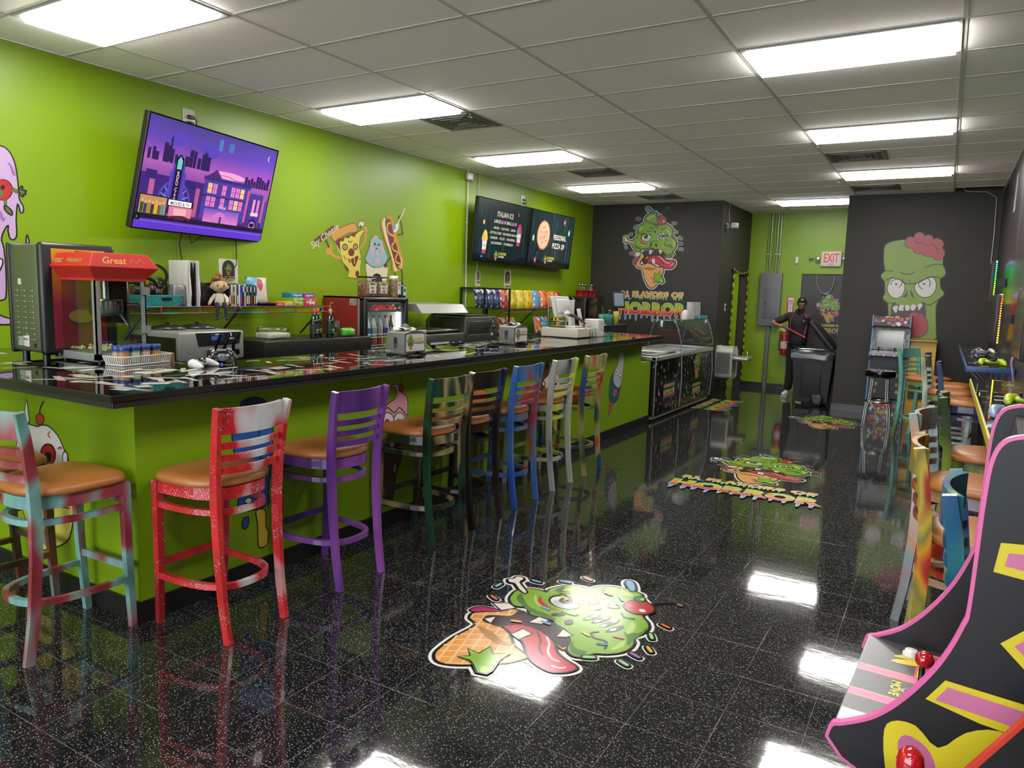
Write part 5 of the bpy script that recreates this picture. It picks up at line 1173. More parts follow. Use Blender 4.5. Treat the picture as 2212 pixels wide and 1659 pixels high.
def menu_l(A, w, h):
    A.rect('14282a', -w/2, -h/2, w/2, h/2); rn = random.Random(8)
    for k in range(46): x = rn.uniform(-w/2, w/2-.02); y = rn.uniform(-h/2, h/2-.2); A.rect(rn.choice(['182e32', '1c3438', '122426', '224044']), x, y, x+rn.uniform(.008, .03), min(h/2, y+rn.uniform(.1, .4)))
    A.poly('0c1416', [(-w/2, -h/2), (-w/2, -h*.38), (-.5, -h*.42), (-.3, -h*.46), (0, -h*.43), (.3, -h*.46), (.5, -h*.38), (w/2, -h*.4), (w/2, -h/2)], False)
    A.poly('0e181a', [(w/2, h/2), (w/2-.12, h/2), (w/2-.06, .2), (w/2-.1, 0), (w/2-.03, -.15), (w/2, -.2)], False)
    C = 'ece4d0'
    A.text(C, 'ITALIAN ICE', .095, .0, .2, .0012, width=.42)
    A.text(C, 'LARGE', .062, -.19, .115, .0008, width=.16); A.text('e0a0e0', '$6.00', .062, -.035, .115, .0012, width=.13); A.text(C, 'SMALL', .062, .115, .115, .0008, width=.14); A.text('e0a0e0', '$4.50', .062, .255, .115, .0012, width=.12)
    for k, (s, x, ww) in enumerate([('- MANGO  -  SOUR APPLE  -  LEMON -', .02, .60), ('- COTTON CANDY   STRAWBERRY-BANANA', 0, .72), ('- RAINBOW  -  TIE DYE  -  STRAWBERRY -', 0, .68), ('BLUE RASPBERRY  -  WATERMELON -', .0, .58)]): A.text(C, s, .046, x, .035-k*.066, .0005, width=ww)
    A.text('d8d030', '31 FLAVORS', .05, .02, -.30, .002, width=.2); A.text(C, 'OF HORROR', .034, .0, -.335, .001, width=.15); A.T = (.10, 0, -.14, -.31); A.shapes(LOGO, 'K', .01); A.T = (1, 0, 0, 0)
    for cx, cy, c1, c2 in ((-.46, -.13, 'e0c850', 'e8b070'), (.40, .02, 'c84070', '50a0a0')):
        A.poly('c84860', [(cx-.05, cy-.02), (cx+.05, cy-.02), (cx+.04, cy-.17), (cx-.04, cy-.17)], False); A.poly('e8e0e0', [(cx-.055, cy), (cx+.055, cy), (cx+.045, cy-.12), (cx-.045, cy-.12)], False)
        A.poly(c1, [(cx-.06, cy), (cx-.065, cy+.05), (cx-.02, cy+.13), (cx+.03, cy+.12), (cx+.06, cy+.05), (cx+.055, cy)]); A.poly(c2, [(cx-.05, cy), (cx-.055, cy+.04), (cx-.01, cy+.08), (cx, cy)]); A.text('384048', '31 FLAVORS', .016, cx, cy-.07, .0006)
    A.disc('e0a060', -.52, .1, .025, .03); A.disc('c83c50', .33, .27, .018, .03); A.disc('30a0a0', -.5, -.34, .03, .012)
def menu_r(A, w, h):
    A.rect('162c30', -w/2, -h/2, w/2, h/2); rn = random.Random(9)
    for k in range(70): x = rn.uniform(-w/2, w/2-.03); y = rn.uniform(-h/2, h/2-.2); A.rect(rn.choice(['2a4a52', '1c3438', '34545c', '3c3440', '203c42']), x, y, x+rn.uniform(.008, .03), min(h/2, y+rn.uniform(.1, .35)))
    A.poly('0c1214', [(-w/2, -h/2), (-w/2, -h*.44), (-.4, -h*.38), (-.1, -h*.45), (.2, -h*.36), (.5, -h*.42), (w/2, -h*.38), (w/2, -h/2)], False)
    A.stroke('0e1416', [(-.6, -.36), (-.5, -.2), (-.35, -.12)], .02)
    A.disc('b87848', -.29, .06, .20, .215, 28); A.disc('e8b898', -.29, .06, .18, .195, 28)
    for k in range(60): a, r_ = rn.uniform(0, 6.28), rn.uniform(0, .16); A.disc(rn.choice(['c87050', 'd89070', 'f0ccb0', 'a85840']), -.29+r_*math.cos(a), .06+r_*math.sin(a), rn.uniform(.008, .02), rn.uniform(.006, .014), 8)
    A.text('ece4d0', 'PERSONAL', .11, .24, .02, .0018, width=.42); A.text('ece4d0', 'PIZZA $9', .11, .22, -.11, .0018, width=.40)
    A.text('d8d030', '31 FLAVORS', .05, .02, -.28, .002, width=.22); A.text('ece4d0', 'OF HORROR', .034, .0, -.315, .001, width=.16); A.T = (.10, 0, -.15, -.29); A.shapes(LOGO, 'K', .01); A.T = (1, 0, 0, 0)
    for x, y, c in ((-.6, 0, '9cd8c8'), (.52, .15, 'a8d8c8'), (.33, .3, 'c84858'), (-.48, -.31, 'c84860')): A.disc(c, x, y, .028, .045); A.disc('e8e8e8', x, y, .01, .015)
Tl = screen('menu_screen', 'left menu screen listing Italian ice flavors on the green wall', 'screen', (-3.98, 5.60, 2.42), 0., math.radians(6), 1.385, .815, menu_l, group='menu screens', em=.26)
Tr = screen('menu_screen', 'right menu screen showing a personal pizza on the green wall', 'screen', (-3.98, 7.012, 2.42), math.radians(.0), math.radians(6), 1.385, .815, menu_r, group='menu screens', em=.26)
for q in (Tl, Tr): b = MB(); b.box(-.17, -.12, -.12, -.05, .12, .12); b.build('wall_bracket', BLK, q)
def outlet(y, z, label):
    t = thing('wall_outlet', label, 'outlet', (XL, y, z), 0, 'white outlets above the screens')
    b = MB(); b.rbox(0, -.055, -.085, .008, .055, .085, .003); b.build('cover_plate', WHT, t)
    b = MB(); b.rbox(.008, -.02, .005, .03, .035, .035, .004); b.rbox(.008, -.02, -.045, .03, .035, -.015, .004); b.tube([(.03, .03, .02), (.04, .045, .0), (.035, .045, -.10), (.03, .03, -.2)], .005, 6); b.build('plug', BLK, t)
outlet(.97, 2.95, 'white double outlet with black plugs above the television'); outlet(6.47, 2.95, 'white double outlet above the right menu screen')
def wall_paper(name, y, z, w, h, label, words, k=1.):
    A = Art(base=.001); A.rect('e8e0d0', -w/2, -h/2, w/2, h/2)
    a, c = w*.33, h*.42
    A.poly('2a2824', [(-a, -h*.12)]+[(-a*math.cos(PI*i/10), h*.22+a*1.1*math.sin(PI*i/10)) for i in range(11)]+[(a, -h*.12)], False)
    A.T = (w*.42, 0, 0, h*.18); A.shapes(LOGO, 'K', .02); A.T = (w*.44, 0, 0, -h*.02); logo_words(A, 0, 0, drips=False); A.T = (1, 0, 0, 0)
    for i, s in enumerate(words): A.text('8cb830' if i < 2 and k > 1 else '8a7a30', s, .16*w, 0, -h*.30-i*h*.13, .003, width=w*(.75 if len(s) > 3 else .2))
    A.build('paper_sign', (XL, y, z), (0, 1, 0), (0, 0, 1), label=label, cat='sign', group='paper signs on the green wall')
wall_paper('s', 1.33, 1.70, .20, .29, 'white paper sign reading All Candy above the game cases', ['ALL CANDY', '$2'], 2)
wall_paper('s', 5.32, 1.80, .13, .2, 'small paper sign taped over the wire chip rack', ['CHIPS'])
wall_paper('s', 6.1, 1.79, .19, .30, 'paper sign on the wall under the left menu screen', ['CHIPS $1.50'])
b = MB(); b.tube([(XL+.012, 5.02, ZC), (XL+.012, 5.02, 1.0)], .012, 8); b.box(XL, 5.0, 2.5, XL+.02, 5.04, 2.52); b.build('conduit', mat('white_conduit', 'd8dcc8', .5), label='white vertical conduit on the green wall beside the menu screens', cat='pipe')
def camera_dev(name, loc, rz, label, parent=None):
    t = thing(name, label, 'security camera', loc, rz, 'white security cameras')
    b = MB(); Mx = Euler((0, PI/2, 0)).to_matrix().to_4x4(); b.lathe([(.045, 0), (.045, .015), (.02, .03)], 14, M=Mx); b.tube([(.02, 0, 0), (.06, .01, .01), (.09, .04, 0)], .012, 8); b.build('mount', WHT, t)
    b = MB(); b.rbox(.04, .05, -.045, .13, .17, .045, .02); b.build('housing', WHT, t)
    b = MB(); b.rbox(.05, .045, -.035, .12, .052, .035, .006); b.build('lens', BLKG, t)
camera_dev('security_camera', (XL+.0, 5.14, 3.08), -2.2, 'white security camera at the ceiling above the left menu screen')
camera_dev('security_camera', (XP, 9.22, 2.8), -1.2, 'white security camera on the black passage corner')
b = MB(); b.tube([(XL+.01, 5.3, ZC), (XL+.02, 5.28, 2.9), (XL+.01, 5.28, 1.6)], .005, 6); b.build('cable', WHT, label='thin white cable running down behind the left menu screen', cat='cable')
b = MB(); b.tube([(XP+.03, 9.22, ZC), (XP+.02, 9.24, 3.0), (XP+.04, 9.23, 2.86)], .004, 6); b.build('cable', WHT, label='thin white cable above the passage security camera', cat='cable')
b = MB(); b.tube([(XL+.08, .85, 2.1), (XL+.02, .84, 1.95), (XL+.03, .86, 1.75)], .005, 6); b.build('cable', BLK, label='black cable hanging below the television to the white console', cat='cable')
b = MB(); b.tube([(XL+.08, 1.33, 2.1), (XL+.02, 1.40, 1.98), (XL+.02, 1.40, 1.8), (XL+.03, 1.22, 1.58)], .005, 6); b.build('cable', BLK, label='black cable hanging from the television past the candy sign', cat='cable')

# ============================================================= SHELF UNDER THE TELEVISION
ZS = 1.44
def wire_shelf(name, label, y0, y1, z, depth, cols, br):
    t = thing(name, label, 'shelf', (XL, y0, z)); rn = random.Random(int(y0*10))
    L_ = y1-y0
    b = MB(); 
    n_ = int(L_/.028)
    for k in range(n_+1): b.tube([(0.005, L_*k/n_, 0), (depth, L_*k/n_, 0)], .0022, 5)
    for x in (.01, depth*.5): b.tube([(x, 0, -.004), (x, L_, -.004)], .003, 6)
    b.build('wire_deck', mat('dark_wire', '28303c', .5), t)
    segs = max(6, int(L_/.16)); b = MB(); mats_ = [mat('rail_'+c, c, .45) for c in cols]
    for zz in (0, -.05):
        for k in range(segs):
            b.cur = rn.randrange(len(cols)); b.tube([(depth, L_*k/segs, zz), (depth, L_*(k+1)/segs, zz)], .005, 6)
    for k in range(0, segs+1, 2): b.cur = rn.randrange(len(cols)); b.tube([(depth, L_*k/segs, 0), (depth, L_*k/segs, -.05)], .006, 6)
    b.build('front_rail', mats_, t)
    for i, (yy, c) in enumerate(br): b = MB(); b.tube([(depth-.02, yy-y0, -.01), (.01, yy-y0, -.27)], 1, sq=(.014, .014)); b.build('bracket', mat('rail_'+c, c, .45), t)
    return t
wire_shelf('wire_shelf', 'wire shelf with red and blue painted front under the television', .12, 2.3, ZS, .33, ['b02c34', '2c4c9c', '38508c', '90404c', '7090b0'], [(.35, '2c4c9c'), (1.2, '8c2028'), (2.15, '2c4880')])
# teal basket of headsets
t = thing('storage_basket', 'turquoise woven plastic basket full of headsets on the shelf', 'basket', (-4.0, .42, ZS+.004))
TEAL = confetti('teal_weave', '1c8c8c', ['3cb4b0', '34a8a8', '48bcb8', '2ca0a0'], 120, .5, .5, (1, 1.6, 1))
b = MB(); a, c, hh = .13, .235, .085
vs = []
for z, k in ((0, .88), (hh, 1.0), (hh, .94), (.006, .84)): vs += [(-a*k, -c*k, z), (a*k, -c*k, z), (a*k, c*k, z), (-a*k, c*k, z)]
b.add(vs, [(i*4+k, i*4+(k+1) % 4, (i+1)*4+(k+1) % 4, (i+1)*4+k) for i in range(3) for k in range(4)]+[(12, 13, 14, 15), (3, 2, 1, 0)], False).build('basket_shell', TEAL, t, bevel=.004)
A = Art(); A.poly('101818', [(-.03, -.011), (.045, -.011), (.05, 0), (.045, .011), (-.03, .011), (-.035, 0)]); A.build('hand_hole', (a*.97, .08, .055), (0, 1, 0), (a*.06/.085, 0, 1), parent=t)
def headset(loc, rot, label, acc='6a2420'):
    h = thing('headset', label, 'headset', loc, 0, 'black gaming headsets in the turquoise basket'); h.rotation_euler = rot
    b = MB(); b.tube([(.085*math.cos(q), 0, .03+.095*math.sin(q)) for q in [PI*i/14 for i in range(15)]], 1, sq=(.022, .012), up=(0, 1, 0)); b.build('headband', BLK, h)
    for s in (-1, 1):
        Mx = Matrix.Translation((s*.085, 0, .02)) @ Euler((0, s*PI/2, 0)).to_matrix().to_4x4()
        b = MB(); b.lathe([(.001, -.028), (.025, -.03), (.046, -.022), (.048, 0), (.04, .018), (.02, .022), (.001, .022)], 18, M=Mx); b.build('ear_cup', BLK, h)
        b = MB(); b.lathe([(.035, .0195), (.04, .0195), (.04, .0225), (.035, .0225)], 18, M=Mx); b.build('accent_ring', mat('accent_'+acc, acc, .4), h)
    b = MB(); b.tube([(.09, .03, .01), (.10, .08, .0), (.06, .12, .01)], .003, 6); b.ell((.055, .125, .01), .008, .012, .008, 8); b.build('microphone', BLK, h)
headset((-3.99, .30, ZS+.10), (.9, .2, 1.2), 'black headset leaning at the near end of the turquoise basket')
headset((-3.98, .40, ZS+.09), (.2, .1, 1.5), 'black headset with red ring in the middle of the turquoise basket', '8c2c28')
headset((-3.99, .53, ZS+.10), (-.3, .1, 1.7), 'black headset at the far end of the turquoise basket, arc upright')
headset((-4.02, .47, ZS+.22), (.5, 1.2, 1.2), 'black headset on top of the pile in the turquoise basket', 'b84040')
# console
t = thing('game_console', 'upright white and black game console on the shelf', 'game console', (-3.99, .745, ZS+.004))
b = MB()
for s in (-1, 1): b.sheet([[(x, s*(.035+.008*math.sin(PI*z/.36)+(.012 if x > .08 else 0))+.0, z) for z in [0, .06, .12, .2, .28, .34, .36]] for x in (-.13, 0, .09, .12)]); b.sheet([[(x, s*(.030+.004*math.sin(PI*z/.36)), z) for z in [0, .06, .12, .2, .28, .34, .36]] for x in (-.13, 0, .09, .12)])
for s in (-1, 1): b.box(-.13, min(s*.028, s*.05), 0, .125, max(s*.028, s*.05), .005); b.prism([(-.13, 0), (.12, 0), (.135, .1), (.12, .25), (.125, .345), (-.13, .36)], min(s*.034, s*.046), max(s*.034, s*.046), 'y')
b.build('shell', WHT, t)
b = MB(); b.rbox(-.12, -.032, .0, .105, .032, .345, .012); b.build('core', BLKG, t)
t = thing('boxed_headset', 'black boxed headset standing behind the plush boy', 'box', (-4.0, .93, ZS+.004))
b = MB(); b.rbox(-.05, -.085, 0, .05, .085, .19, .003); b.build('carton', mat('carton_black', '1c1b1c', .4), t)
faceart(t, (.0505, 0, 0), (0, 1, 0), (0, 0, 1), lambda A: (A.stroke('8a8a8c', [(.04*math.cos(q), .09+.05*math.sin(q)) for q in [6.28*i/16 for i in range(16)]], .003, True), A.text('a0a0a0', 'X', .02, 0, .15, .001)), name='printed_front')
t = thing('magazine', 'grey movie disc case with a suited person leaning behind the console', 'case', (-4.1, .86, ZS+.004))
b = MB(); b.rbox(-.008, -.08, 0, .008, .08, .34, .003); b.build('cover', mat('cover_grey', '8a8a94', .4), t)
faceart(t, (.0085, 0, 0), (0, 1, 0), (0, 0, 1), lambda A: (A.rect('b0b0c0', -.075, .15, .075, .33), A.rect('1c1a1c', -.075, .01, .075, .16), A.disc('a87858', 0, .2, .028, .036), A.poly('141214', [(-.05, .1), (-.04, .155), (0, .165), (.04, .155), (.05, .1)]), A.poly('e8e8e8', [(-.012, .16), (.012, .16), (0, .12)], False), A.text('d8d8d8', 'GAME', .02, 0, .06, .001)), name='printed_front')
t = thing('clear_wrapped_box', 'crinkled clear plastic wrapped package beside the console', 'package', (-3.94, .64, ZS+.004))
b = MB(); b.rbox(-.05, -.055, 0, .05, .055, .17, .02); b.build('wrapping', mat('foil_grey', '9a9a9c', .25, .4, bump=1., bscale=40), t)
# plush boy
SK = mat('plush_skin', 'e4c49c', .9, bump=.4, bscale=200)
t = thing('plush_doll', 'plush boy doll with brown quiff and white shirt sitting on the shelf edge', 'doll', (-3.90, 1.0, ZS+.006), -.45)
b = MB(); b.ell((0, 0, .165), .062, .066, .058, 20); b.ell((.005, -.064, .155), .014, .012, .018, 8); b.ell((.005, .064, .155), .014, .012, .018, 8); b.ell((.062, 0, .155), .01, .01, .008, 8); b.build('head', SK, t)
b = MB(); b.ell((-.012, 0, .19), .06, .068, .05, 18); b.ell((.03, -.03, .225), .03, .035, .022, 12); b.ell((.03, -.01, .25), .018, .026, .022, 10); b.build('hair', mat('plush_hair', 'a06830', .9), t)
A = Art(base=.0625, step=.0003)
for y in (-.024, .024): A.disc('2c2418', y, .0, .007, .009)
A.stroke('5a3820', [(-.015, -.022), (0, -.028), (.016, -.02)], .003); A.stroke('6a4424', [(-.034, .018), (-.024, .022), (-.014, .018)], .0025); A.stroke('6a4424', [(.014, .018), (.024, .022), (.034, .018)], .0025)
A.build('face', (-.004, 0, .165), (0, 1, 0), (0, 0, 1), parent=t)
b = MB(); b.lathe([(.038, 0), (.042, .03), (.038, .07), (.025, .105)], 16, (0, 0, 0)); b.tube([(0, -.03, .09), (.01, -.06, .06), (.03, -.085, .02)], [.017, .016, .013], 10); b.tube([(0, .03, .09), (.02, .055, .06), (.045, .05, .025)], [.017, .016, .013], 10); b.build('shirt', mat('plush_shirt', 'e8dcc4', .9), t)
for s in (-1, 1):
    b = MB(); b.tube([(.01, s*.022, .012), (.055, s*.03, .016), (.075, s*.032, -.02), (.078, s*.034, -.09)], [.02, .018, .015, .013], 10); b.build('leg', mat('plush_navy', '20242e', .9), t)
    b = MB(); b.ell((.085, s*.035, -.10), .02, .013, .014, 10); b.build('shoe', mat('plush_shoe', '2a2c34', .8), t)
    b = MB(); b.ell((.035 if s < 0 else .05, s*.088 if s < 0 else .05, .014), .013, .012, .012, 8); b.build('hand', SK, t)
# row of game cases
cols = ['3c2c54', 'e0dcd0', 'd8c850', 'e4e0d8', '2850a0', 'e0e0e4', '2c58a8', '1c3c90', 'd8d4cc', '2c2c30', '3c7040', '28282c', '2c7c38', '303034', '2458a8']
for k, c in enumerate(cols):
    y = 1.095+k*.0195; zt = .178 if k % 4 else .186
    dsc = {'3c2c54': 'purple', 'e0dcd0': 'cream', 'd8c850': 'yellow', 'e4e0d8': 'off-white', '2850a0': 'blue', 'e0e0e4': 'white', '2c58a8': 'mid blue', '1c3c90': 'deep blue', 'd8d4cc': 'pale grey', '2c2c30': 'black', '3c7040': 'dull green', '28282c': 'black', '2c7c38': 'green', '303034': 'charcoal', '2458a8': 'bright blue'}[c]
    ordn = ['nearest', 'second', 'third', 'fourth', 'fifth', 'sixth', 'seventh', 'eighth', 'ninth', 'tenth', 'eleventh', 'twelfth', 'thirteenth', 'fourteenth', 'farthest'][k]
    t = thing('game_case', f'{dsc} game case, {ordn} in the row beside the plush doll', 'game case', (-3.955, y, ZS+.004), 0, 'row of video game cases on the shelf')
    b = MB(); b.rbox(-.065, -.0075, 0, .065, .0075, zt, .002); b.build('case', mat('case_'+c, c, .3), t)
    A = Art(base=.0006, step=.0001); A.rect(['f0f0f0', 'c03030', '202020', 'e0c040', 'f4f4f4'][k % 5], -.005, .02, .005, .09); A.rect(['203060', 'e8e8e8'][k % 2], -.005, .12, .005, .165); A.build('spine_print', (.0652, 0, 0), (0, 1, 0), (0, 0, 1), parent=t)
def pillow(t, name, m, w, h, d, seed=0, parts=(), tilt=0):
    rn = random.Random(seed); n_ = 9; b = MB()
    for s in (1, -1):
        g_ = []
        for i in range(n_):
            row = []
            for j in range(n_):
                u, v = -1+2*i/(n_-1), -1+2*j/(n_-1)
                k = max(0, (1-u**2))**.5*max(0, (1-v**4))**.5
                row.append((s*(d/2*k)+rn.uniform(-.004, .004)*k, u*w/2*(1-.05*(1-v*v)), (v+1)*h/2))
            g_.append(row)
        b.sheet(g_)
    return b.build(name, m, t)
t = thing('snack_bag', 'big white and blue snack bag leaning beyond the game cases', 'bag', (-4.05, 1.52, ZS+.004)); t.rotation_euler = (0, -.1, .1)
pillow(t, 'pouch', confetti('blue_white_pouch', 'e0d8cc', ['3c8cc0', '58a8d0', 'e8e4dc', 'c84040', 'e8dcb0'], 9, .55, .4), .26, .25, .07, 3)
t = thing('frying_pan', 'black shallow pan lying on the shelf before the snack bag', 'pan', (-3.98, 1.52, ZS+.004))
b = MB(); b.lathe([(.001, .0), (.10, .0), (.12, .03), (.125, .03), (.105, .006), (.001, .006)], 24); b.build('dish', BLK, t)
b = MB(); b.tube([(.0, .12, .025), (.02, .22, .03)], .008, 8); b.build('handle', BLK, t)
def candybox(y, z, w, h, c, acc, label, x=-3.96):
    t = thing('candy_box', label, 'candy box', (x, y, z), 0, 'colourful candy boxes on the shelf')
    b = MB(); b.rbox(-.06, -w/2, 0, .06, w/2, h, .003); b.build('carton', mat('candy_'+c, c, .4), t)
    def g_(A):
        rn = random.Random(int(y*100)); 
        for k in range(10): A.disc(rn.choice(acc), rn.uniform(-w*.4, w*.4), rn.uniform(h*.2, h*.8), rn.uniform(.2, .35)*min(w, h)*.5, None, 10)
        A.text('f4f0e8', ['Sours', 'Chews', 'Airheads', 'Gummies'][int(y*50) % 4], h*.4, 0, h*.35, .001, width=w*.7)
    faceart(t, (.0605, 0, 0), (0, 1, 0), (0, 0, 1), g_, name='printed_front')
candybox(1.63, ZS+.004, .10, .035, 'e8402c', ['f0c030', 'c83020'], 'flat red candy box left of the stacked candy')
candybox(1.74, ZS+.004, .10, .04, 'f0c428', ['e89030', 'c83030'], 'flat yellow candy box left of the stacked candy')
candybox(1.86, ZS+.004, .13, .075, '9cc83c', ['e8404c', '60a030', 'f0e060'], 'lime candy box, lower nearer one of the stack')
candybox(2.01, ZS+.004, .16, .075, 'd84860', ['a8d040', 'f4f0e0', 'e87030'], 'red and lime candy box, lower farther one of the stack')
candybox(1.87, ZS+.080, .15, .045, '2c8cc0', ['e87030', 'f0d040', '3c50a0'], 'blue candy box, upper nearer one of the stack', -3.99)
candybox(2.02, ZS+.080, .13, .045, '7a50a8', ['f09030', '40b0d0'], 'purple candy box, upper farther one of the stack', -3.99)
# ============================================================= BACK COUNTER AND MACHINES
KZ = .92
t = thing('back_counter', 'black work counter along the green wall behind the bar', 'counter', (XL, .1, 0))
b = MB(); b.box(.002, 0, .0, .72, 8.7, KZ-.03); b.build('cabinet_body', mat('black_laminate', '1a1a1a', .5), t)
b = MB(); b.rbox(.002, -.02, KZ-.03, .75, 8.72, KZ, .004); b.build('worktop', mat('black_worktop', '161616', .25), t)
# frozen drink machine
t = thing('frozen_drink_machine', 'silver frozen drink machine with dark display and three black taps', 'drink machine', (-3.9, .665, KZ))
b = MB(); b.rbox(-.27, -.29, .12, .35, .29, .345, .02); b.build('body', mat('machine_silver', 'b0b0ac', .35, .3), t)
b = MB(); b.rbox(-.26, -.27, 0, .24, .27, .125, .01); b.rbox(.2, -.26, 0, .33, .26, .035, .01); b.build('lower_body', mat('machine_grey', '9a9a98', .4), t)
b = MB(); b.box(-.25, -.292, .03, .31, -.288, .30); b.build('side_panel', BLK, t)
for y in (-.13, .13):
    b = MB(); b.lathe([(.13, 0), (.135, .012), (.10, .03), (.04, .04), (.001, .04)], 24, (-.0, y, .345)); b.rbox(-.03, y-.012, .37, .03, y+.012, .40, .008); b.build('hopper_lid', mat('lid_smoke', '2c2a28', .3), t)
def g_(A):
    A.poly('141414', [(-.13, .10), (.24, .11), (.26, .205), (-.155, .205)][::1], False); A.rect('283860', -.02, .14, .10, .20); A.rect('5878c8', -.015, .15, .05, .175); A.text('e8e8e8', 'FREEZE', .014, .04, .185, .0006); A.text('f0f0f0', 'Icetro', .022, .16, .15, .0008, shear=.3); A.poly('e8e8e8', [(.15, .175), (.17, .175), (.165, .195), (.16, .203), (.155, .195)])
faceart(t, (.3508, 0, .13), (0, 1, 0), (0, 0, 1), g_, name='display_panel', emit=.08)
for y in (.0, .08, .16):
    b = MB(); b.tube([(.37, y, .16), (.37, y, .22)], .018, 10); b.tube([(.372, y, .21), (.385, y+.01, .26), (.40, y+.03, .325)], [.012, .01, .012], 8); b.build('tap', BLKG, t)
b = MB(); b.rbox(.35, -.06, .155, .385, .22, .205, .01); b.build('tap_housing', BLKG, t)
# black cabinet with bottles
t = thing('black_display_box', 'black box table holding syrup bottles left of the red fridge', 'stand', (-3.78, 1.56, KZ))
b = MB(); b.rbox(-.27, -.44, 0, .28, .85, .245, .006); b.build('body', mat('box_black', '1b1a19', .35), t)
ZB = KZ+.246
def lathe_bottle(name, label, cat, loc, prof, m, cap, capm, group=None, lab=None, labm=None):
    t = thing(name, label, cat, loc, 0, group)
    b = MB(); b.lathe(prof, 18); b.build('glass_body', m, t)
    b = MB(); b.lathe(cap, 14); b.build('cap', capm, t)
    if lab: b = MB(); b.lathe(lab, 18); b.build('label', labm, t)
    return t
BG = mat('dark_green_glass', '12301c', .08, coat=.5)
SY = [(.001, 0), (.036, 0), (.038, .01), (.038, .15), (.03, .18), (.014, .205), (.013, .25)]
for k, (x, y, lb) in enumerate([(-3.60, 1.76, 'dark green syrup bottle with red cap, nearest of the three'), (-3.66, 1.86, 'dark green syrup bottle in the middle of the three'), (-3.59, 1.95, 'syrup bottle with a gold pump top and lime label')]):
    t = lathe_bottle('syrup_bottle', lb, 'bottle', (x, y, ZB), SY, BG, [(.015, .225), (.016, .262), (.001, .263)], mat('cap_red', 'c03028', .4) if k < 2 else mat('pump_tan', 'b89058', .4), 'green syrup bottles on the black box', [(.0385, .04), (.0387, .05), (.0387, .12), (.0385, .13)], mat('syrup_label', '2c3428' if k < 2 else '6a9c30', .5))
    A = Art(base=.0395, step=.0002); A.text('e8e4dc', ['TORANI', 'TORANI', 'Sour'][k], .016, 0, .07, .0008, width=.035 if k == 2 else .03); A.disc('b8d860', .0, .055, .007); A.build('label_print', (0, 0, 0), (0, 1, 0), (0, 0, 1), parent=t)
    if k == 2: b = MB(); b.tube([(0, 0, .26), (0, 0, .31), (.02, .01, .32)], .006, 6); b.build('pump', mat('pump_tan', 'b89058', .4), t)
for k in range(2):
    t = thing('cup_stack', ['stack of clear plastic cups beside the syrup bottles', 'shorter stack of clear cups behind the taller one'][k], 'cups', (-3.6-.06*k, 2.05+.02*k-.01, ZB))
    b = MB(); 
    for q in range(7-2*k): b.lathe([(.02, .014*q), (.028, .014*q+.07), (.03, .014*q+.072), (.0285, .014*q+.07)], 16)
    b.build('cup', CLEARP, t)
t = thing('plastic_wrap_bag', 'clear plastic bag over white trays on the black box', 'bag', (-3.78, 1.45, ZB+.002))
b = MB(); b.rbox(-.09, -.12, 0, .09, .12, .05, .015); b.build('tray', CREAM, t)
pillow(t, 'wrap', CLEARP, .30, .11, .26, 4)
t = thing('green_bag', 'clear bag of green straws on the black box', 'bag', (-3.74, 2.10-.19, ZB+.001)); t.location.y = 2.2; t.location.x = -3.62; t.location.z = ZB+.001
pillow(t, 'pouch', mat('green_translucent', '58c038', .3), .17, .08, .14, 5)
# ============================================================= RED DRINKS FRIDGE
t = thing('drinks_fridge', 'red-sided glass door drinks fridge lit inside, filled with bottles', 'fridge', (-3.9, 2.79, KZ))
FR = mat('fridge_red', 'a02c28', .35); b = MB()
b.box(-.27, -.34, .0, .20, -.325, .62); b.box(-.27, .325, .0, .20, .34, .62); b.box(-.27, -.34, .605, .20, .34, .62); b.box(-.27, -.34, 0, .20, .34, .10); b.box(-.28, -.34, 0, -.265, .34, .62); b.build('cabinet_body', FR, t)
b = MB(); b.box(-.262, -.322, .102, -.258, .322, .60); b.box(-.262, -.324, .102, .198, -.320, .60); b.box(-.262, .320, .102, .198, .324, .60); b.box(-.262, -.32, .101, .198, .32, .105); b.box(-.262, -.32, .60, .198, .32, .604); b.build('liner', mat('fridge_liner', 'f0f4f2', .5), t)
b = MB(); f0, f1 = .20, .28
b.rbox(f0, -.34, .0, f1, -.285, .62, .015); b.rbox(f0, .285, .0, f1, .34, .62, .015); b.rbox(f0, -.34, .565, f1, .34, .62, .02); b.rbox(f0, -.34, 0, f1, .34, .09, .015); b.build('door_frame', mat('fridge_black', '1c1c1e', .3), t)
b = MB(); b.box(f0-.01, -.345, .02, f0+.012, -.338, .60); b.build('side_trim', STEELD, t)
b = MB(); b.box(f0+.04, -.285, .09, f0+.045, .285, .565); b.build('door_glass', CLEAR, t)
LED = mat('fridge_lamp', (.95, 1., .98), .5, emit=16.)
b = MB(); b.box(f0-.02, -.275, .1, f0-.012, -.262, .5); b.box(f0-.02, .262, .1, f0-.012, .275, .5); b.build('interior_lamp', LED, t)
def g_(A):
    A.rect('3c4038', -.28, -.045, .28, .045); rn = random.Random(2)
    for k in range(30): A.disc(rn.choice(['7a3030', '4c5848', 'a0a08c', '8c4040', '2c3428']), rn.uniform(-.26, .26), rn.uniform(-.03, .03), .022, .012, 8)
    A.text('d03030', 'Coca-Cola', .075, -.04, -.02, .002, shear=.35)
faceart(t, (f0+.047, 0, .515), (0, 1, 0), (0, 0, 1), g_, emit=.35, name='header_sign')
for z in (.10, .21): b = MB(); [b.tube([(-.25, y, z), (.18, y, z)], .003, 4) for y in [-.26+.026*i for i in range(21)]]; b.tube([(.18, -.3, z), (.18, .3, z)], .005, 6); b.tube([(.18, -.3, z+.03), (.18, .3, z+.03)], .004, 6); b.build('wire_rack', mat('rack_white', 'e8e8e8', .4), t)
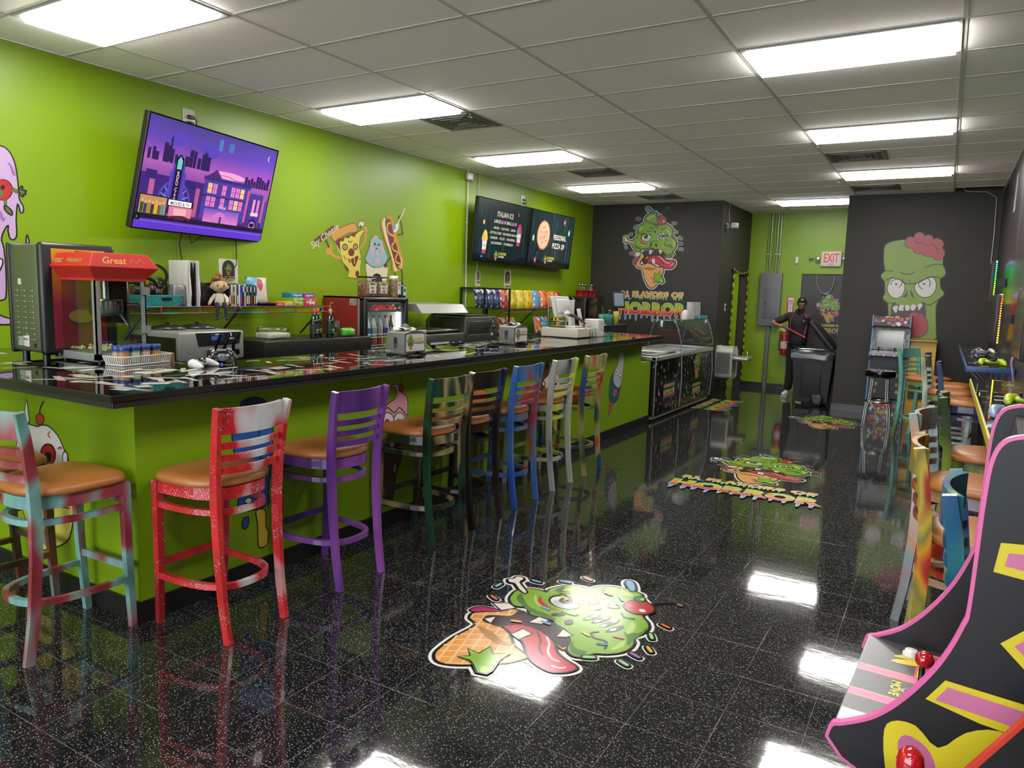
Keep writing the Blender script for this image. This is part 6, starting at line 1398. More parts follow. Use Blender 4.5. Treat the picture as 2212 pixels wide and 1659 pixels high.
BP = [(.001, 0), (.026, 0), (.029, .01), (.029, .09), (.024, .12), (.0115, .165), (.0115, .185)]
def soda(x, y, z, c, cap, lab, label):
    t = thing('soda_bottle', label, 'bottle', (x, y, z), 0, 'soda bottles inside the drinks fridge')
    b = MB(); b.lathe([(r*1.2, q*1.08) for r, q in BP], 14); b.build('liquid_body', mat('soda_'+c, c, .12, coat=.4), t)
    b = MB(); b.lathe([(.016, .192), (.017, .216), (.001, .218)], 12); b.build('cap', mat('sodacap_'+cap, cap, .4), t)
    b = MB(); b.lathe([(.0353, .035), (.0354, .04), (.0354, .085), (.0353, .09)], 14); b.build('label', mat('sodalab_'+lab, lab, .4), t)
top = [('c8e0c8', 'b03038', '7cc86c', 'pale green'), ('d0dce8', 'a83038', '2c48b0', 'blue-labelled'), ('d8e0e0', 'a83038', '98a8b0', 'clear'), ('b8c8c4', '3c9850', 'e0a0a8', 'green-capped pink-labelled'), ('e0c0c8', 'b02c34', '3c58a8', 'pink and blue'), ('5a2020', 'c82c30', 'e0dcd8', 'dark cola')]
for k, (c, cap, lab, d) in enumerate(top):
    pos = ['nearest', 'second', 'third', 'fourth', 'fifth', 'farthest'][k]
    soda(-3.77, 2.79-.235+k*.094, KZ+.214, c, cap, lab, f'{d} soda bottle, {pos} on the upper fridge shelf')
low = [('e08838', 'e07828', 'f0b060', 'orange'), ('7a3868', '2c4890', 'a060a0', 'purple'), ('8c2030', '80202c', 'c04858', 'cherry red'), ('402420', 'b02c30', 'c83038', 'dark cola'), ('e0d0a0', '3c9040', 'd8c850', 'yellow'), ('501c1c', 'b02c30', 'b83038', 'brown cola')]
for k, (c, cap, lab, d) in enumerate(low):
    pos = ['nearest', 'second', 'third', 'fourth', 'fifth', 'farthest'][k]
    t_ = soda(-3.77, 2.79-.235+k*.094, KZ+.104, c, cap, lab, f'{d} soda bottle, {pos} on the lower fridge shelf')
    o_ = [o for o in COL.objects if o.name.startswith('soda_bottle')][-1]
def g_(A): A.rect('b8b49c', 0, 0, .09, .065); [A.rect(c, .005+.042*(k % 2), .005+.03*(k//2), .04+.042*(k % 2), .028+.03*(k//2)) for k, c in enumerate(['8c9080', '9ca090', 'a4a494', '80887c'])]
A = Art(); g_(A); A.build('energy_sticker', (-3.82, 2.449, 1.455), (1, 0, 0), (0, 0, 1), label='small grey label stuck on the red side of the drinks fridge', cat='sticker')
ZF = KZ+.6205
PB = confetti('mixed_nuts', '7a5a40', ['b04838', '6c6c38', 'c8a890', '8c3c34', '4c3c28'], 75, .5, .5, (1, 1, 1)); PG = confetti('green_mix', '6a5a30', ['a88c40', '587030', 'c0a068', '7c5030'], 75, .5, .5, (1, 1, 1))
for k, (x, y, m, lb) in enumerate([(-3.74, 2.62, PB, 'left large snack jar with black lid on top of the drinks fridge'), (-3.74, 2.79, PB, 'right large snack jar with black lid on top of the drinks fridge')]):
    t = thing('snack_jar', lb, 'jar', (x, y, ZF), 0, 'jars on top of the drinks fridge')
    b = MB(); b.rbox(-.075, -.078, 0, .075, .078, .155, .02); b.build('contents', m, t)
    b = MB(); b.rbox(-.077, -.08, .155, .077, .08, .19, .012); b.build('jar_neck', CLEARP, t)
    b = MB(); b.rbox(-.07, -.08, .188, .07, .08, .203, .006); b.build('lid', BLK, t)
    faceart(t, (.077, 0, 0), (0, 1, 0), (0, 0, 1), lambda A: (A.rect('e4e0d4', -.06, .03, .04, .135), A.rect('5c8c30', -.045, .115, .025, .135), A.text('403830', 'MIX', .03, -.01, .08, .001), A.disc('b07858', -.01, .055, .03, .015), A.rect('5c4030', -.06, .03, .04, .036)), name='label')
t = thing('spice_jar', 'tall jar of brown snacks with white cap on the drinks fridge', 'jar', (-3.72, 3.0, ZF), 0, 'jars on top of the drinks fridge')
b = MB(); b.lathe([(.05, 0), (.053, .01), (.053, .17), (.042, .19)], 18); b.build('contents', PG, t); b = MB(); b.lathe([(.044, .19), (.044, .22), (.001, .222)], 18); b.build('cap', WHT, t)
faceart(t, (.054, .02, 0), (0, 1, 0), (0, 0, 1), lambda A: (A.rect('e8e4dc', -.02, .03, .03, .16), A.disc('b04840', .005, .13, .014), A.text('504038', 'NUTS', .018, .005, .09, .0006)), name='label')
t = thing('sauce_bottle', 'dark green bottle with black cap at the right of the fridge top', 'bottle', (-3.70, 3.12-.02, ZF))
b = MB(); b.rbox(-.035, -.04, 0, .035, .04, .125, .012); b.lathe([(.03, .12), (.02, .14), (.02, .15)], 14); b.build('body', mat('bottle_green2', '2c5040', .2), t); b = MB(); b.lathe([(.024, .148), (.024, .17), (.001, .172)], 14); b.build('cap', BLK, t)
faceart(t, (.0355, .01, 0), (0, 1, 0), (0, 0, 1), lambda A: (A.rect('e0e4e0', -.02, .02, .03, .11), A.disc('2c2c2c', .005, .075, .014, .02)), name='label')
box('bottle_cutout', CREAM, -2.64, 2.02, 1.02, -2.63, 2.14, 1.28, label='cream bottle-shaped card standing behind the bar before the red fridge', cat='card', r=.004)
# --- hot dog roller with glass guard
HR = mat('grill_steel', '8a8a84', .3, .8)
t = thing('hot_dog_roller', 'steel hot dog roller grill with a slanted sneeze guard canopy', 'grill', (-3.82, 3.70, KZ))
b = MB(); b.rbox(-.25, -.42, .03, .25, .42, .22, .01); b.build('body', HR, t)
for k in range(9): b = MB(); Mx = Matrix.Translation((-.2+k*.045, -.4, .25)) @ Euler((-PI/2, 0, 0)).to_matrix().to_4x4(); b.lathe([(.016, 0), (.016, .8)], 12, M=Mx); b.build('roller', STEEL, t)
b = MB(); b.prism([(-.26, .47), (.10, .47), (.26, .455), (.18, .55), (-.26, .56)], -.42, .46, 'y'); b.build('guard_canopy', mat('canopy_grey', 'a0a098', .35, .3), t)
for y in (-.36, .30):
    b = MB(); b.tube([(-.2, y, .22), (-.22, y+.02, .34), (-.12, y+.05, .46), (.0, y+.05, .51)], 1, sq=(.06, .01), up=(0, 1, 0)); b.build('support', HR, t)
def g_(A):
    A.rect('e0dcd8', -.25, .05, .1, .13); A.rect('a83030', -.06, .07, -.02, .10); A.stroke('b05050', [(-.2, .105), (-.13, .105)], .006, smooth=False); A.stroke('b05050', [(-.2, .08), (-.12, .08)], .006, smooth=False)
faceart(t, (.251, 0, 0), (0, 1, 0), (0, 0, 1), g_, name='control_panel')
for y in (-.33, .18, .32): b = MB(); Mx = Matrix.Translation((.25, y, .09)) @ Euler((0, PI/2, 0)).to_matrix().to_4x4(); b.lathe([(.035, 0), (.03, .02), (.001, .022)], 16, M=Mx); b.build('knob', BLK, t)
# --- pizza oven and panini press
t = thing('pizza_oven', 'stainless countertop pizza oven with two black handled doors', 'oven', (-3.83, 4.50, KZ))
b = MB(); b.rbox(-.28, -.36, .03, .25, .36, .40, .008); b.build('body', mat('oven_steel', '77776f', .35, .7), t)
b = MB(); b.rbox(-.24, -.28, .40, .20, .20, .425, .008); b.build('top_tray', BLK, t)
for z in (.05, .21): b = MB(); b.rbox(.245, -.30, z, .262, .16, z+.14, .004); b.build('oven_door', mat('oven_door', '5c5c54', .3, .6), t)
for y, z in ((.05, .22), (.12, .04)): b = MB(); b.tube([(.262, y, z+.02), (.32, y+.01, z+.08), (.35, y+.03, z+.17)], .012, 8); b.build('handle', BLK, t)
for z in (.09, .27): b = MB(); Mx = Matrix.Translation((.25, .27, z)) @ Euler((0, PI/2, 0)).to_matrix().to_4x4(); b.lathe([(.022, 0), (.018, .018), (.001, .02)], 14, M=Mx); b.build('knob', BLK, t)
faceart(t, (.251, 0, 0), (0, 1, 0), (0, 0, 1), lambda A: (A.rect('d8d4cc', .19, .33, .25, .38), A.rect('d8d4cc', .20, .17, .25, .2)), name='label')
# --- chip shelves
t = thing('wire_display_rack', 'black framed wire display rack holding dark blue chip bags', 'rack', (-3.99, 4.90, KZ))
b = MB()
for y in (0, .62):
    for x in (-.18, .18): b.tube([(x, y, 0), (x, y, .755)], 1, sq=(.022, .022))
for x in (-.18, .18): b.tube([(x, 0, .745), (x, .62, .745)], 1, sq=(.022, .022))
for y in (0, .62): b.tube([(-.18, y, .745), (.18, y, .745)], 1, sq=(.022, .022))
b.build('frame', BLK, t)
b = MB()
for z in (.12, .49):
    for k in range(20): b.tube([(-.17, .03*k+.02, z), (.17, .03*k+.02, z)], .002, 4)
for k in range(12): b.tube([(-.17+.03*k, 0, .1), (-.17+.03*k, 0, .73)], .0018, 4)
b.build('wire_grid', BLK, t)
wire_shelf('wire_shelf', 'wire shelf with blue and red front holding chip bags under the menu screens', 5.44, 7.45, 1.40, .33, ['b02c34', '2c4c9c', '3c5aa0', 'a83048'], [(5.5, 'a82c30'), (6.4, '28303c'), (7.3, '28303c')])
wire_shelf('wire_shelf', 'lower wire shelf with dark front holding the second tier of chips', 5.44, 7.45, 1.04, .33, ['1c2c68', '24387c', '1c2450'], [])
def chip(y, z, c, acc, label, x=-3.93, w=.19, h=.25, lean=-.22, rz=0.):
    t = thing('chip_bag', label, 'chip bag', (x, y, z+.002), 0, 'bags of chips on the wall shelves'); t.rotation_euler = (0, lean, rz)
    m = confetti('chip_'+c+acc[0], c, acc, 24, .42, .3, (1, 1, 1.3)); pillow(t, 'pouch', m, w, h, .06, int(y*100))
NV = 'navy blue chip bag'
for k in range(4): chip(4.99+k*.145, KZ+.49, ['24386c', '1c4070', '283468', '2c4c80'][k], ['e8e4e0', '1c2850', '203c70'], f"{['nearest', 'second', 'third', 'farthest'][k]} {NV} in the top of the black wire rack", rz=.1*(k % 2))
box_= [('c8283c', ['f0e8e0', 'e8a030', '5c2c80'], 'crimson chip bag at the near end of the chip shelf'), ('d0cc28', ['f0e850', 'b8b020', 'e8d840'], 'yellow-green chip bag beside the crimson one'), ('ecdc30', ['f4e860', 'c8b828', 'e89030'], 'bright yellow chip bag in the middle of the chip shelf'), ('e8c82c', ['f0dc50', 'd08028'], 'golden yellow chip bag beside the bright yellow one'),
    ('3c98d0', ['e8e8ec', 'e87830', '58b0e0'], 'blue and orange chip bag on the chip shelf'), ('e87030', ['f0e0d0', 'c83028', 'f09048'], 'orange chip bag on the chip shelf'), ('e89838', ['5a2c20', 'f0c060', 'c85828'], 'brown and amber chip bag, second from the far end'), ('a84428', ['f0a040', '5c2820', 'e8d0b0'], 'russet chip bag at the far end of the chip shelf')]
for k, (c, acc, lb) in enumerate(box_): chip(5.60+k*.235, 1.404, c, acc, lb, w=.24, h=.26)
low_ = [('2c3c7c', ['e0e0e8', '3c5090'], 'blue and white chip bag low in the black wire rack', 5.02, KZ+.12, -3.9), ('241c1c', ['e87838', 'f0a860', '3c2820'], 'black and orange chip bag, nearest low one', 5.19, KZ+.12, -3.9), ('2a1c18', ['e88848', 'c86838'], 'black and orange chip bag, second low one', 5.37, KZ+.12, -3.9),
    ('2c1a16', ['e07838', 'e8d0a8'], 'black and orange chip bag at the near end of the lower shelf', 5.56, 1.044, -3.9), ('e09038', ['f0e0c0', 'c85830'], 'amber chip bag on the lower shelf', 5.78, 1.044, -3.9), ('e87838', ['3c98d0', 'f0f0f0', 'c84028'], 'orange and blue chip bag on the lower shelf', 6.5, 1.044, -3.88), ('3c98cc', ['e8e8f0', 'e87838'], 'sky blue chip bag on the lower shelf', 6.72, 1.044, -3.88), ('e4c428', ['c83028', 'f0dc58'], 'yellow chip bag slumped at the far end of the lower shelf', 7.1, 1.044, -3.86)]
for c, acc, lb, y, z, x in low_: chip(y, z, c, acc, lb, x, .2, .24)
t = thing('sheet_pan_rack', 'metal rack with white panel standing past the chip shelves', 'rack', (-3.66, 6.78, KZ))
b = MB()
for x, y in ((-.15, -.12), (.15, -.12), (.15, .12), (-.15, .12)): b.tube([(x, y, 0), (x, y, .62), (x*.8, y*.8, .66)], .012, 8)
for z in (.1, .3, .5): b.tube([(-.15, -.12, z), (.15, -.12, z), (.15, .12, z), (-.15, .12, z)], .008, 6, closed=True)
b.build('frame', STEEL, t)
b = MB(); b.rbox(.152, -.11, .30, .158, .11, .62, .004); b.build('panel', WHT, t)
# --- corner shelf with scoops
wire_shelf('wire_shelf', 'small corner wire shelf with red bins of scoops near the black wall', 7.95, 8.85, 1.585, .3, ['28303c', '2c3c7c', 'b03038'], [(8.1, 'c03030'), (8.7, '28303c')])
for k in range(4):
    y = 8.12+k*.17; t = thing('scoop_bin', f"red bin of metal ice cream scoops, {['nearest', 'second', 'third', 'farthest'][k]} on the corner shelf", 'bin', (-4.0, y, 1.589), 0, 'red bins of scoops on the corner shelf')
    b = MB(); b.lathe([(.055, 0), (.075, .10), (.082, .102), (.082, .108), (.07, .108), (.052, .008), (.001, .008)], 16); b.build('cup', mat('bin_red', 'd83030', .4), t)
    rn = random.Random(k)
    for q in range(3):
        a, c = rn.uniform(-.04, .04), rn.uniform(-.04, .04); b = MB(); b.tube([(0+a*.3, c*.3, .02), (a, c, .17)], .005, 6); b.ell((a*1.1, c*1.1, .19), .022, .022, .022, 10); b.build('scoop', mat('chrome', 'd8d8d8', .15, 1), t)
# --- black box with cups at the far end behind the bar
t = thing('speaker_cabinet', 'low black cabinet behind the far end of the bar', 'cabinet', (-3.05, 6.85, 0))
b = MB(); b.rbox(-.22, -.55, 0, .22, .5, 1.18, .008); b.build('body', mat('box_black', '1b1a19', .35), t)
b = MB(); b.rbox(-.24, -.57, 1.18, .24, .52, 1.20, .004); b.build('top_board', mat('black_worktop', '161616', .25), t)
for k, (y, x, c, lb) in enumerate([(6.72, -2.98, '48b0a0', 'teal plastic cup, nearest on the black cabinet'), (6.82, -2.9, '3ca898', 'teal plastic cup with scoops on the black cabinet'), (6.93, -2.98, '50b8a8', 'teal plastic cup behind the scoops'), (7.06, -2.9, 'c8c420', 'yellow tumbler in front of the other yellow one'), (7.16, -2.94, 'b8b41c', 'yellow tumbler at the edge of the black cabinet')]):
    t = thing('plastic_cup', lb, 'cup', (x, y, 1.2005), 0, 'teal and yellow cups on the black cabinet'); h_ = .15 if k < 3 else .19
    b = MB(); b.lathe([(.001, .002), (.035, .002), (.045, h_), (.042, h_), (.032, .008), (.001, .008)], 16); b.build('body', mat('cup_'+c, c, .2, alpha=.6), t)
    if k == 1:
        for q in range(3): b = MB(); b.tube([(0, .01*q, .02), (.02-.02*q, .03*q-.03, .19)], .006, 6); b.ell((.02-.02*q, .03*q-.03, .2), .012, .012, .012, 8); b.build('scoop', STEEL, t)
t = thing('order_screen', 'black touch screen on a stand behind the bar end', 'screen', (-3.15, 7.62, KZ))
b = MB(); Mx = Matrix.Translation((.05, 0, .64)) @ Euler((0, -.2, -.6)).to_matrix().to_4x4(); b.rbox(-.012, -.11, -.13, .012, .11, .13, .008, M=Mx); b.build('housing', BLK, t)
A = Art(base=.0125, emit=.15); A.rect('6c7888', -.085, -.10, .085, .10); A.build('display', tuple(Mx.translation), Mx.to_3x3() @ Vector((0, 1, 0)), Mx.to_3x3() @ Vector((0, 0, 1)), parent=t)
b = MB(); b.tube([(0, 0, -KZ), (.02, 0, .55)], .02, 8); b.lathe([(.12, 0), (.12, .01), (.02, .02)], 16, (0, 0, -KZ)); b.build('stand', BLK, t)
t = thing('coffee_urn', 'tall black machine between the order screen and the green wall', 'machine', (-3.72, 7.45, KZ))
b = MB(); b.rbox(-.1, -.22, 0, .25, .22, .66, .02); b.build('body', BLKG, t)
t = thing('counter_sign', 'small white sign with zombie cone held on a clip by the cups', 'sign', (-2.88, 6.62, 1.2005))
b = MB(); b.tube([(0, 0, 0), (-.01, -.02, .14)], .006, 6); b.lathe([(.03, 0), (.03, .008), (.001, .01)], 12); b.build('clip_stand', STEEL, t)
A = Art(base=.001); A.rect('e8e0d4', -.045, 0, .045, .16); A.poly('2a2a20', [(-.032, .05), (-.032, .12), (0, .15), (.032, .12), (.032, .05)]); A.T = (.055, 0, 0, .105); A.shapes(LOGO, 'K', .02); A.build('card', (-.005, -.02, .12), (-.3, .9, -.18), (-.1, -.2, 1), parent=t)

# ============================================================= ICE CREAM FREEZER
t = thing('ice_cream_freezer', 'black sprinkle-covered ice cream freezer with glass guard beyond the bar', 'freezer', (-2.25, 7.3, 0))
SPK = confetti('sprinkle_wrap', '0b0b0c', ['e8e4dc', 'd84868', 'c8c848', '58a8c8', 'e8e4dc', '50b070'], 24, .22, .2, (1, 1, 3.2))
yn, yf, xb, xf = -1.32, 1.3, -.42, .37
b = MB(); b.box(xb, yn, .08, xf, yf, .80); b.build('cabinet', SPK, t)
b = MB(); b.rbox(xb, yn+.02, .03, xf-.02, yf-.02, .08, .004); b.build('kick_rail', STEELD, t)
for y in (yn+.1, yf-.1):
    for x in (xb+.08, xf-.08): b = MB(); Mx = Matrix.Translation((x-.012, y, .03)) @ Euler((0, PI/2, 0)).to_matrix().to_4x4(); b.lathe([(.03, 0), (.03, .024)], 14, M=Mx); b.build('caster', BLK, t)
b = MB(); b.tube([(xf+.004, yn+.01, .08), (xf+.004, yn+.01, .8)], 1, sq=(.012, .02)); b.build('edge_trim', STEELD, t)
b = MB(); b.tube([(xf+.008, -.26, .09), (xf+.03, -.28, .5), (xf+.008, -.26, .80)], .008, 6); b.build('edge_trim', STEELD, t)
b = MB(); b.tube([(xf+.008, yf-.02, .09), (xf+.04, yf-.05, .5), (xf+.008, yf-.02, .82)], .008, 6); b.build('edge_trim', STEELD, t)
SIL = mat('silver_rail', 'c8c6c0', .3, .5)
b = MB(); b.rbox(xb-.02, yn-.02, .80, xf+.03, yn+.05, .86, .012); b.rbox(xb-.02, yf-.05, .80, xf+.03, yf+.02, .86, .012); b.rbox(xf-.05, yn-.02, .80, xf+.03, yf+.02, .86, .015); b.rbox(xb-.02, yn-.02, .80, xb+.05, yf+.02, .86, .012); b.rbox(xb, -.34, .82, xf, -.28, .875, .01); b.build('top_rail', SIL, t)
b = MB(); b.box(xb+.05, yn+.05, .805, xf-.05, yf-.05, .815); b.build('tub_deck', mat('tub_lilac_grey', 'b8b8cc', .3), t)
b = MB(); b.rbox(xb+.04, yn+.02, .86, xf-.02, yn+.55, .885, .008); b.rbox(xb+.06, yn+.5, .87, xf-.04, -.36, .895, .008); b.build('sliding_lid', SIL, t)
b = MB(); b.box(xb+.1, yn+.1, .887, xf-.1, yn+.48, .889); b.build('lid_window', mat('lid_glass', '8c94a0', .08), t)
b = MB(); gy0, gy1 = -.30, 1.3
C_ = [(.38, .885), (.375, .98), (.35, 1.08), (.32, 1.18), (.27, 1.29)]
b.sheet([[(x, y, z) for x, z in C_] for y in (gy0, gy1)]); b.build('front_glass', CLEAR, t)
for y in (gy0, gy1): b = MB(); b.prism([(-.12, .885), (.38, .885)]+C_[1:]+[(-.04, 1.29)], y-.003, y+.003, 'y'); b.build('end_glass', CLEAR, t)
b = MB(); b.rbox(-.05, gy0-.03, 1.29, .28, gy1+.03, 1.302, .004); b.build('glass_shelf', glass('shelf_glass', (.75, .9, .85), .9), t)
for y in (gy0, gy1):
    for x, z in ((.27, 1.28), (.0, 1.28), (.37, .9), (.33, 1.15)): b = MB(); b.ell((x, y-.012, z), .014, .016, .014, 8); b.build('glass_clamp', STEEL, t)
    b = MB(); b.tube([(-.12, y, .885), (-.04, y, 1.29)], .006, 6); b.build('guard_rod', STEEL, t); b = MB(); b.tube([(x, y, z) for x, z in C_], .005, 6); b.build('guard_rod', STEEL, t)
A = Art(step=.0001); A.stroke('b85060', [(.35, .2), (.65, .06)], .012, smooth=False); A.stroke('b85060', [(.35, .28), (.65, .13)], .012, smooth=False); A.stroke('b85060', [(.35, .19), (.35, .29)], .012, smooth=False); A.stroke('b85060', [(.60, .18), (.78, .05), (.60, .02)], .012, smooth=False)
for k in range(8): A.stroke('c8a0a0', [(.40+k*.03, .22-k*.014), (.40+k*.03, .25-k*.014)], .006, smooth=False)
A.build('arrow_sticker', (.345, .1, .9), (0, 1, 0), (-.12, 0, .35), parent=t)
A = Art(base=.0015); A.T = (.40, 0, -.72, .44); logo_words(A, 0, 0); A.build('logo_wrap', (xf, 0, .0+.02), (0, 1, 0), (0, 0, 1), parent=t)
A = Art(base=.0015); A.T = (.34, 0, .55, .33); logo_words(A, 0, 0); A.T = (.33, 0, .5, .62); A.shapes(LOGO, 'K', .013, .05)
A.build('logo_wrap', (xf, 0, .0+.02), (0, 1, 0), (0, 0, 1), parent=t)
t = thing('topping_cabinet', 'narrow red and lime cabinet between the bar end and the ice cream freezer', 'cabinet', (-2.55, 6.3, 0))
b = MB(); b.rbox(-.2, -.1, .0, .25, .1, 1.115, .005); b.build('body', mat('box_red', 'c83838', .4), t); A = Art(); A.rect('b8c838', -.09, .9, .09, 1.02); A.rect('e0e0d8', -.05, 1.04, .0, 1.09); A.build('print', (.251, 0, 0), (0, 1, 0), (0, 0, 1), parent=t)
t.location = (-2.34, 5.86, 0)
for k in range(3):
    t = thing('cup_stack', ['nearest stack of white paper tubs on the freezer guard shelf', 'middle stack of white paper tubs on the freezer guard shelf', 'farthest stack of white paper tubs on the freezer guard shelf'][k], 'tubs', (-2.06, 7.95+k*.14, 1.3025), 0, 'stacks of white tubs on the freezer shelf')
    b = MB(); 
    for q in range(14): b.lathe([(.062, .0145*q), (.064, .0145*q+.011), (.067, .0145*q+.012), (.067, .0145*q+.014), (.06, .0145*q+.0145)], 18)
    b.lathe([(.055, .2), (.062, .25), (.066, .255), (.001, .255)], 18); b.build('tub', mat('paper_tub', 'e8e4dc', .6), t)
t = thing('sample_tray', 'small turquoise tray in front of the white tub stacks', 'tray', (-2.02, 8.22, 1.3025)); b = MB(); b.rbox(-.035, -.2, 0, .035, .2, .05, .01); b.build('shell', mat('tray_teal', '38b0b4', .4), t); t.location.x = -1.96
t = thing('syrup_jug', 'white jug with black lid on the freezer guard shelf', 'jug', (-2.05, 7.66, 1.3025)); b = MB(); b.lathe([(.05, 0), (.055, .02), (.055, .09), (.03, .13), (.02, .14)], 16); b.build('body', WHT, t); b = MB(); b.tube([(.0, .05, .08), (.0, .09, .09), (0, .07, .13), (0, .03, .13)], .008, 8); b.build('handle', WHT, t)
# ============================================================= RIGHT SIDE: ARCADE CABINETS
PINK = mat('pink_t_molding', 'f070b0', .35); AB = mat('cabinet_black', '151213', .45)
def arcade(name, label, loc, rz, prof, edge, art, w=.48, depth=.60, top=1.40, bz=0, low=((.10, 0), (.10, .70), (.03, .73))):
    t = thing(name, label, 'arcade machine', loc, rz)
    sp = smooth_pts(prof, False, 6); outline = sp+[(depth, top), (depth, 0)]+list(low)
    for y in (0, w-.016):
        b = MB(); b.prism(outline, y, y+.016, 'y'); b.build('side_panel', AB, t)
        b = MB(); b.tube([(p[0], y+.008, p[1]) for p in [(q[0], max(.02, q[1])) for q in low]+sp+[(depth-.02, top)]], 1, sq=(.0065, .0175), up=(0, 1, 0)); b.build('edge_trim', edge, t)
    b = MB(); b.box(.11, .016, 0, depth, w-.016, .70); b.build('base_cabinet', AB, t)
    b = MB(); b.box(.36+bz*.8, .016, .70, depth, w-.016, top-.01); b.build('upper_cabinet', AB, t)
    b = MB(); b.box(.215+bz, .016, .80, .36+bz, w-.016, .81); b.prism([(.235+bz, .815), (.36+bz, .815), (.36+bz, 1.2), (.30+bz, 1.2)], .016, w-.016, 'y'); b.build('screen_bezel', BLKG, t)
    b = MB(); b.prism([(.23+bz, 1.22), (.36+bz*.9, 1.20), (.36+bz*.9, top-.01), (.26+bz, top-.01)], .016, w-.016, 'y'); b.build('marquee', AB, t)
    art(t, w); return t
PROF = [(-.0, .765), (.008, .792), (.03, .803), (.082, .837), (.132, .896), (.178, .975), (.207, 1.055), (.214, 1.10), (.218, 1.29), (.224, 1.366), (.240, 1.40), (.27, 1.412)]
def panel_one(t, w):
    b = MB(); b.box(.012, .016, .74, .215, w-.016, .80); b.build('control_panel', mat('panel_black_vinyl', '55555a', .22), t)
    def g_(A):
        A.rect('e8e4dc', .014, .018, .21, .07)
        A.rect('48484c', .014, .07, .214, w-.017)
        for y0 in (.135, .262): A.rect('f0a050', .014, y0, .214, y0+.034); A.rect('e868a8', .014, y0+.005, .214, y0+.029)
        A.rect('f05040', .125, .29, .20, .44); A.rect('f0d850', .13, .296, .194, .434); A.rect('3a60b0', .135, .302, .19, .43); A.rect('d84090', .137, .304, .17, .428)
        A.poly('f0d028', [(.075, .345), (.12, .35), (.13, .37), (.12, .38), (.085, .365)]); A.poly('f0d028', [(.075, .375), (.12, .38), (.125, .395), (.1, .40)])
        A.T = (1, -PI/2, .183, .365); A.text('f0d850', 'START GAME', .02, 0, -.005, .0006, width=.1); A.T = (1, -PI/2, .088, .215); A.text('f0dc30', 'MOVE', .026, 0, 0, .0012); A.T = (1, 0, 0, 0)
        A.poly('e0a090', [(.105, .215), (.13, .235), (.155, .235), (.175, .215), (.155, .195), (.13, .195)]); A.disc('3a3a3e', .143, .215, .03, .022)
    faceart(t, (0, 0, .80), (1, 0, 0), (0, 1, 0), g_, name='panel_print', rough=.3, base=.0004)
    b = MB(); b.lathe([(.018, .80), (.015, .806), (.006, .808), (.006, .87)], 14, (.143, .21, 0)); b.build('joystick_shaft', BLK, t)
    b = MB(); b.ell((.146, .208, .885), .0185, .0185, .0185, 20); b.build('joystick_ball', mat('glossy_red', 'c01824', .12, coat=.6), t)
    for x, y in ((.11, .405), (.183, .408)):
        b = MB(); b.lathe([(.0185, .8005), (.0185, .807), (.014, .810), (.0135, .8145), (.011, .8155), (.001, .8155)], 20, (x, y, 0)); b.build('button', mat('button_white', 'ece8e4', .3), t)
    def g_(A):
        Y_ = 'e8d428'; P_ = 'd87aa4'
        A.poly(Y_, [(.249, 1.222), (.243, 1.168), (.60, 1.135), (.60, 1.26)], False); A.poly(P_, [(.262, 1.206), (.258, 1.182), (.60, 1.15), (.60, 1.24)], False)
        A.poly(Y_, [(.265, 1.042), (.34, 1.12), (.42, 1.05), (.34, .97)], False); A.poly(P_, [(.285, 1.043), (.34, 1.098), (.395, 1.05), (.34, .995)], False)
        A.poly(Y_, [(.162, .902), (.190, .948), (.60, .93), (.60, .86), (.25, .885)], False); A.poly(P_, [(.177, .905), (.195, .936), (.60, .915), (.60, .875)], False)
        A.poly(Y_, [(.10, .80), (.11, .838), (.15, .845), (.19, .815), (.23, .86), (.28, .882), (.34, .86), (.45, .84), (.5, .6), (.40, .45), (.2, .5), (.12, .70)])
        A.poly('cc6e9e', [(.125, .79), (.135, .82), (.17, .81), (.19, .775), (.18, .74), (.15, .745)]); A.poly('cc6e9e', [(.262, .845), (.31, .85), (.345, .83), (.36, .80), (.32, .815)])
    faceart(t, (0, -.0008, 0), (1, 0, 0), (0, 0, 1), g_, name='side_art')
arcade('arcade_cabinet', 'black arcade cabinet with pink edging and yellow-pink side art in the right foreground', (1.137, -1.48, 0), -.054, PROF, PINK, panel_one)
PROF2 = [(.195, .80), (.232, .862), (.268, .922), (.304, .982), (.375, 1.10), (.435, 1.20), (.49, 1.31), (.50, 1.38), (.515, 1.40), (.54, 1.412)]
MARB = confetti('grey_marble_panel', '9a969a', ['b4b0b2', '86828a', 'a8a4a6', 'c0bcbc'], 22, .6, .35, (1, 2, 1))
def panel_two(t, w):
    b = MB(); b.box(.004, .016, .73, .33, w-.016, .775); b.build('control_panel', MARB, t)
    b = MB(); b.lathe([(.022, .776), (.018, .784), (.007, .786), (.007, .82)], 14, (.155, .40, 0)); b.build('joystick_shaft', BLK, t)
    b = MB(); b.lathe([(.001, .80), (.010, .80), (.015, .84), (.0195, .88), (.021, .896), (.018, .911), (.01, .919), (.001, .921)], 20, (.155, .40, 0)); b.build('joystick_grip', mat('glossy_red', 'c01824', .12, coat=.6), t)
    b = MB(); b.lathe([(.004, .775), (.004, .779), (.001, .780)], 8, (.06, .445, 0)); b.build('bolt', STEEL, t)
arcade('arcade_cabinet', 'dark arcade cabinet with red edging and grey panel at the bottom right corner', (1.128, -2.11, 0), 0, PROF2, mat('red_t_molding', 'd8402c', .35), panel_two, bz=.2, low=((.10, 0), (.10, .68), (.18, .70)))
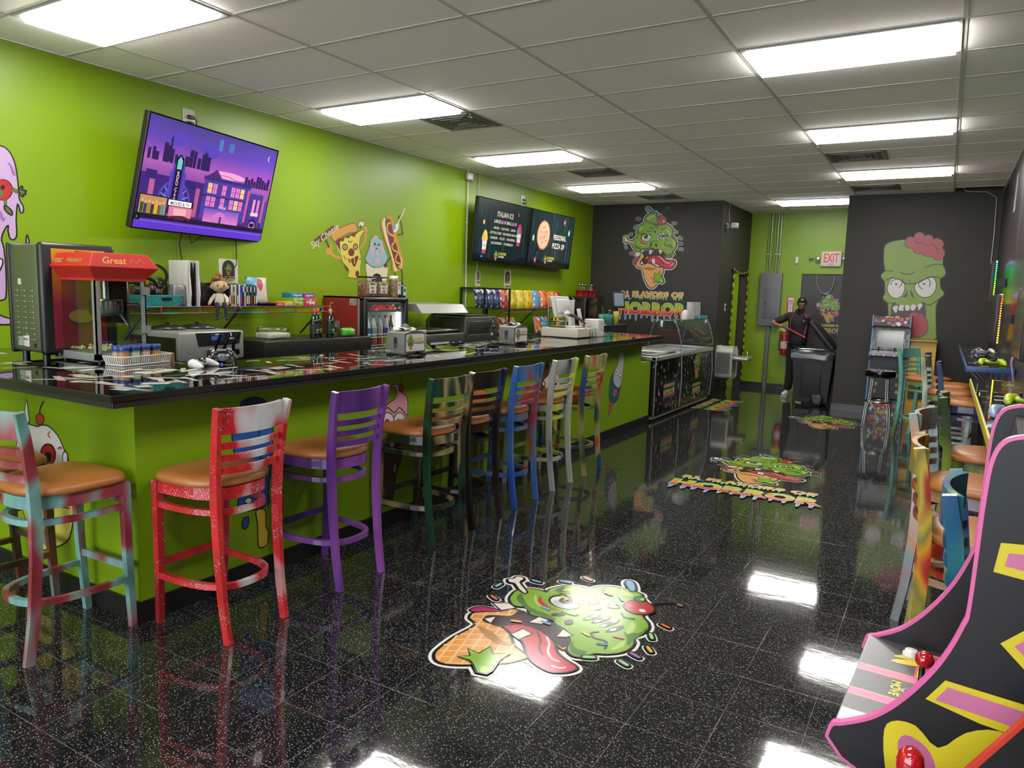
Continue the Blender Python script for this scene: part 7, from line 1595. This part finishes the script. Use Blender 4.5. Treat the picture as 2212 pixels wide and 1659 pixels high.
# --- far arcade cabinet with black round stool
CARD = confetti('comic_art', '2c2c34', ['a83838', '3c68a8', 'd8c0a0', '5c8c50', 'c87840', '343440', 'e0dcd8'], 26, .55, .4, (1, 1, 1.2))
BLU = mat('blue_trim', '5c9cc8', .4)
t = thing('arcade_cabinet', 'blue-edged arcade cabinet with colourful marquee below the zombie mural', 'arcade machine', (.635, 8.28, 0), .0)
pf = [(-.0, .0), (-.0, .28), (.10, .30), (.10, .82), (.0, .90), (.0, .93), (.14, .97), (.20, 1.28), (.12, 1.30), (.12, 1.455), (.5, 1.455), (.5, 0)]
for x in (-.24, .225): b = MB(); b.prism([(p[0], p[1]) for p in pf], x, x+.015, 'x'); b.build('side_panel', BLU, t)
b = MB(); b.box(-.225, .12, .3, .225, .5, .88); b.box(-.225, .22, .88, .225, .5, 1.44); b.build('cabinet_body', mat('cabinet_charcoal', '343a42', .5), t)
b = MB(); b.box(-.225, .01, 0, .225, .5, .28); b.build('riser', CARD, t)
b = MB(); b.prism([(.008, .90), (.008, .925), (.14, .965), (.2, .965), (.2, .88)], -.225, .225, 'x'); b.build('control_panel', mat('panel_silver', '9aa0a4', .4), t)
A = Art(); A.rect('c8b8bc', -.20, .03, .20, .12); rn = random.Random(3)
for k in range(16): A.disc(rn.choice(['f0e8e8', 'd85060', '8c4048', 'f4f4f4']), -.18+.024*k, .075+.02*(k % 2), .009)
A.build('button_rows', (0, .03, .932), (1, 0, 0), (0, .13, .04), parent=t)
A = Art(); 
for k in range(14): A.rect(['e04850', 'e8e8ec', '3c78c8', '68b858'][k % 4], -.22+.0315*k, -.012, -.20+.0315*k, .006)
A.build('front_strip', (0, .007, .915), (1, 0, 0), (0, 0, 1), parent=t)
for x in (-.13, .07): b = MB(); b.tube([(x, .09, .95), (x, .09, 1.0)], .006, 8); b.ell((x, .09, 1.005), .014, .014, .016, 10); b.build('joystick', BLK, t)
b = MB(); Mx = Matrix.Translation((0, .185, 1.13)) @ Euler((-.17, 0, 0)).to_matrix().to_4x4(); b.box(-.225, -.01, -.155, .225, .01, .155, M=Mx); b.build('screen_bezel', confetti('bezel_art', '4c4c50', ['6c6c70', '38383c', '8c8c90'], 60, .5, .4), t)
b = MB(); b.box(-.165, -.014, -.125, .165, -.009, .12, M=Mx); b.build('screen', mat('blank_screen', '84868a', .12), t)
b = MB(); b.box(-.225, .12, 1.315, .225, .2, 1.45); b.build('marquee', mat('marquee_dark', '3a3038', .4), t)
def g_(A):
    rn = random.Random(6)
    for k in range(40): A.disc(rn.choice(['a84040', '4c6ca8', 'c89868', 'e0d8d0', '6c9c60', '883c6c', 'd8703c']), rn.uniform(-.2, .2), rn.uniform(.0, .11), rn.uniform(.012, .03), None, 7)
    A.rect('38202c', -.07, .045, .075, .10); A.text('e04838', 'MARVEL', .045, 0, .058, .002, width=.13)
faceart(t, (0, .119, 1.325), (1, 0, 0), (0, 0, 1), g_, emit=.1, name='marquee_print')
faceart(t, (0, .0095, 0), (1, 0, 0), (0, 0, 1), lambda A: (A.text('d83828', 'MARVEL', .06, 0, .19, .003, width=.2), A.text('d8b838', 'CAPCOM', .06, 0, .10, .003, width=.2)), name='riser_print')
faceart(t, (0, .119, 0), (1, 0, 0), (0, 0, 1), lambda A: [A.disc(c, x, z, .022, .03, 8) for c, x, z in (('a87858', -.15, .62), ('889858', -.13, .5), ('a0a0a4', .12, .63), ('a86858', .13, .5), ('708c6c', -.14, .4), ('a09878', .14, .4))], name='front_print')
CH = mat('chrome', 'd8d8d8', .15, 1)
t = thing('round_stool', 'black round arcade stool with chrome legs before the blue-edged arcade cabinet', 'stool', (.60, 7.74, 0))
b = MB(); b.lathe([(.001, .66), (.17, .66), (.185, .672), (.185, .735), (.18, .745)], 28); b.build('seat', BLKG, t)
b = MB(); b.lathe([(.18, .745), (.14, .752), (.001, .755)], 28); b.build('seat_top', confetti('comic_seat', '2c2430', ['a83838', '3c4ca8', 'e0c8a8', 'e0dcd8', '504080'], 26, .55, .35, (1, 1, 1)), t)
for k in range(4):
    a = PI/4+k*PI/2; c, s_ = math.cos(a), math.sin(a)
    b = MB(); 
    for d in (-.016, .016): b.tube([(.11*c-d*s_, .11*s_+d*c, .655), (.125*c-d*s_, .125*s_+d*c, .62), (.145*c-d*s_, .145*s_+d*c, .36), (.19*c-d*s_, .19*s_+d*c, .26), (.215*c-d*s_, .215*s_+d*c, .0)], .008, 8)
    b.build('leg', CH, t)
b = MB(); b.tube([(.165*math.cos(q), .165*math.sin(q), .335) for q in [2*PI*i/28 for i in range(28)]], .011, 8, closed=True); b.build('foot_ring', CH, t)
YEL = mat('yellow_cabinet', 'd8a828', .45)
t = thing('yellow_cabinet', 'yellow arcade cabinet behind the turquoise stool', 'arcade machine', (1.04, 8.40, 0))
b = MB(); b.prism([(0, 0), (0, .26), (.08, .28), (.08, .6), (0, .66), (.02, .74), (.12, .80), (.16, 1.12), (.45, 1.12), (.45, 0)], -.16, .16, 'x'); b.build('body', YEL, t)
b = MB(); b.box(-.16, .075, .06, .16, .085, .25); b.box(-.13, .06, .32, .13, .078, .55); b.build('front_panel', mat('dark_panel', '242220', .5), t)
b = MB(); b.box(-.165, .1, 1.12, .165, .46, 1.135); b.build('top_board', YEL, t)
# ============================================================= GAMING SHELVES ON THE RIGHT WALL
def game_shelf(label, y0, y1, edge, cat='shelf'):
    t = thing('gaming_shelf', label, cat, (1.45, y0, 1.08)); L_ = y1-y0
    b = MB(); b.rbox(0, 0, 0, .345, L_, .048, .004); b.build('board', mat('edge_'+edge, edge, .4), t)
    b = MB(); b.box(.008, .008, .0482, .345, L_-.008, .0495); b.build('glossy_top', EPOXY, t)
    rn = random.Random(int(y0*7)); A = Art(step=.00001, base=.0004)
    for k in range(int(L_*26)):
        x, y = rn.uniform(.02, .32), rn.uniform(.03, L_-.03); A.rect(rn.choice(['38302c', '5c4438', '6c6460', '3c4448', 'a8a49c']), x, y, min(.335, x+rn.uniform(.01, .06)), min(L_-.01, y+rn.uniform(.01, .07)))
    A.build('printed_inlay', (0, 0, .0495), *FL, parent=t)
    for k in range(max(2, int(L_/.9))):
        y = .3+k*.9; b = MB(); b.tube([(.03, y, -.004), (.34, y, -.30)], 1, sq=(.03, .012)); b.tube([(.335, y, -.004), (.335, y, -.32)], 1, sq=(.03, .012)); b.tube([(.02, y, -.006), (.34, y, -.006)], 1, sq=(.03, .012)); b.build('bracket', mat('bracket_grey', '6c686c', .4, .5), t)
    return t
game_shelf('blue-edged glossy gaming shelf on the dark right wall, farther one', 4.15, 8.3, '2c5090')
game_shelf('yellow-edged glossy gaming shelf on the dark right wall, nearer one', .3, 2.95, 'c8b428')
ZG = 1.1305
gamepad('game_controller', 'white game controller on the blue-edged shelf', CW, CB, (1.66, 6.3, ZG-.006), .2, 'game controllers')
gamepad('game_controller', 'grey game controller beside the white one on the blue-edged shelf', mat('controller_grey', '8a8c90', .4), CG, (1.58, 6.0, ZG-.006), 1.9, 'game controllers')
gamepad('game_controller', 'black game controller on the blue-edged shelf', CB, CG, (1.61, 5.2, ZG-.006), .4, 'game controllers')
gamepad('game_controller', 'lime game controller near the end of the blue-edged shelf', CLM, CB, (1.64, 4.42, ZG-.006), .15, 'game controllers', scale=1.15)
gamepad('game_controller', 'lime game controller on the yellow-edged shelf', CLM, CB, (1.66, 1.55, ZG-.006), .1, 'game controllers', scale=1.1)
gamepad('game_controller', 'pale blue and black game controller at the near part of the yellow-edged shelf', CLB, CG, (1.57, .98, ZG-.006), .1, 'game controllers', scale=1.1)
def hue(h, v=1.):
    r = [abs(((h*6+k) % 6)-3)-1 for k in (0, 4, 2)]; return tuple(max(0., min(1., q))**1.5*v+.01 for q in r)
def led_tv(label, y0, y1, z0, z1, h0, h1, x=1.655):
    t = thing('gaming_screen', label, 'screen', (x, y0, z0), 0, 'screens with LED strips on the right wall'); w, h = y1-y0, z1-z0
    b = MB(); b.rbox(0, 0, 0, .035, w, h, .004); b.build('housing', BLK, t)
    b = MB(); b.box(-.002, .01, .012, .0, w-.01, h-.01); b.build('display', mat('dark_display', '3a2024', .12), t)
    b = MB(); b.box(.035, w*.4, h*.4, 1.80-x, w*.6, h*.6); b.build('wall_arm', BLK, t)
    n_ = max(6, int(h/.022)); b = MB(); ms = []
    for k in range(n_):
        hh = h0+(h1-h0)*k/n_; ms.append(mat(f'led_{int(hh*100)%100}', hue(hh), .5, emit=7.)); b.cur = k
        for y in (0.0, w): b.box(.036, y-.006 if y == 0 else y-.004, h*k/n_+.004, .044, y+.004 if y == 0 else y+.006, h*k/n_+.015)
    ms.append(mat('led_violet', (.5, .2, 1.), .5, emit=4.)); b.cur = n_
    for k in range(int(w/.03)): b.box(.036, .03*k+.005, h, .044, .03*k+.018, h+.006)
    b.build('led_strip', ms, t)
    return t
led_tv('farthest LED-edged screen with green light strip on the right wall', 6.50, 7.2, 1.66, 2.11, .18, .45)
led_tv('red to yellow LED-edged screen lower on the right wall, middle one', 5.0, 5.75, 1.29, 1.735, .13, -.02)
led_tv('nearest LED-edged screen with amber light strip on the right wall', 2.08, 2.72, 1.315, 1.745, .14, .02)
for k in range(2):  # added glowing beads stand in for LED light banding on the wall
    y = [3.2, 4.1][k]; b = MB(); ms = []
    for q in range(18): b.cur = q; ms.append(mat(f'led_{int((.2+.014*q)*100)%100}', hue(.2+.014*q), .5, emit=7.)); b.box(1.785, y, 1.62+q*.028, 1.80, y+.012, 1.635+q*.028)
    b.build('led_strip', ms, label=['vertical green to amber LED strip on the right wall, nearer', 'vertical green to amber LED strip on the right wall, farther'][k], cat='light strip', group='LED strips on the right wall')
b = MB(); 
for k in range(3): b.tube([(1.76, 3.85+.05*k, 1.30), (1.74, 3.83+.05*k, 1.2), (1.77, 3.84+.05*k, 1.05)], .004, 6)
b.build('cable', mat('violet_cable', 'b890c8', .4), label='bundle of thin cables hanging between the two gaming shelves', cat='cable')
A = Art(base=.001); A.rect('d0c4c0', -.14, -.2, .14, .2)
for k in range(9): A.stroke('6c6068', [(-.1, .15-k*.035), (.1, .15-k*.035)], .008, smooth=False)
A.build('paper_sign', (1.80, 6.6, 2.84), (0, -1, 0), (0, 0, 1), label='white rules sheet high on the dark right wall', cat='sign')
def g_(A):
    for y, z0, w in ((-5.6, 1.9, .10), (-4.9, 2.2, .08), (-4.4, 1.7, .12), (-3.9, 2.3, .07)):
        A.poly('6a5a68', [(y-w, 3.1), (y-w*.8, z0+.5), (y-w*.3, z0+.1), (y, z0), (y+w*.3, z0+.15), (y+w*.8, z0+.6), (y+w, 3.1)])
        A.poly('40353a', [(y-w*.5, 3.0), (y-w*.2, z0+.6), (y+w*.1, z0+.5), (y+w*.4, 3.0)])
A = Art(base=.0008); g_(A); A.build('drip_mural', (1.80, 0, 0), (0, -1, 0), (0, 0, 1), label='pale dripping paint streaks on the dark right wall', cat='mural')

# ============================================================= BACK OF THE ROOM
t = thing('breaker_panel', 'grey electrical breaker panel with conduits above on the green back wall', 'electrical panel', (-1.50, YE-.001, 1.155))
PGY = mat('panel_grey', '78797a', .45)
b = MB(); b.rbox(-.185, -.10, 0, .185, -.002, .95, .005); b.build('box', PGY, t)
b = MB(); b.rbox(-.10, -.108, .14, .12, -.10, .67, .003); b.build('door', mat('panel_grey2', '707172', .4), t)
b = MB(); b.box(-.085, -.112, .38, -.06, -.107, .43); b.build('latch', BLK, t)
for k, (x, c) in enumerate([(-.10, GREEN), (-.06, STEEL), (.0, GREEN), (.05, STEEL), (.10, STEEL)]): b = MB(); b.tube([(x, -.03, .95), (x, -.03, 2.02)], .013, 8); b.build('conduit', c, t)
b = MB(); b.box(-.13, -.04, 1.28, -.04, -.012, 1.295); b.box(.02, -.04, 1.28, .14, -.012, 1.295); b.build('strap', STEEL, t)
b = MB(); b.tube([(.0, -.04, 0), (.0, -.04, -1.155)], .038, 12); b.lathe([(.046, -.74), (.046, -.70)], 12, (0, -.04, 0)); b.build('lower_pipe', PGY, t)
t = thing('exit_sign', 'cream EXIT sign with red letters and two emergency lamps', 'exit sign', (-.53, YE, 2.36))
b = MB(); b.rbox(-.165, -.06, -.13, .165, -.0, .13, .008); b.build('housing', CREAM, t)
faceart(t, (0, -.0602, 0), (1, 0, 0), (0, 0, 1), lambda A: (A.text('e03050', 'EXIT', .215, 0, -.055, .004, width=.24), A.rect('b8b0a4', -.045, -.125, .045, -.08), A.stroke('5a5a58', [(-.03, -.1), (0, -.09), (.03, -.1)], .006)), emit=.12, name='letters')
for s in (-1, 1):
    b = MB(); Mx = Matrix.Translation((s*.215, -.05, .0)) @ Euler((PI/2, 0, 0)).to_matrix().to_4x4(); b.lathe([(.001, -.03), (.03, -.03), (.045, .02), (.04, .025), (.001, .028)], 16, M=Mx); b.build('emergency_lamp', mat('lamp_glass', 'd0ccc4', .15, .5), t)
t = thing('alarm_horn', 'small beige siren left of the exit sign', 'alarm', (-.86, YE, 2.38)); b = MB(); Mx = Euler((PI/2, 0, 0)).to_matrix().to_4x4(); b.lathe([(.035, 0), (.035, .03), (.02, .05), (.03, .08), (.001, .085)], 12, M=Mx); b.build('horn', mat('beige_green', 'b8b890', .5), t)
box('motion_sensor', WHT, -1.13, YE-.035, 2.28, -1.07, YE, 2.40, r=.008, label='small white sensor box on the green wall left of the exit sign', cat='sensor')
t = thing('fire_sign', 'red and white vertical fire extinguisher sign', 'sign', (-1.15, YE, 1.52))
faceart(t, (0, -.001, 0), (1, 0, 0), (0, 0, 1), lambda A: (A.rect('c83030', -.065, -.22, .065, .17), A.rect('ece4dc', -.05, .06, .05, .155), A.text('c83030', 'FIRE', .05, 0, .075, .002, width=.09), A.rect('ece4dc', -.035, -.21, .035, .05), [A.text('c83030', c, .05, 0, .01-.042*k, .001) for k, c in enumerate('EXTIN')]), name='sign_face')
t = thing('fire_extinguisher', 'red fire extinguisher with yellow tag hung on the green wall', 'fire extinguisher', (-1.19, YE-.09, .64))
b = MB(); b.lathe([(.001, 0), (.065, .0), (.07, .02), (.07, .36), (.05, .41), (.02, .43), (.02, .46)], 20); b.build('cylinder', mat('extinguisher_red', 'b01c24', .25), t)
b = MB(); b.rbox(-.03, -.03, .45, .03, .03, .49, .006); b.tube([(-.02, 0, .49), (-.06, -.01, .53), (-.1, -.01, .54)], .008, 6); b.tube([(.0, 0, .46), (-.08, -.02, .42), (-.085, -.02, .2), (-.08, -.02, .08)], .01, 8); b.build('valve_hose', BLK, t)
b = MB(); b.lathe([(.071, .12), (.071, .25)], 20); b.build('label', mat('ext_label', 'd8ccc4', .5), t)
b = MB(); Mx = Matrix.Translation((-.02, -.07, .46)) @ Euler((0, .5, 0)).to_matrix().to_4x4(); b.box(-.06, -.002, -.03, .06, .002, .04, M=Mx); b.build('inspection_tag', mat('tag_yellow', 'd8e020', .5), t)
A = Art(base=.0015); A.T = (.38, 0, 0, .0); A.shapes(LOGO, 'K', .013, .05); A.T = (.36, 0, 0, -.285); logo_words(A, 0, 0)
A.build('logo_decal', (-.50, YE, 1.51), (1, 0, 0), (0, 0, 1), label='small zombie cone and lettering decal on the black exit door', cat='wall decal')
b = MB(); b.tube([(-.74, YE-.02, 2.09), (-.73, YE-.025, 1.92), (-.66, YE-.03, 1.78), (-.58, YE-.03, 1.75), (-.50, YE-.03, 1.80), (-.46, YE-.025, 1.93), (-.45, YE-.02, 2.08)], .009, 6); b.build('chain', STEEL, label='metal chain draped at the top of the black exit door', cat='chain')
for k, (y, n_) in enumerate(((9.765, 'left'), (10.80, 'right'))):
    rn = random.Random(k); b = MB(); z = 2.12
    while z > .05:
        b.cur = int(z/.07) % 2; a = rn.uniform(0, 3); q = [(XP+.03+.013*math.cos(a)*math.cos(p), y+.013*math.sin(a)*math.cos(p), z+.026*math.sin(p)) for p in [2*PI*i/8 for i in range(8)]]; b.tube(q, .0055, 5, closed=True); z -= .034
    b.build('caution_chain', [mat('chain_yellow', 'd8c830', .4), mat('chain_black', '1c1c1c', .4)], label=f'yellow and black plastic chain hanging at the {n_} side of the passage doorway', cat='chain', group='caution chains round the doorway')
b = MB(); 
for k in range(24):
    y = 9.765+1.035*k/23; b.cur = (k//2) % 2; q = [(XP+.03, y+.026*math.cos(p), 2.12-.05*math.sin(PI*k/23)+.013*math.sin(p)) for p in [2*PI*i/8 for i in range(8)]]; b.tube(q, .0055, 5, closed=True)
b.build('caution_chain', [mat('chain_yellow', 'd8c830', .4), mat('chain_black', '1c1c1c', .4)], label='yellow and black plastic chain swagged over the top of the passage doorway', cat='chain', group='caution chains round the doorway')
t = thing('light_switch', 'white light switch on the black passage wall', 'switch', (XP, 9.43, 1.48)); b = MB(); b.rbox(0, -.04, -.06, .007, .04, .06, .002); b.build('cover_plate', WHT, t); b = MB(); b.box(.007, -.01, -.02, .014, .01, .02); b.build('toggle', BLK, t)
FW = mat('fountain_grey', 'dcd8cc', .4, 0)
t = thing('drinking_fountain', 'wall-mounted grey drinking fountain with basin beyond the freezer', 'drinking fountain', (XP, 9.22, .32))
b = MB(); b.prism([(-.17, .04), (-.1, 0), (.1, 0), (.17, .04), (.19, .44), (.14, .52), (-.14, .52), (-.19, .44)], .0, .26, 'x'); b.build('cooler_body', FW, t, bevel=.02)
b = MB(); [b.box(.2605, -.15, .1+.035*k, .263, .1, .115+.035*k) for k in range(9)]; b.box(.02, -.192, .08, .24, -.19, .42); b.build('grille', mat('grille_grey', '78746a', .5), t)
b = MB(); b.rbox(.22, -.16, .30, .52, .17, .37, .03); b.build('basin', mat('basin_steel', 'c4c0b8', .3, .6), t)
b = MB(); b.tube([(.46, .02, .37), (.47, .02, .43), (.45, .02, .45)], .01, 8); b.build('spout', CH, t)

# --- wheeled bin
BIN = mat('bin_black', '121314', .5); t = thing('wheeled_bin', 'open black wheeled bin with clear liner in front of the exit door', 'bin', (-.44, 9.33, 0))
b = MB(); lo = [(-.24, -.23), (.25, -.23), (.22, .24), (-.2, .24)]; hi = [(-.30, -.28), (.30, -.28), (.30, .28), (-.29, .28)]
vs = [(x, y, .06) for x, y in lo]+[(x, y, .80) for x, y in hi]+[(x*1.06, y*1.06, .80) for x, y in hi]+[(x*1.06, y*1.06, .85) for x, y in hi]+[(x*.97, y*.97, .85) for x, y in hi]+[(x*.95, y*.95, .12) for x, y in lo]
b.add(vs, [(i*4+k, i*4+(k+1) % 4, (i+1)*4+(k+1) % 4, (i+1)*4+k) for i in range(5) for k in range(4)]+[(3, 2, 1, 0), (20, 21, 22, 23)], False); b.build('body', BIN, t, bevel=.006)
b = MB(); b.prism([(-.17, .12), (.13, .12), (.14, .70), (.0, .72), (-.18, .70)], -.285, -.262, 'y') if False else b.rbox(-.15, -.27, .15, .14, -.24, .70, .01); b.build('front_panel', mat('bin_panel', '141516', .6), t)
for y in (-.24, .24):
    Mx = Matrix.Translation((.10, y-.045, .10)) @ Euler((-PI/2, 0, 0)).to_matrix().to_4x4(); b = MB(); b.lathe([(.045, 0), (.095, 0), (.10, .01), (.10, .04), (.095, .05), (.045, .05)], 24, M=Mx); b.build('wheel', BLK, t)
    b = MB(); b.lathe([(.001, -.006), (.014, -.006), (.014, .02)], 12, M=Mx); 
    for q in range(5): a = q*2*PI/5; b.tube([Mx @ Vector((.012*math.cos(a), .012*math.sin(a), .01)), Mx @ Vector((.05*math.cos(a), .05*math.sin(a), .01))], .006, 5)
    b.build('hub', PGY, t)
b = MB(); Mx = Matrix.Translation((.27, 0, .88)) @ Euler((0, -.70, 0)).to_matrix().to_4x4(); b.rbox(-.02, -.28, .0, .045, .28, .56, .02, M=Mx); b.rbox(-.05, -.22, .06, -.02, .22, .50, .012, M=Mx); b.build('lid', BIN, t)
b = MB(); rn = random.Random(9); g_ = []
pr_ = [(x, y) for i in range(4) for x, y in [tuple(hi[i][q]*(1-f)+hi[(i+1) % 4][q]*f for q in (0, 1)) for f in (0, .25, .5, .75)]]
for r_, (k, z, j) in enumerate([(.93, .70, .0), (1.0, .86, .01), (1.05, .865, .01), (1.07, .80, .015), (1.065, .74, .03)]): g_.append([(x*k+rn.uniform(-j, j)*.4, y*k+rn.uniform(-j, j)*.4, z+rn.uniform(-j, j)) for x, y in pr_])
for r_ in g_: r_.append(r_[0])
b.sheet(g_); b.build('liner', glass('liner_film', (.72, .74, .77), .6, .3), t)

# ============================================================= PERSON
def skin(name, verts, edges, m, parent, sub=2, **kw):
    me = bpy.data.meshes.new(name); me.from_pydata([v[:3] for v in verts], edges, []); me.materials.append(m)
    o = bpy.data.objects.new(name, me); COL.objects.link(o); o.parent = parent
    md = o.modifiers.new('skin', 'SKIN'); md.use_smooth_shade = True
    if not me.skin_vertices: me.skin_vertices.new()
    for i, v in enumerate(verts):
        r = v[3]; me.skin_vertices[0].data[i].radius = r if isinstance(r, tuple) else (r, r)
    me.skin_vertices[0].data[0].use_root = True
    s = o.modifiers.new('sub', 'SUBSURF'); s.levels = sub; s.render_levels = sub
    return tag(o, **kw)
t = thing('person', 'person in a black polo and trousers with purple gloves emptying into the bin', 'person', (-.86, 10.05, 0))
DSK = mat('dark_skin', '9a6a50', .5); CLO = mat('black_fabric', '131314', .8); MAG = mat('magenta_piping', '8c2858', .7); GLV = mat('purple_glove', '5048c0', .4)
# x grows to the viewer's right; the person faces the camera (-y)
body = [(.02, .02, .92, .085), (.02, .02, 1.05, .085), (.02, .015, 1.2, .09), (.02, .01, 1.34, .085), (.03, .0, 1.44, .05), (.04, -.015, 1.50, .045),
    (-.17, .0, 1.37, .05), (-.30, -.03, 1.27, .042), (-.40, -.08, 1.24, .036), (-.28, -.15, 1.205, .03), (-.20, -.19, 1.185, .026),
    (.21, .0, 1.37, .05), (.30, -.06, 1.22, .042), (.35, -.12, 1.13, .036), (.40, -.20, 1.10, .03), (.42, -.25, 1.10, .026),
    (-.06, .02, .84, .07), (-.075, .01, .48, .055), (-.08, .02, .12, .04), (.10, .03, .84, .07), (.12, .02, .48, .055), (.13, .04, .12, .04), (-.10, -.02, .06, .035), (.14, -.0, .06, .035)]
E_ = [(0, 1), (1, 2), (2, 3), (3, 4), (4, 5), (3, 6), (6, 7), (7, 8), (8, 9), (9, 10), (3, 11), (11, 12), (12, 13), (13, 14), (14, 15), (0, 16), (16, 17), (17, 18), (0, 19), (19, 20), (20, 21), (18, 22), (21, 23)]
skin('body', body, E_, DSK, t)
sh = [(.02, .02, .80, (.17, .14)), (.02, .02, 1.02, (.165, .135)), (.02, .015, 1.2, (.175, .14)), (.02, .01, 1.33, (.165, .125)), (.03, .0, 1.425, (.07, .07)), (-.15, .0, 1.365, .07), (-.27, -.02, 1.29, .066), (-.37, -.06, 1.26, .062), (.20, .0, 1.365, .07), (.28, -.04, 1.25, .066), (.35, -.11, 1.15, .06)]
skin('polo_shirt', sh, [(0, 1), (1, 2), (2, 3), (3, 4), (3, 5), (5, 6), (6, 7), (3, 8), (8, 9), (9, 10)], CLO, t)
tr = [(.02, .02, .99, (.14, .12)), (-.055, .02, .80, (.115, .11)), (-.07, .01, .48, .075), (-.08, .02, .09, .072), (.09, .03, .80, (.115, .11)), (.115, .02, .48, .075), (.13, .04, .09, .072)]
skin('trousers', tr, [(0, 1), (1, 2), (2, 3), (0, 4), (4, 5), (5, 6)], mat('black_trousers', '0e0e0f', .85), t)
b = MB(); b.tube([(-.05, -.09, 1.41), (-.10, -.105, 1.30), (-.09, -.11, 1.15)], .008, 6); b.tube([(-.22, -.06, 1.37), (-.25, -.085, 1.28)], .004, 5); b.tube([(.12, -.10, 1.40), (.15, -.095, 1.34)], .03, 8); b.tube([(.17, -.12, 1.24), (.15, -.125, 1.12), (.13, -.12, 1.02)], [.006, .02, .014], 6); b.build('magenta_trim', MAG, t)
b = MB(); b.box(.10, -.118, 1.29, .135, -.112, 1.297); b.build('chest_badge', WHT, t)
b = MB(); b.tube([(-.03, -.06, 1.455), (.03, -.10, 1.42), (.09, -.06, 1.455), (.09, .03, 1.47), (-.03, .03, 1.47)], .016, 6, closed=True); b.build('collar', CLO, t)
H = Matrix.Translation((.05, -.03, 1.575)) @ Euler((.30, .0, .15)).to_matrix().to_4x4()
b = MB(); b.ell((0, 0, .0), .068, .085, .10, 20, M=H); b.ell((0, -.03, -.045), .048, .055, .055, 16, M=H)
b.ell((0, -.088, -.012), .012, .016, .018, 10, M=H); b.ell((0, -.085, -.020), .018, .012, .009, 10, M=H)
for s in (-1, 1): b.ell((s*.068, .005, -.01), .01, .016, .026, 8, M=H); b.ell((s*.028, -.073, .022), .022, .014, .007, 8, M=H)
b.build('head', DSK, t)
b = MB()
for s in (-1, 1): b.ell((s*.028, -.0785, .006), .013, .008, .005, 8, M=H)
b.build('eyes', mat('eye_dark', '2a1c18', .2), t)
b = MB(); b.ell((0, -.082, -.048), .022, .012, .008, 10, M=H); b.build('lips', mat('lip_brown', '8c5248', .4), t)
b = MB(); b.ell((0, .018, .022), .074, .088, .092, 20, M=H); b.ell((0, -.03, .062), .06, .052, .04, 14, M=H); b.ell((0, .10, -.01), .035, .035, .04, 12, M=H)
for s in (-1, 1): b.ell((s*.055, -.015, .03), .022, .045, .05, 10, M=H)
b.build('hair', mat('black_hair', '100e0e', .35), t)
def hand(name, at, d, side, curl):
    d = Vector(d).normalized(); up = Vector((0, -.3, 1)); up = (up-d*up.dot(d)).normalized(); sd = d.cross(up); o = Vector(at)
    V = [tuple(o)+(.026,), tuple(o+d*.04)+((.036, .022),), tuple(o+d*.085)+((.04, .018),)]; E = [(0, 1), (1, 2)]
    for k, (q, L_) in enumerate(((-.03, .07), (-.01, .08), (.01, .075), (.03, .06))):
        p0 = o+d*.085+sd*q; p1 = p0+d*L_*.45-up*.012*curl; p2 = p1+d*L_*.2-up*.03*curl; p3 = p2-d*.015*curl-up*.018*curl
        i = len(V); V += [tuple(p0)+(.010,), tuple(p1)+(.0095,), tuple(p2)+(.009,), tuple(p3)+(.008,)]; E += [(2, i), (i, i+1), (i+1, i+2), (i+2, i+3)]
    p0 = o+d*.035-sd*.035*side; p1 = p0+d*.03-sd*.012*side-up*.015; p2 = p1+d*.025-up*.02; i = len(V)
    V += [tuple(p0)+(.012,), tuple(p1)+(.011,), tuple(p2)+(.009,)]; E += [(1, i), (i, i+1), (i+1, i+2)]
    return skin(name, V, E, GLV, t, 1)
hand('gloved_hand', (-.215, -.185, 1.19), (.75, -.35, -.25), 1, 1.)
hand('gloved_hand', (.42, -.245, 1.10), (.2, -.75, .1), -1, .7)
for x in (-.09, .135):
    b = MB(); b.ell((x-.02, -.07, .045), .05, .13, .045, 16); b.ell((x-.01, .01, .06), .045, .06, .055, 12)
    b.build('sneaker', mat('white_sneaker', 'e4dcd8', .5), t, label='white sneaker')
    b = MB(); b.rbox(x-.07, -.20, 0, x+.035, .07, .022, .01); b.build('sole', mat('sole_white', 'c8c0bc', .6), t)
b = MB(); b.tube([(-1.05, 9.83, 1.20), (-.66, 9.66, 1.03)], .011, 8); b.build('broom_handle', mat('red_handle', 'd02838', .3), label='short red handle held in the purple glove over the bin', cat='handle')
